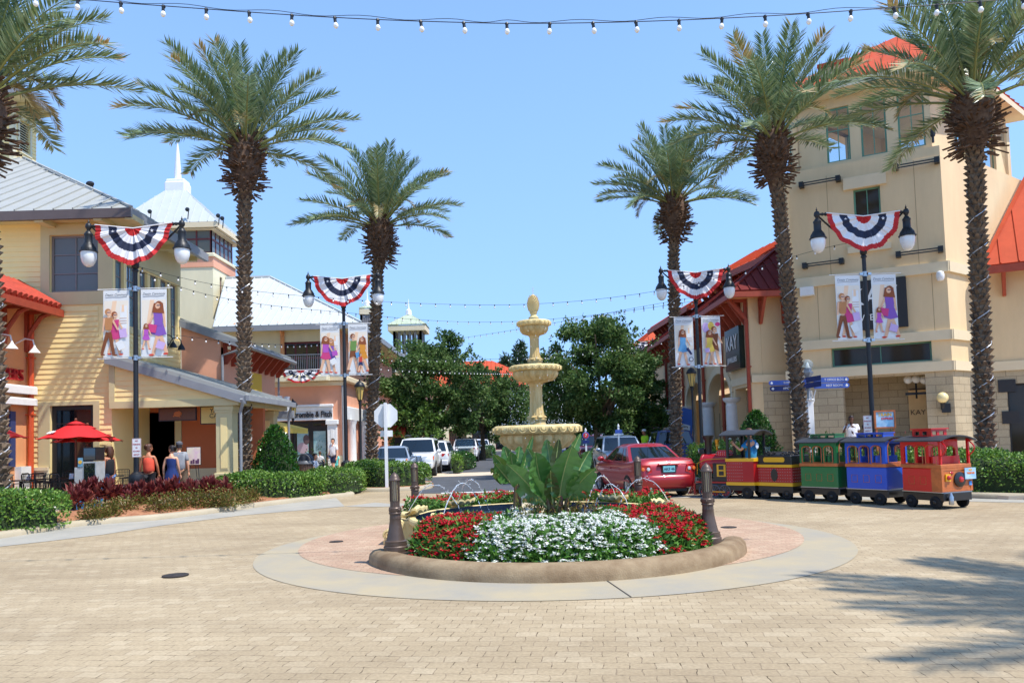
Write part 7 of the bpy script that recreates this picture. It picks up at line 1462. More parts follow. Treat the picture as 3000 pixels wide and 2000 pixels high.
b=MB();b.box(X0,X1,Y0-.02,Y0+.15,zE-.32,zE-.02);b.box(X1-.15,X1+.02,Y0-.015,Y1,zE-.32,zE-.022);b.box(X0+.1,X1-.15,Y0+.15,Y1,zE-.4,zE-.34);T_.part('fascia',b,M['band'])
xm=(ax0+ax1)/2;b=MB();b.bbox(ax0,ax1,ay0,ay1,zF-.2,P(517,535,46.5).z,.06);b.bbox(ax0+.05,ax1-.05,ay0+.05,ay1-.05,P(517,535,46.5).z,P(517,527,46.5).z,.06);T_.part('spire_base',b,M['white']);b=MB();b.lathe([(.22,P(517,530,46.5).z),(.2,P(517,500,46.5).z),(.1,P(515,440,46.5).z),(.01,P(515,408,46.5).z)],10,(xm,46.7,0));T_.part('spire',b,M['white'])
b=MB()
for(px,py)in((440,628),(550,622),(640,640),(652,648)):p=P(px,py,44.7);b.tube([p-V3(0,0,.4),p+V3(.05,0,.1)],.03,5);b.ball(p+V3(0,-.05,.15),.13,7,5)
T_.part('floodlight',b,M['black'])
F_=Bld('corner_shop_building','two-storey shop with white metal roof, balcony and Abercrombie & Fitch sign',(-12,45));yf=42;fx0,fx1=-17,P(1000,1200,yf).x;FA,FB=(fx0,yf),(fx1,yf);fh=lambda px,py:hit(px,py,FA,FB);FL=fx1-fx0
z_sill=fh(890,1118)[1];z_b=fh(890,1103)[1];wu0,wz0=fh(832,1080);wu1,wz1=fh(962,998);su0,su1=fh(805,1300)[0],fh(962,1300)[0];zs1=fh(890,1232)[1];z_eave=fh(900,948)[1]
F_.wall('upper_wall',FA,FB,z_b+.02,z_eave+.4,[(wu0,z_b+.1,wu1,wz1)],M['cream']);F_.window(FA,FB,(wu0,z_b+.1,wu1,wz1),4,2,'redframe','glass',fw=.1,mw=.08)
F_.wall('lower_wall',FA,FB,0,z_sill,[(su0,.4,su1,zs1)],M['peach']);F_.window(FA,FB,(su0,.4,su1,zs1),3,2,'darkframe','glass',fw=.16,mw=.26,hz=[.4,fh(900,1255)[1],zs1],nm='shop_window')
b=MB()
for(p0,p1)in((870,905),(918,955)):a=fh(p0,1345)[0];c=fh(p1,1345)[0];b.box(fx0+a,fx0+c,yf+.1,yf+.125,.5,fh(900,1263)[1])
pw=F_.part('window_poster',b,mat('poster_teal',(120,160,168),.5,0,.25,3,col2=(164,190,190)));u=fx0+fh(893,1300)[0];b=MB();b.ball((u,yf+.095,2.02),.13,10,8,None,.85,.05,1.15);b.ball((u-.14,yf+.096,1.55),.3,10,8,None,1,.02,1.0);F_.part('poster_figure',b,fc('posterskin',(170,150,160)),pw);b=MB();b.ball((u+.06,yf+.09,2.0),.19,10,8,None,.9,.03,1.4);F_.part('poster_hair',b,fc('posterhair',(88,70,72)),pw)
b=MB();b.bbox(fx0,fx1+.3,yf-.35,yf,z_sill,z_b,.08);b.bbox(fx0,fx1+.18,yf-.2,yf,z_sill-.25,z_sill-.01,.05);F_.part('cornice',b,M['band'])
sx0,sx1=fx0+fh(790,1210)[0],fx0+fh(995,1210)[0];zt0,zt1=fh(900,1232)[1]+.02,fh(900,1192)[1];b=MB();b.box(sx0,sx1-.35,yf-.16,yf-.002,zt0,zt1);b.bbox(sx0,sx1-.3,yf-.3,yf-.002,zt1,zt1+.12,.03);b.bbox(sx0,sx1-.32,yf-.22,yf-.161,zt1-.2,zt1-.01,.02);b.box(sx0,sx1-.32,yf-.2,yf-.161,zt0,zt0+.08);sb=F_.part('sign_board',b,M['white'])
F_.txt('Abercrombie & Fitch',.44,M['darkframe'],sb,(fx0+fh(902,1214)[0],yf-.20,fh(902,1214)[1]-.02),0,ext=.02,bold=.008,sx=.72)
b=MB();c0,c1=fx0+fh(962,1300)[0],fx0+fh(990,1300)[0];b.bbox(c0,c1,yf-.2,yf-.002,.1,zt0-.25,.02);b.bbox(c0-.08,c1+.08,yf-.28,yf-.002,zt0-.25,zt0-.01,.04);b.box(c0+.18,c1-.18,yf-.22,yf-.2,.8,zt0-.5);F_.part('pilaster',b,M['white'])
b=MB();b.box(c1+.05,fx1+.03,yf-.06,yf-.002,.0,1.1);F_.part('stone_base',b,M['band'])
bx0,bx1=fx0+fh(828,1100)[0],fx0+fh(972,1100)[0];zb_=z_b;b=MB();b.bbox(bx0,bx1,yf-1.0,yf-.36,z_sill-.02,zb_+.02,.06);F_.part('balcony_floor',b,M['cream']);b=MB();zr0,zr1=zb_+.08,zb_+1.05
for k in range(27):x=bx0+.04+(bx1-bx0-.08)*k/26;b.box(x-.012,x+.012,yf-.96,yf-.936,zr0,zr1)
b.box(bx0,bx1,yf-.98,yf-.92,zr1,zr1+.05);b.box(bx0,bx1,yf-.97,yf-.93,zr0,zr0+.04)
for x in(bx0,bx1-.04):
 for k in range(1,6):b.box(x,x+.024,yf-.96+.15*k,yf-.936+.15*k,zr0,zr1)
 b.box(x,x+.04,yf-.92,yf-.02,zr1,zr1+.05)
F_.part('balcony_railing',b,mat('grey_railing',(120,124,130),.5,.3,.05));F_.wall('wall',(fx1,yf),(fx1,60),0,z_eave+.4,[(2,.2,4,3.2),(6,.2,9,3.2),(4,5.8,7,7.6)],M['peach'])
for h_ in((2,.2,4,3.2),(6,.2,9,3.2),(4,5.8,7,7.6)):F_.window((fx1,yf),(fx1,60),h_,2,2,'darkframe','glass')
b=MB();b.bbox(fx1,fx1+.25,yf+.3,56,zt0,zt1,.04);
for y in(43.2,46.5,49.5):b.lathe([(.3,.1),(.24,.5),(.22,zt0-.3),(.32,zt0-.05)],14,(fx1+.3,y,0))
F_.part('side_shop_front',b,M['white']);b=MB();b.bbox(fx1,fx1+.35,yf,60,z_sill,z_b,.06);F_.part('cornice',b,M['band'])
eL,eR=P(626,957,41),P(1058,943,41);rL,rR=P(662,817,47),P(792,812,47);eR.z=eL.z=(eL.z+eR.z)/2;rL.z=rR.z;b=MB();roof(b,[eL,eR,rR,rL],18);roof(b,[eR,(eR.x,60,eR.z),(rR.x,54,rR.z),rR],20);roof(b,[(eL.x,60,eL.z),eL,rL,(rL.x,54,rL.z)],16);b.slab(eR+V3(0,0,.03),rR+V3(0,0,.03),.12,.08);b.slab(rL+V3(0,0,.05),rR+V3(0,0,.05),.16,.1);F_.part('roof',b,M['whiteroof'])
b=MB();b.box(eL.x,eR.x,40.98,41.12,eL.z-.3,eL.z-.06);b.box(eR.x-.12,eR.x+.02,41.0,60,eL.z-.3,eL.z-.062);F_.part('gutter',b,M['fascia']);b=MB();b.box(eL.x,eR.x-.1,41.12,yf,eL.z-.22,eL.z-.16);b.box(fx1,eR.x-.12,yf,60,eL.z-.22,eL.z-.16);F_.part('soffit',b,M['khaki'])
b=MB()
for px in(703,828):x=fx0+fh(px,1000)[0];b.box(x-.1,x+.1,yf-.08,yf-.002,z_b+.1,z_eave+.1);b.tube([(x,yf-.1,z_eave-.6),(x,yf-.8,z_eave)],.06,6)
F_.part('bracket',b,M['orange']);b=MB();b.tube([(fx1+.1,yf-.1,z_b-.1),(fx1+.1,yf-.1,.2)],.06,8);F_.part('downpipe',b,M['fascia'])
def cupola_house(name,label,x0,x1,y0,y1,h,wm,rm,ridge,group='shops farther along the left of the street'):
 b_=Bld(name,label,((x0+x1)/2,(y0+y1)/2),group);hs=[(y-y0,.3,y-y0+2.2,2.9)for y in np.arange(y0+1,y1-3,3.6)]+[(y-y0+.3,4.0,y-y0+1.8,5.6)for y in np.arange(y0+1,y1-3,3.6)if h>6]
 b_.wall('wall',(x1,y0),(x1,y1),0,h,hs,wm);[b_.window((x1,y0),(x1,y1),q,2,1,'darkframe','glass')for q in hs];b_.wall('wall',(x0,y0),(x1,y0),0,h,[(1,.3,3.2,2.8)],wm);b_.window((x0,y0),(x1,y0),(1,.3,3.2,2.8),2,1,'darkframe','glass')
 b=MB();e=.8;xm=(x0+x1)/2;ym=y0+(x1-x0)/2;yn=y1-(x1-x0)/2;roof(b,[(x0-e,y0-e,h),(x1+e,y0-e,h),(xm,ym,ridge)],16);roof(b,[(x1+e,y0-e,h),(x1+e,y1+e,h),(xm,yn,ridge),(xm,ym,ridge)],22);b_.part('roof',b,rm);b=MB();b.box(x0-e,x1+e,y0-e,y1,h-.25,h-.08);b_.part('eave',b,M['band']);return b_
M['sageroof']=mat('pale_sage_roof',(176,186,160),.6,0,.12,2);q=cupola_house('row_shop','yellow shop with pale sage roof and a pillared cupola with a white spike',-19,-9.6,62,84,7.2,M['yellow'],M['sageroof'],10.2)
def cupola(bd,px,Y,y_eave,y_apex,y_spire,y_bot,half,rm):
 c=P(px,y_eave,Y);x=c.x;w=half/F*Y;zE=c.z;zA=P(px,y_apex,Y).z;zS=P(px,y_spire,Y).z;z0=P(px,y_bot,Y).z-3;b=MB();roof(b,[(x-w,Y-w,zE),(x+w,Y-w,zE),(x,Y,zA)],8);roof(b,[(x+w,Y-w,zE),(x+w,Y+w,zE),(x,Y,zA)],8);roof(b,[(x-w,Y+w,zE),(x-w,Y-w,zE),(x,Y,zA)],8);o=bd.part('cupola_roof',b,rm);b=MB();b.bbox(x-w*.97,x+w*.97,Y-w*.97,Y+w*.97,zE-.55,zE-.07,.05);bd.part('cupola_eave',b,M['band'],o);b=MB()
 for i in range(6):
  for(a,c_)in((i,0),(i,5),(0,i),(5,i)):xx=x-w*.68+w*1.36*a/5;yy=Y-w*.68+w*1.36*c_/5;b.box(xx-.1,xx+.1,yy-.1,yy+.1,z0,zE-.55)
 b.box(x-w*.7,x+w*.7,Y-w*.7,Y+w*.7,z0-.3,z0+1.6);bd.part('cupola_posts',b,M['grayframe'],o);b=MB();b.lathe([(.3,zA-.15),(.25,zA+.25),(.1,zA+.4),(.02,zS)],8,(x,Y,0));bd.part('cupola_spike',b,M['white'],o)
cupola(q,1198,70,957,918,876,1000,56,M['sageroof'])
q=cupola_house('row_shop','peach shop with a grey gable and small spike behind the palm by the octagonal sign',-20,-10.0,88,108,8.0,M['peach'],M['sageroof'],11)
q=cupola_house('row_shop','tan shop wing with a spiked sage cupola half hidden behind a palm trunk',-22,-9.4,60.5,61.8,8.4,M['orange'],M['grayroof'],9.5);cupola(q,1076,66,905,893,848,930,22,M['sageroof'])
k=Bld('tile_kiosk','small kiosk with an orange clay tile roof behind the octagonal sign',(-8.0,47));a=P(1135,1270,46);c=P(1188,1232,46);b=MB()
for i in range(9):x=a.x+(c.x-a.x)*i/8;b.tube([(x,45.2,a.z),(x,46.6,c.z+.3)],.1,6)
k.part('tile_roof',b,MATS['clay_tile']);k.box('wall',M['orange'],a.x+.05,c.x-.05,45.9,47.2,.1,a.z-.02);k.box('shop_opening',M['darkframe'],a.x+.3,c.x-.1,45.85,45.899,.9,a.z-.25)
r_=Bld('red_roof_building','pink building with a wide red hip roof closing the far end of the street',(-8,125));zr_,ze_=P(1420,1057,124).z,P(1500,1127,114).z;x0,x1=-26,P(1600,1127,114).x;xr1=P(1442,1057,124).x
b=MB();roof(b,[(x0,114,ze_),(x1,114,ze_),(xr1,124,zr_),(x0+9,124,zr_)],46,.1);roof(b,[(x1,114,ze_),(x1,134,ze_),(xr1,124,zr_)],20,.1);r_.part('roof',b,M['redroof']);r_.box('eave',M['redframe'],x0,x1,113.95,115,ze_-.4,ze_-.08);hs=[(x,a,x+c,d)for x in np.arange(2,x1-x0-4,3.4)for a,c,d in((5.4,1.6,7.6),(.2,2.6,3.4))];r_.wall('wall',(x0+1,115),(x1-1,115),0,ze_-.1,hs,M['cream']);[r_.window((x0+1,115),(x1-1,115),q,2,2,'redframe','glass')for q in hs]
rs=np.random.default_rng(3);n=9000;x=rs.uniform(-140,160,n);hgt=6.0+1.6*np.sin(x*.21)+1.2*np.sin(x*.53+1);p=np.stack([x,rs.uniform(190,206,n),rs.random(n)*hgt],1);V,Q=leafquads(p,rs.normal(size=(n,3)),rs.normal(size=(n,3)),1.6,1.1,.5);tag(npmesh('treeline',V,Q,M['pineleaf']),'far dark green line of trees beyond the street','trees',None,'stuff')
K_=Bld('corner_tower','tan stucco corner tower with stone piers, green windows and a black jewellery shop sign',(17,34));C1=Vector((16.9,30,0));d1=Vector((.867,-.497,0)).normalized();d2=Vector((.8,.6,0)).normalized();TL=C1-d1*6.0;C2=C1+d2*14;KA,KB=(TL.x,TL.y),(C1.x,C1.y);KC_,KD=KB,(C2.x,C2.y);kh=lambda px,py:hit(px,py,KA,KB)
n1=d1.cross(V3(0,0,1));zt_=12.2;wt=(kh(2507,720)[0],kh(2507,722)[1],kh(2587,720)[0],kh(2545,548)[1]);tr=(kh(2436,1060)[0],kh(2580,1066)[1],kh(2732,1060)[0],kh(2580,1008)[1]);en=(kh(2472,1200)[0],.12,kh(2716,1200)[0],kh(2600,1092)[1])
K_.wall('wall',KA,KB,3.83,zt_,[wt,tr],M['tan'],.3);K_.wall('stone_wall',KA,KB,0,3.83,[(en[0],.1,en[2],min(en[3],3.75))],M['stone'],.6);K_.window(KA,KB,wt,2,2,'green','shadeglass',inset=.15);K_.window(KA,KB,tr,2,1,'green','shadeglass',inset=.3)
K_.wall('wall',KC_,KD,3.83,zt_,[],M['tan'],.3);K_.wall('stone_wall',KC_,KD,0,3.83,[],M['stone'],.3);K_.wall('wall',(TL.x+d2.x*6,TL.y+d2.y*6),KA,0,zt_,[],M['tan'],.3)
def obox(bd,nm,m,A,U,u0,u1,o0,o1,z0,z1,par=None):
 """box along a wall: u along, o outward"""
 U=Vector(U).normalized();N_=U.cross(V3(0,0,1));A=Vector((A[0],A[1],0));b=MB();c=[A+U*u+N_*o for u,o in((u0,o0),(u1,o0),(u1,o1),(u0,o1))];b.prism([p+V3(0,0,z0)for p in c],(0,0,z1-z0));return bd.part(nm,b,m,par)
for(z0,z1,o)in((7.64,8.04,.12),(5.02,5.4,.12),(3.83,4.2,.12)):obox(K_,'band',M['band'],KA,d1,-.12,6.12,-.1,o,z0,z1);obox(K_,'band',M['band'],KC_,d2,-.119,14,-.1,o-.001,z0+.001,z1-.001)
obox(K_,'lintel',M['band'],KA,d1,wt[0]-.35,wt[2]+.25,0,.1,wt[3]+.02,wt[3]+.5);obox(K_,'sill',M['band'],KA,d1,wt[0]-.3,wt[2]+.3,0,.12,wt[1]-.28,wt[1]-.02)
EO=Vector((KA[0],KA[1],0))-n1*2.6;EA=(EO.x,EO.y);EB=((EO+d1*6).x,(EO+d1*6).y);K_.wall('recess_wall',EA,EB,0,4.1,[(4.35,.12,5.5,3.3)],M['stone'],.2);K_.window(EA,EB,(4.35,.12,5.5,3.3),2,1,'darkframe','glass',nm='door');obox(K_,'recess_ceiling',M['tan'],KA,d1,.1,5.9,-2.6,-.61,3.9,4.0)
pz=lambda px,py:hit(px,py,EA,EB);a=pz(2664,1200)[0];c=pz(2716,1200)[0];ps=obox(K_,'lit_poster',mat('poster_beige',(222,184,126),.5,0,.06,3),EA,d1,a,c,.16,.2,pz(2690,1262)[1],pz(2690,1142)[1]);mid=EO+d1*(a+c)/2+n1*.22;K_.txt('KAY',.3,fc('signink',(90,70,50)),ps,(mid.x,mid.y,pz(2690,1208)[1]),math.atan2(d1.y,d1.x),ext=.003)
for(px,py)in((2660,1112),(2684,1110),(2708,1113)):u,z=hit(px,py,KA,KB);q=Vector((KA[0],KA[1],z))+d1*u-n1*1.2;q.z=P(px,py,q.y).z;q.x=P(px,py,q.y).x;b=MB();b.ball(q,.17,12,8);K_.part('globe_lamp',b,M['frost'])
q=Vector((KA[0],KA[1],0))+d1*hit(2684,1130,KA,KB)[0]-n1*1.2;q.x=P(2684,1135,q.y).x;b=MB();b.tube([(q.x,q.y,3.92),(q.x,q.y,2.85)],.04,6);b.slab(q+V3(0,0,3.05)-d1*.4,q+V3(0,0,3.05)+d1*.4,.05,.1);K_.part('lamp_bracket',b,M['black'])
u,z=kh(2762,1165);q=Vector((KA[0],KA[1],z))+d1*u+n1*.3;b=MB();b.ball(q,.21,14,10);gl=K_.part('globe_lamp',b,mat('cream_globe',(240,220,160),.2,0,0,coat=.4));b=MB();q2=q+V3(0,0,-.45)-n1*.1;b.tube([q-V3(0,0,.18),q2],.09,8);b.slab(q2-n1*.2+d1*.1+V3(0,0,.05),q2+n1*.1+d1*.1+V3(0,0,.05),.3,.34);K_.part('lamp_bracket',b,M['black'],gl)
for(pa,ya,pb_,yb_)in((2350,546,2457,527),(2625,494,2745,474),(2360,782,2467,766),(2633,750,2756,731)):
 u0,z0=kh(pa,ya);u1,z1=kh(pb_,yb_);z=(z0+z1)/2;b=MB();O=Vector((KA[0],KA[1],z))
 for dz in(-.05,.05):b.slab(O+d1*u0+n1*.25+V3(0,0,dz),O+d1*u1+n1*.25+V3(0,0,dz),.04,.04)
 for u in(u0,u1):b.slab(O+d1*u,O+d1*u+n1*.32,.18,.22)
 K_.part('light_bar',b,M['black'])
u0,z1=kh(2458,825);u1,z0=kh(2662,955);z1=kh(2600,818)[1];z0=kh(2600,962)[1];sg=obox(K_,'shop_sign',M['darkframe'],KA,d1,u0,u1,.02,.2,z0,z1);mid=Vector((KA[0],KA[1],0))+d1*(u0+u1)/2+n1*.21;K_.txt('KAY',.95,M['white'],sg,(mid.x,mid.y,z0+(z1-z0)*.66),math.atan2(d1.y,d1.x),ext=.01);K_.txt('JEWELERS',.36,M['white'],sg,(mid.x,mid.y,z0+(z1-z0)*.24),math.atan2(d1.y,d1.x),ext=.01)
u,z=kh(2367,856);q=Vector((KA[0],KA[1],z))+d1*u+n1*.2;b=MB();b.slab(q-d1*.26,q+d1*.26,.3,.36,up=(0,0,1));K_.part('loudspeaker',b,M['white']);u,z=kh(2755,812);q=Vector((KA[0],KA[1],z))+d1*u+n1*.25;b=MB();b.lathe([(.0,-.2),(.1,-.17),(.14,-.08),(.15,.05),(.12,.16),(.05,.2)],12,q);K_.part('security_camera',b,M['white'])
s0=.45;UA_=TL+d1*.5-n1*s0;UB_=C1-d1*.25-n1*s0;UA,UB=(UA_.x,UA_.y),(UB_.x,UB_.y);uh=lambda px,py:hit(px,py,UA,UB);UC_=UB_+d2*7.2;UD_=UA_+d2*7.2;zu=15.6
obox(K_,'parapet',M['tan'],KA,d1,0,6,-.6,-.05,zt_+.002,zt_+.42);obox(K_,'parapet',M['tan'],KC_,d2,.06,14,-.6,-.052,zt_+.001,zt_+.421)
wn=[]
for(p0,p1)in((2420,2490),(2522,2598),(2632,2712)):a=uh(p0,400)[0];c=uh(p1,400)[0];wn.append((a,12.85,c,15.15))
K_.wall('upper_wall',UA,UB,zt_,zu,wn,M['tan'],.25);[K_.window(UA,UB,h_,2,2,'green','clear',hz=[h_[1],14.2,h_[3]])for h_ in wn];UC=(UC_.x,UC_.y);UD=(UD_.x,UD_.y);_h4=lambda p:hit(p,400,UB,UC)[0];w4=[(_h4(2796),12.85,_h4(2826),15.15),(_h4(2914),12.85,_h4(2957),15.15)];K_.wall('upper_wall',UB,UC,zt_,zu,w4,M['tan'],.25);[K_.window(UB,UC,h_,2,2,'green','clear',hz=[h_[1],14.2,h_[3]])for h_ in w4]
w5=[(.3,13.1,4.9,15.45)];K_.wall('upper_wall',UC,UD,zt_,zu,w5,M['tan'],.25);K_.wall('upper_wall',UD,UA,zt_,zu,w4,M['tan'],.25);[K_.window(UC,UD,h_,5,2,'green','clear')for h_ in w5];[K_.window(UD,UA,h_,2,2,'green','clear')for h_ in w4]
cc=(UA_+UC_)/2;e=.95;R_=[UA_-d1*e+n1*e,UB_+d1*e+n1*e,UC_+d1*e-n1*e,UD_-d1*e-n1*e];R_=[p+V3(0,0,zu+.3)for p in R_];ap=cc+V3(0,0,19.0);b=MB();[roof(b,[R_[i],R_[(i+1)%4],ap],14)for i in range(4)];K_.part('roof',b,M['redroof']);b=MB();b.prism([p-V3(0,0,.34)for p in R_],(0,0,.26));K_.part('eave',b,M['band'])
for(px,z0,z1)in((2397,5.4,7.64),(2735,5.4,7.64),(2440,8.04,12.2),(2700,8.04,12.2)):u=kh(px,900)[0];obox(K_,'control_joint',mat('joint_shadow',(150,128,98),.9,0,0),KA,d1,u-.008,u+.008,-.01,.004,z0,z1)
obox(K_,'roof_block',M['band'],UA,d1,1.3,2.3,-1.2,.2,zu+.2,zu+1.25);obox(K_,'roof_block_cap',M['redroof'],UA,d1,1.2,2.4,-1.3,.35,zu+1.25,zu+1.4)
for(px,py)in((2386,468),(2733,400)):
 q=P(px,py,30.3 if px>2500 else 33.3);b=MB();b.tube([q-V3(0,0,.25),q],.05,6);b.lathe([(.08,0),(.1,.1),(.1,.28),(.09,.3)],10,q);K_.part('floodlight',b,M['black'])
WA_=C1+d2*2.6;WB_=WA_+d1*16;W_=Bld('right_wing','tan wing with a sloping red metal roof at the right edge of the photo',(24,30));WA,WB=(WA_.x,WA_.y),(WB_.x,WB_.y);W_.wall('wall',WA,WB,3.83,7.9,[],M['tan']);W_.wall('stone_wall',WA,WB,0,3.83,[(.8,.1,3.0,3.3),(4.4,.1,7.0,3.3)],M['stone'])
[W_.window(WA,WB,h_,2,1,'darkframe','shadeglass',inset=.25)for h_ in((.8,.1,3.0,3.3),(4.4,.1,7.0,3.3))];obox(W_,'band',M['band'],WA,d1,0.01,16,0,.1,3.83,4.2)
for(px,py)in((2950,1130),(2962,1222)):u,z=hit(px,py,WA,WB);obox(W_,'plaque',M['darkframe'],WA,d1,u-.3,u+.3,.0,.05,z-.25,z+.25)
ze=7.95;a=WA_+n1*1.0+d1*.2+V3(0,0,ze);c=WB_+n1*1.0+V3(0,0,ze);b=MB();rk=V3(6,4,7.2);roof(b,[a,c,c+rk,a+rk],26);b.slab(a+V3(0,0,.04),a+rk+V3(0,0,.04),.15,.08);W_.part('roof',b,M['redroof']);b=MB();b.slab(a-V3(0,0,.2),c-V3(0,0,.2),.12,.3);W_.part('gutter',b,M['rust']);
for k in range(7):q=WA_+d1*(.9+1.8*k);brk(W_,(q.x,q.y,ze-.15),n1,.12,1.0,.85)
R__=Bld('arcade_building','long cream arcade with white columns, rust downpipes and red roofs',(12,44));xa=10.4;RA,RB=(xa,58),(xa,34);SA,SB=(xa+.503,34),(13.6,34)
def au(y0,y1):return arch(58-y1,58-y0,.1,3.55,12)
def rarch(y0,y1):c=58-(y0+y1)/2;r=(y1-y0)/2;return[(c-r,.1),(c+r,.1)]+[(c+r*cos(a),3.3+r*.62*sin(a))for a in np.linspace(0,PI,14)]
R__.wall('arcade_wall',RA,RB,0,7.6,[rarch(37.1,41.4),rarch(42.4,46.6),rarch(47.6,51.6),[(58-36.5,.1),(58-34.6,.1),(58-34.6,3.7),(58-36.5,3.7)]],M['tan'],.5);R__.wall('wall',SA,SB,3.83,7.6,[],M['tan'],.3);R__.wall('stone_wall',SA,SB,0,3.83,[],M['stone'],.3)
b=MB();b.box(xa,13.6,33.9,34,3.83,4.15);b.box(xa-.06,xa,34,37.0,3.83,4.15);R__.part('band',b,M['band'])
for(y0,y1)in((37.1,41.4),(42.4,46.6),(47.6,51.6)):
 b=MB();c=(y0+y1)/2;r=(y1-y0)/2;pts=[V3(xa-.03,c+(r+.2)*cos(a),3.3+(r*.62+.2)*sin(a))for a in np.linspace(0,PI,20)]
 for p,q in zip(pts[:-1],pts[1:]):b.slab(p,q,.1,.36,up=(0,0,1)if abs((q-p).normalized().z)<.8 else(0,1,0))
 R__.part('arch_trim',b,M['band'])
for y in(36.75,41.4,46.6,51.6):b=MB();b.lathe([(.42,.1),(.42,.2),(.36,.26),(.33,.34),(.32,1.0),(.29,2.9),(.3,2.95),(.27,3.0),(.28,3.08),(.38,3.16),(.42,3.24),(.42,3.32)],20,(xa-.1 if y<52 else xa,y,0));R__.part('column',b,M['white'])
b=MB();b.box(xa+2.4,xa+2.5,34.3,58,0,4);R__.part('inner_wall',b,M['band']);b=MB()
for y in(38,43.5,48.5):b.box(xa+2.3,xa+2.39,y,y+2.6,.2,2.9)
R__.part('shop_front',b,M['glass']);R__.box('arcade_ceiling',M['band'],xa+.5,xa+2.4,34.3,58,4.3,4.4)
b=MB();xo,yo_,zo=9.4,33.0,7.72;roof(b,[(xo,yo_,zo),(14,yo_,zo),(14,36.2,zo+2.5),(xo+3.2,yo_+3.2,zo+2.5)],11);R__.part('roof',b,M['maroonroof']);b=MB();roof(b,[(xo,58,zo),(xo,yo_,zo),(xo+3.2,yo_+3.2,zo+2.5),(xo+3.2,58,zo+2.5)],40);b.slab((xo,yo_,zo+.04),(xo+3.2,yo_+3.2,zo+2.54),.14,.08);R__.part('roof',b,M['maroonroof']);b=MB();b.box(xo-.03,14,yo_-.03,yo_+.12,zo-.3,zo-.07);b.box(xo-.03,xo+.12,yo_+.12,58,zo-.3,zo-.07);R__.part('gutter',b,M['rust']);b=MB();b.box(xo+.12,xa,yo_+.12,58,zo-.2,zo-.14);b.box(xa,14,yo_+.12,34,zo-.2,zo-.14);R__.part('soffit',b,M['orange']);
for y in np.arange(34.2,57,.95):brk(R__,(xa,y,zo-.2),(-1,0,0),.12,1.15,.85)
for x in(10.9,11.9,12.9):brk(R__,(x,34,zo-.2),(0,-1,0),.12,1.15,.85)
for y in(33.95,38.2,42.0,47.1,52):b=MB();b.tube([(xo+.1,y,zo-.2),(xo+.3,y,zo-.45),(xa-.12,y,zo-1.15),(xa-.12,y,.1)],.085,8);[b.box(xa-.2,xa,y-.12,y+.12,z,z+.05)for z in(2,4.5)];R__.part('downpipe',b,M['rust'])
sg=R__.box('shop_sign',mat('dark_green_sign',(24,40,32),.3,0,.1),xa-.25,xa-.02,34.7,37.0,4.55,6.45);R__.txt('KAY',.95,M['white'],sg,(xa-.27,35.85,5.75),R(-90),ext=.01,sx=.95);R__.txt('JEWELERS',.34,M['white'],sg,(xa-.27,35.85,5.0),R(-90),ext=.01)
def mass(p0,p1,z1,z0=6.5,br=True,e=1.0):
 U=Vector((p1[0]-p0[0],p1[1]-p0[1],0)).normalized();N_=U.cross(V3(0,0,1));R__.wall('raised_wall',p0,p1,z0,z1,[],M['orange'],.3);a=Vector((p0[0],p0[1],z1))+N_*e-U*.5;c=Vector((p1[0],p1[1],z1))+N_*e+U*.3;b=MB();roof(b,[a,c,c-N_*4+V3(0,0,2.2),a-N_*4+V3(0,0,2.2)],14);R__.part('roof',b,M['redroof']);b=MB();b.slab(a-V3(0,0,.2),c-V3(0,0,.2),.12,.32);b.slab(a-V3(0,0,.2),a-N_*4+V3(0,0,2.0),.12,.3);R__.part('fascia',b,M['rust']);L=math.hypot(p1[0]-p0[0],p1[1]-p0[1]);n=int(L/.95)
 for i in range(n):q=Vector((p0[0],p0[1],0))+U*(.3+i*.95);brk(R__,(q.x,q.y,z1-.12),N_,.12,1.1,.85)
mass((11.6,45.2),(13.6,35.2),10.1);mass((11.0,56),(11.5,46.4),9.3)
q=Bld('far_arcade_shop','farther tan shop with a red roof beyond the arcade',(13,66));q.wall('wall',(10.2,76),(10.2,59),0,8.0,[(2,.2,5,3),(7,.2,10,3),(12,.2,15,3)],M['tan']);[q.window((10.2,76),(10.2,59),h_,2,1,'darkframe','glass')for h_ in((2,.2,5,3),(7,.2,10,3),(12,.2,15,3))];q.wall('wall',(10.2,59),(18,59),0,8,[],M['tan']);b=MB();roof(b,[(9.2,77,8),(9.2,58.6,8),(12,61,10.6),(12,77,10.6)],20);roof(b,[(9.2,58.6,8),(16,58.6,8),(16,61,10.6),(12,61,10.6)],10);q.part('roof',b,M['redroof']);
for y in np.arange(59.5,76,1.1):brk(q,(10.2,y,7.9),(-1,0,0),.12,1.1,.85)
b=MB();c=P(2018,1190,41);b.box(0,.02,0,1.1,-1.5,0);o=b.build('shop_flag',fc('flagblue',(70,110,190)));o.location=(xa-.5,43,3.0);o.rotation_euler=(R(10),0,R(20));tag(o,'blue and white flag hanging in the arcade by the lantern post','flag');b=MB();b.box(-.005,.025,.2,1.1,-1.5,-.9);b.build('white_panel',M['white'],o)
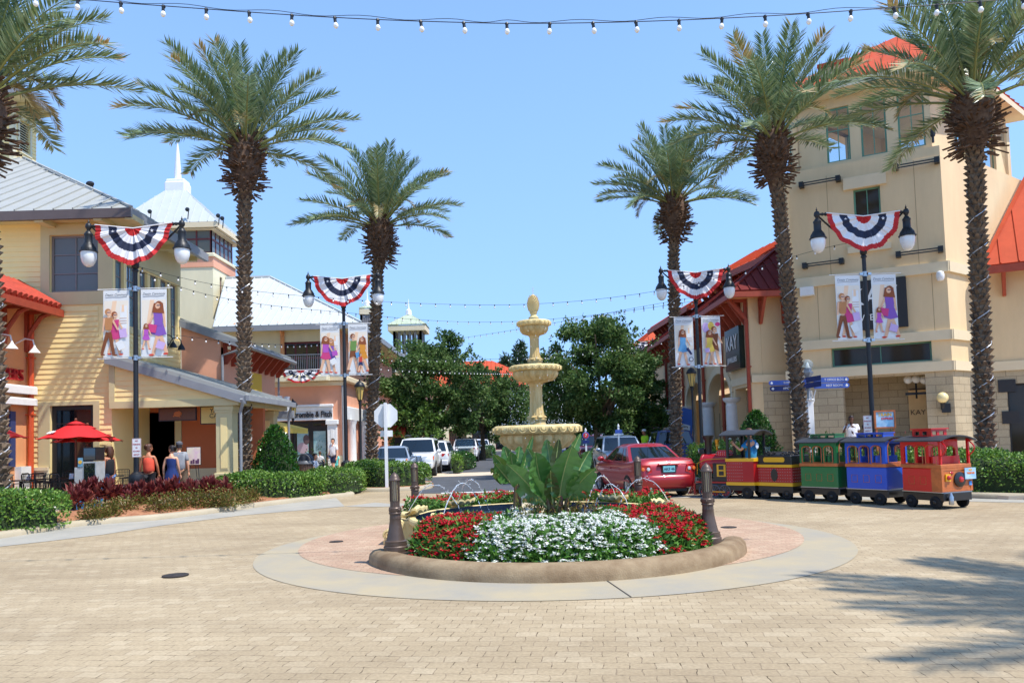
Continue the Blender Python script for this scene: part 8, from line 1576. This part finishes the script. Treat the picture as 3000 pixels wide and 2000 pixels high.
def person(label,loc,rz,h=1.7,pose=None,skin='skin',hair='hairbrown',hairlen=0,top=None,bottom=None,dress=None,cap=None,sit=False,female=False,sleeves=.5,strap=False,shoes='darkframe',low=None):
 """body: one skinned surface; clothes and hair: children. Local +y is the way the person faces."""
 t=thing('person',label,'person',loc,rz,'people on the plaza');k=h/1.7;P_=dict(aL=(.10,.0,-.02),aR=(.10,.0,-.02),fL=0,fR=0,head=0,lean=0);P_.update(pose or{})
 hz=.92*k if not sit else .48*k;J={}
 J['pel']=V3(0,0,hz);J['wai']=V3(0,.0,hz+.16*k);J['che']=V3(0,-.01+P_['lean'],hz+.36*k);J['nec']=V3(0,-.015+P_['lean']*1.4,hz+.54*k);J['ski']=V3(0,.01+P_['lean']*1.5,hz+.62*k)
 shw=(.155 if female else .18)*k;vs=[J['pel'],J['wai'],J['che'],J['nec'],J['ski']];rr=[.125,.105 if female else .12,.125 if female else .14,.052,.055];ed=[(0,1),(1,2),(2,3),(3,4)];flat_=[(1.25,.85),(1.2,.85),(1.3,.8),(1,1),(1,1)]
 hands=[]
 for s,key in((-1,'aL'),(1,'aR')):
  a=P_[key];sh=V3(s*shw,-.01+P_['lean']*1.2,hz+.47*k);i=len(vs);vs.append(sh);rr.append(.052);ed.append((2,i))
  if len(a)==3:el=sh+V3(s*a[0]*.6,a[1]*.5,-.29*k);wr=el+V3(s*a[0]*.1,.06+a[1],-.25*k)
  else:el=sh+Vector(a[0:3])*k;wr=el+Vector(a[3:6])*k
  vs+=[el,wr];rr+=[.040,.029];ed+=[(i,i+1),(i+1,i+2)];hands.append((el,wr,s))
 for s,key in((-1,'fL'),(1,'fR')):
  f=P_[key];i=len(vs);hip=V3(s*.085*k,0,hz-.03*k)
  if sit:kn=hip+V3(s*.04,.42*k,0);an=kn+V3(0,.05,-.40*k)
  else:kn=V3(s*.09*k,f*.5+.02,.49*k);an=V3(s*.09*k,f-.03,.085*k+max(0,-f)*.25)
  toe=an+V3(s*.02,.15*k,-.045*k);vs+=[hip,kn,an,toe];rr+=[.088,.058,.040,.032];ed+=[(0,i),(i,i+1),(i+1,i+2),(i+2,i+3)]
 def skinned(vs,ed,rr,nm,m,root=0,sub=1):
  me=bpy.data.meshes.new(nm);me.from_pydata([tuple(v)for v in vs],ed,[]);o=bpy.data.objects.new(nm,me);COL.objects.link(o);o.modifiers.new('s','SKIN');o.modifiers.new('d','SUBSURF').levels=sub
  for q,r in zip(me.skin_vertices[0].data,rr):q.radius=(r,r)if not hasattr(r,'__len__')else r;q.use_root=False
  me.skin_vertices[0].data[root].use_root=True;bpy.context.view_layer.update();m2=bpy.data.meshes.new_from_object(o.evaluated_get(bpy.context.evaluated_depsgraph_get()));bpy.data.objects.remove(o);return m2
 R2=[(r*k*(flat_[i][0]if i<5 else 1),r*k*(flat_[i][1]if i<5 else 1))for i,r in enumerate(rr)]
 me=skinned(vs,ed,R2,'body',None);b=MB();b.v=[tuple(v.co)for v in me.vertices];b.f=[list(p.vertices)for p in me.polygons];b.mi=[0]*len(b.f)
 hd=J['ski']+V3(0,.015,.095*k);Rz=Matrix.Rotation(P_['head'],4,'Z');b.M=Matrix.Translation(hd)@Rz@Matrix.Scale(k,4)
 prof=[(.001,-.125),(.035,-.118),(.055,-.09),(.066,-.05),(.074,0),(.077,.04),(.07,.085),(.045,.112),(.001,.122)];N=14;hv=[]
 for(r,z)in prof:
  for j in range(N):a=2*PI*j/N;y=sin(a);hv.append((r*cos(a),r*1.22*y+(.012 if y>0 and z<-.03 else 0),z))
 b.add(hv,[(i*N+j,i*N+(j+1)%N,(i+1)*N+(j+1)%N,(i+1)*N+j)for i in range(len(prof)-1)for j in range(N)]);b.add([(0,.125,-.03),(-.016,.088,-.032),(.016,.088,-.032),(0,.09,.02),(0,.095,-.045)],[(0,1,3),(3,2,0),(1,0,4),(0,2,4)])
 for s in(-1,1):b.ball((s*.078,-.005,-.01),.026,7,5,None,.4,.8,1.2)
 b.ball((0,.09,-.07),.02,8,4,None,1.3,.4,.35);b.M=None
 for(el,wr,s)in hands:
  d=(wr-el).normalized();sd=V3(0,1,0)if abs(d.y)<.8 else V3(0,0,1);sd=(sd-d*sd.dot(d)).normalized();n_=d.cross(sd);pal=wr+d*.05*k;b.tube([wr-d*.01,wr+d*.03*k,pal+d*.035*k],[.024*k,.034*k,.033*k],8)
  for q in range(4):o=sd*(-.03+.02*q)*k;f0=pal+o+d*.03*k;ln=(.055,.07,.072,.058)[q]*k;b.tube([f0,f0+d*ln*.55-n_*s*.006,f0+d*ln-n_*s*.022],[.0085*k,.008*k,.006*k],5)
  f0=wr+d*.03*k+sd*.03*k;b.tube([f0,f0+sd*.028*k+d*.02*k,f0+sd*.034*k+d*.048*k],[.010*k,.009*k,.007*k],5)
 b.build('body',M[skin],t,sharp=70)
 def clothe(nm,vs_,ed_,rr_,m,root=0):me=skinned(vs_,ed_,rr_,nm,m,root);q=MB();q.v=[tuple(v.co)for v in me.vertices];q.f=[list(p.vertices)for p in me.polygons];q.mi=[0]*len(q.f);return q.build(nm,m,t,sharp=70)
 g=1.13
 if top:
  tv=[J['pel']-V3(0,0,.06),J['wai'],J['che'],J['nec']-V3(0,0,.03*k)];fq=.92 if female else 1;tr_=[(.215*k*fq,.155*k),(.185*k*fq,.14*k),(.215*k*fq,.145*k),(.11*k,.085*k)];te=[(0,1),(1,2),(2,3)]
  if sleeves>0:
   for(el,wr,s)in hands:sh=V3(s*shw,-.01+P_['lean']*1.2,hz+.47*k);i=len(tv);tv+=[sh+V3(0,0,.005),sh.lerp(el,sleeves+.25)];tr_+=[(.08*k,.08*k),(.072*k,.072*k)];te+=[(2,i),(i,i+1)]
  clothe('top',tv,te,tr_,top)
 if bottom:
  f={}
  bv=[J['pel']+V3(0,0,.06)];br=[(.19*k,.14*k)];be=[]
  for s,i in((-1,0),(1,1)):
   base=5+6+i*4;hip,kn,an=vs[base],vs[base+1],vs[base+2];L_=low if low is not None else .95;end=hip.lerp(kn,L_*2)if L_<=.5 else kn.lerp(an,(L_-.5)*2);q=[hip]+([kn]if L_>.5 else[])+[end];n0=len(bv);bv+=q;br+=[(.118*k,.118*k)]+([(.088*k,.088*k)]if L_>.5 else[])+[(.1*k if L_<=.5 else .07*k,)*2];be+=[(0,n0)]+[(n0+j,n0+j+1)for j in range(len(q)-1)]
  clothe('trousers' if(low is None or low>.5)else 'shorts',bv,be,br,bottom)
 if dress:
  q=MB();N=22;rows=[(hz+.44*k,.165,.115),(hz+.36*k,.168,.13),(hz+.2*k,.135,.108),(hz+.12*k,.14,.11),(hz,.19,.15),(hz-.25*k,.22,.19),(hz-.5*k,.25,.22)];vs2=[]
  for i,(z,a,c)in enumerate(rows):
   for j in range(N):u=2*PI*j/N;w=1+(.06*sin(7*u)if i>3 else 0);vs2.append((a*k*cos(u)*w*.95,c*k*sin(u)*w,z))
  q.add(vs2,[(i*N+j,(i+1)*N+j,(i+1)*N+(j+1)%N,i*N+(j+1)%N)for i in range(len(rows)-1)for j in range(N)]);q.build('dress',dress,t,sharp=80)
 q=MB();q.M=Matrix.Translation(hd)@Rz@Matrix.Scale(k,4);N=14;hv=[];hp=[(.085,-.02),(.088,.03),(.082,.08),(.055,.118),(.001,.132)]
 for(r,z)in hp:
  for j in range(N):a=2*PI*j/N;y=sin(a);fr=.80 if(y>.35 and z<.06)else 1;hv.append((r*cos(a)*(.95 if fr<1 else 1),r*1.24*y*fr-.006,z if not(y<.2 and z<0)else z-.045))
 q.add(hv,[(i*N+j,i*N+(j+1)%N,(i+1)*N+(j+1)%N,(i+1)*N+j)for i in range(len(hp)-1)for j in range(N)])
 if hairlen==1:q.ball((0,-.09,.06),.055,9,6);q.tube([(0,-.1,.03),(0,-.1,-.06)],[.06,.03],7)
 if hairlen==2:q.tube([(0,-.06,.06),(0,-.085,-.06),(0,-.085,-.2),(.01,-.08,-.32)],[.07,.085,.075,.03],9,sx=1.25)
 q.M=None;q.build('hair',M[hair],t,sharp=80)
 if cap:
  q=MB();q.M=Matrix.Translation(hd)@Rz@Matrix.Scale(k,4);q.lathe([(.09,.035),(.094,.06),(.088,.1),(.06,.13),(.012,.142),(.001,.146)],16,sy=1.2);q.add([(-.075,.07,.042),(-.06,.15,.03),(0,.175,.03),(.06,.15,.03),(.075,.07,.042),(-.075,.07,.05),(-.06,.15,.038),(0,.175,.038),(.06,.15,.038),(.075,.07,.05)],[(0,4,3,2,1),(5,6,7,8,9),(0,1,6,5),(1,2,7,6),(2,3,8,7),(3,4,9,8)]);q.M=None;q.build('cap',cap,t)
 if shoes and not sit:
  for i in(0,1):an,toe=vs[5+6+i*4+2],vs[5+6+i*4+3];q=MB();q.tube([an+V3(0,-.05*k,-.04*k),an+V3(0,.04*k,-.035*k),toe+V3(0,.02*k,-.01)],[.042*k,.048*k,.035*k],8);q.build('shoe',M[shoes],t)
 if strap:
  q=MB();q.tube([(-.07*k,-.1*k,hz+.34*k),(0,-.085*k,hz+.45*k),(-.05*k,-.02*k,hz+.53*k)],.014,5);q.tube([(.07*k,-.1*k,hz+.34*k),(0,-.085*k,hz+.45*k),(.05*k,-.02*k,hz+.53*k)],.014,5);q.build('strap',strap,t)
 return t
cl=lambda n,c:mat('cloth_'+n,c,.85,0,.08,10)
def at(px,Y,z=.1):return(P(px,1350,Y).x,Y,z)
person('woman in a tan cap and black tank top walking past the newspaper rack',at(318,22.2),R(75),1.72,dict(aL=(.05,.0,0),aR=(.04,-.05,0),fL=.15,fR=-.12),'skintan','hairbrown',2,cl('black',(26,26,30)),cl('denim',(106,140,186)),cap=cl('tan',(150,124,88)),female=True,sleeves=0,low=.22)
person('woman seen from behind in a coral top, brown hair tied up',at(436,23.2),0.1,1.72,dict(aL=(.16,.02,0),aR=(.14,.02,0),fL=.08,fR=-.06,head=-.7),'skintan','hairbrown',1,cl('coral',(232,90,64)),cl('blacktrouser',(30,30,36)),female=True,sleeves=0,strap=cl('coral',(232,90,64)))
person('woman seen from behind in a strapless navy dress, head turned left',at(503,23.0),0.0,1.66,dict(aL=(.14,.0,0),aR=(.06,.05,0),head=1.3),'skin','hairdark',1,None,None,cl('navydress',(24,48,104)),female=True)
person('man in a grey cap and grey t-shirt walking behind the navy dress',at(525,24.0),.2,1.76,dict(aL=(.06,0,0),aR=(.1,.0,0),fL=-.1,fR=.14),'skin','hairdark',0,cl('greyshirt',(150,152,156)),cl('khakishort',(120,104,84)),cap=cl('greycap',(92,92,98)),low=.5)
person('tall man in a white t-shirt and navy shorts near the shop corner',at(977,40.5),R(150),1.85,dict(aL=(.1,.0,0),aR=(.12,.03,0),fL=.16,fR=-.14,head=.5),'skin','hairdark',0,M['whitecloth'],cl('navyshort',(34,44,78)),low=.42)
person('child in turquoise half hidden behind the man in white',at(985,41.2),R(160),1.15,dict(fL=.1,fR=-.1),'skin','hairbrown',0,cl('turq',(110,220,214)),cl('turq',(110,220,214)),low=.4)
person('small child in a white shirt and pale blue shorts by the bench',at(937,37.5),.1,1.25,dict(fL=.08,fR=-.08),'skin','hairbrown',0,M['whitecloth'],cl('paleblue',(150,206,216)),low=.42)
person('woman sitting on the bench with dark red-brown hair',(P(922,1350,32.3).x,32.3,.1),R(75)+PI,1.62,dict(aL=(.08,.15,0),aR=(.08,.15,0)),'skin','hairdark',2,cl('pale',(206,212,222)),cl('jeans',(60,76,110)),sit=True,female=True)
h_=math.atan2(.72,.69);lo=Vector((5.86,20.85,0))+Matrix.Rotation(h_,3,'Z')@V3(.05,-.42,.48)
td=person('train driver in a bright blue t-shirt sitting in the locomotive cab',lo,h_,1.7,dict(aL=(-.16,.12,-.2,.02,.16,.14),aR=(.1,.1,0)),'skin','hairbrown',0,cl('trainblue',(28,130,196)),cl('darkshort',(40,40,48)),sit=True)
b=MB();b.ball((0,-.19,.86),.085,12,8,None,1,.12,1);b.build('printed_badge',fc('badge',(200,214,230)),td)
person('man in a white t-shirt holding a phone to his ear in the tower entrance',(P(2497,1290,29.2).x,29.2,.28),R(160),1.86,dict(aL=(.06,.02,0),aR=(.1,.1,-.26,-.1,.08,.27)),'skindark','hairdark',0,M['whitecloth'],cl('darktr',(44,46,56)),sleeves=.3)
person('person in dark clothes standing beside the man with the phone',(P(2533,1290,29.6).x,29.6,.1),R(190),1.7,{},'skindark','hairdark',0,cl('dk',(54,46,50)),cl('darktr',(44,46,56)))
person('worker in a white hard hat and lime vest far along the right pavement',(P(1889,1290,42).x,42,.1),R(120),1.85,{},'skintan','hairdark',0,cl('lime',(176,230,50)),cl('darktr',(44,46,56)),cap=M['white'])
person('shopper in purple far behind the palm by the octagonal sign',(P(1122,1300,52).x,52,.1),R(170),1.65,{},'skin','hairbrown',2,cl('purple',(110,70,140)),cl('jeans',(60,76,110)),female=True)
person('shopper in yellow far left of the grille-front SUV',(P(1160,1300,50).x,50,.1),R(200),1.65,{},'skin','hairbrown',1,cl('yellowtop',(226,190,70)),cl('jeans',(60,76,110)),female=True)
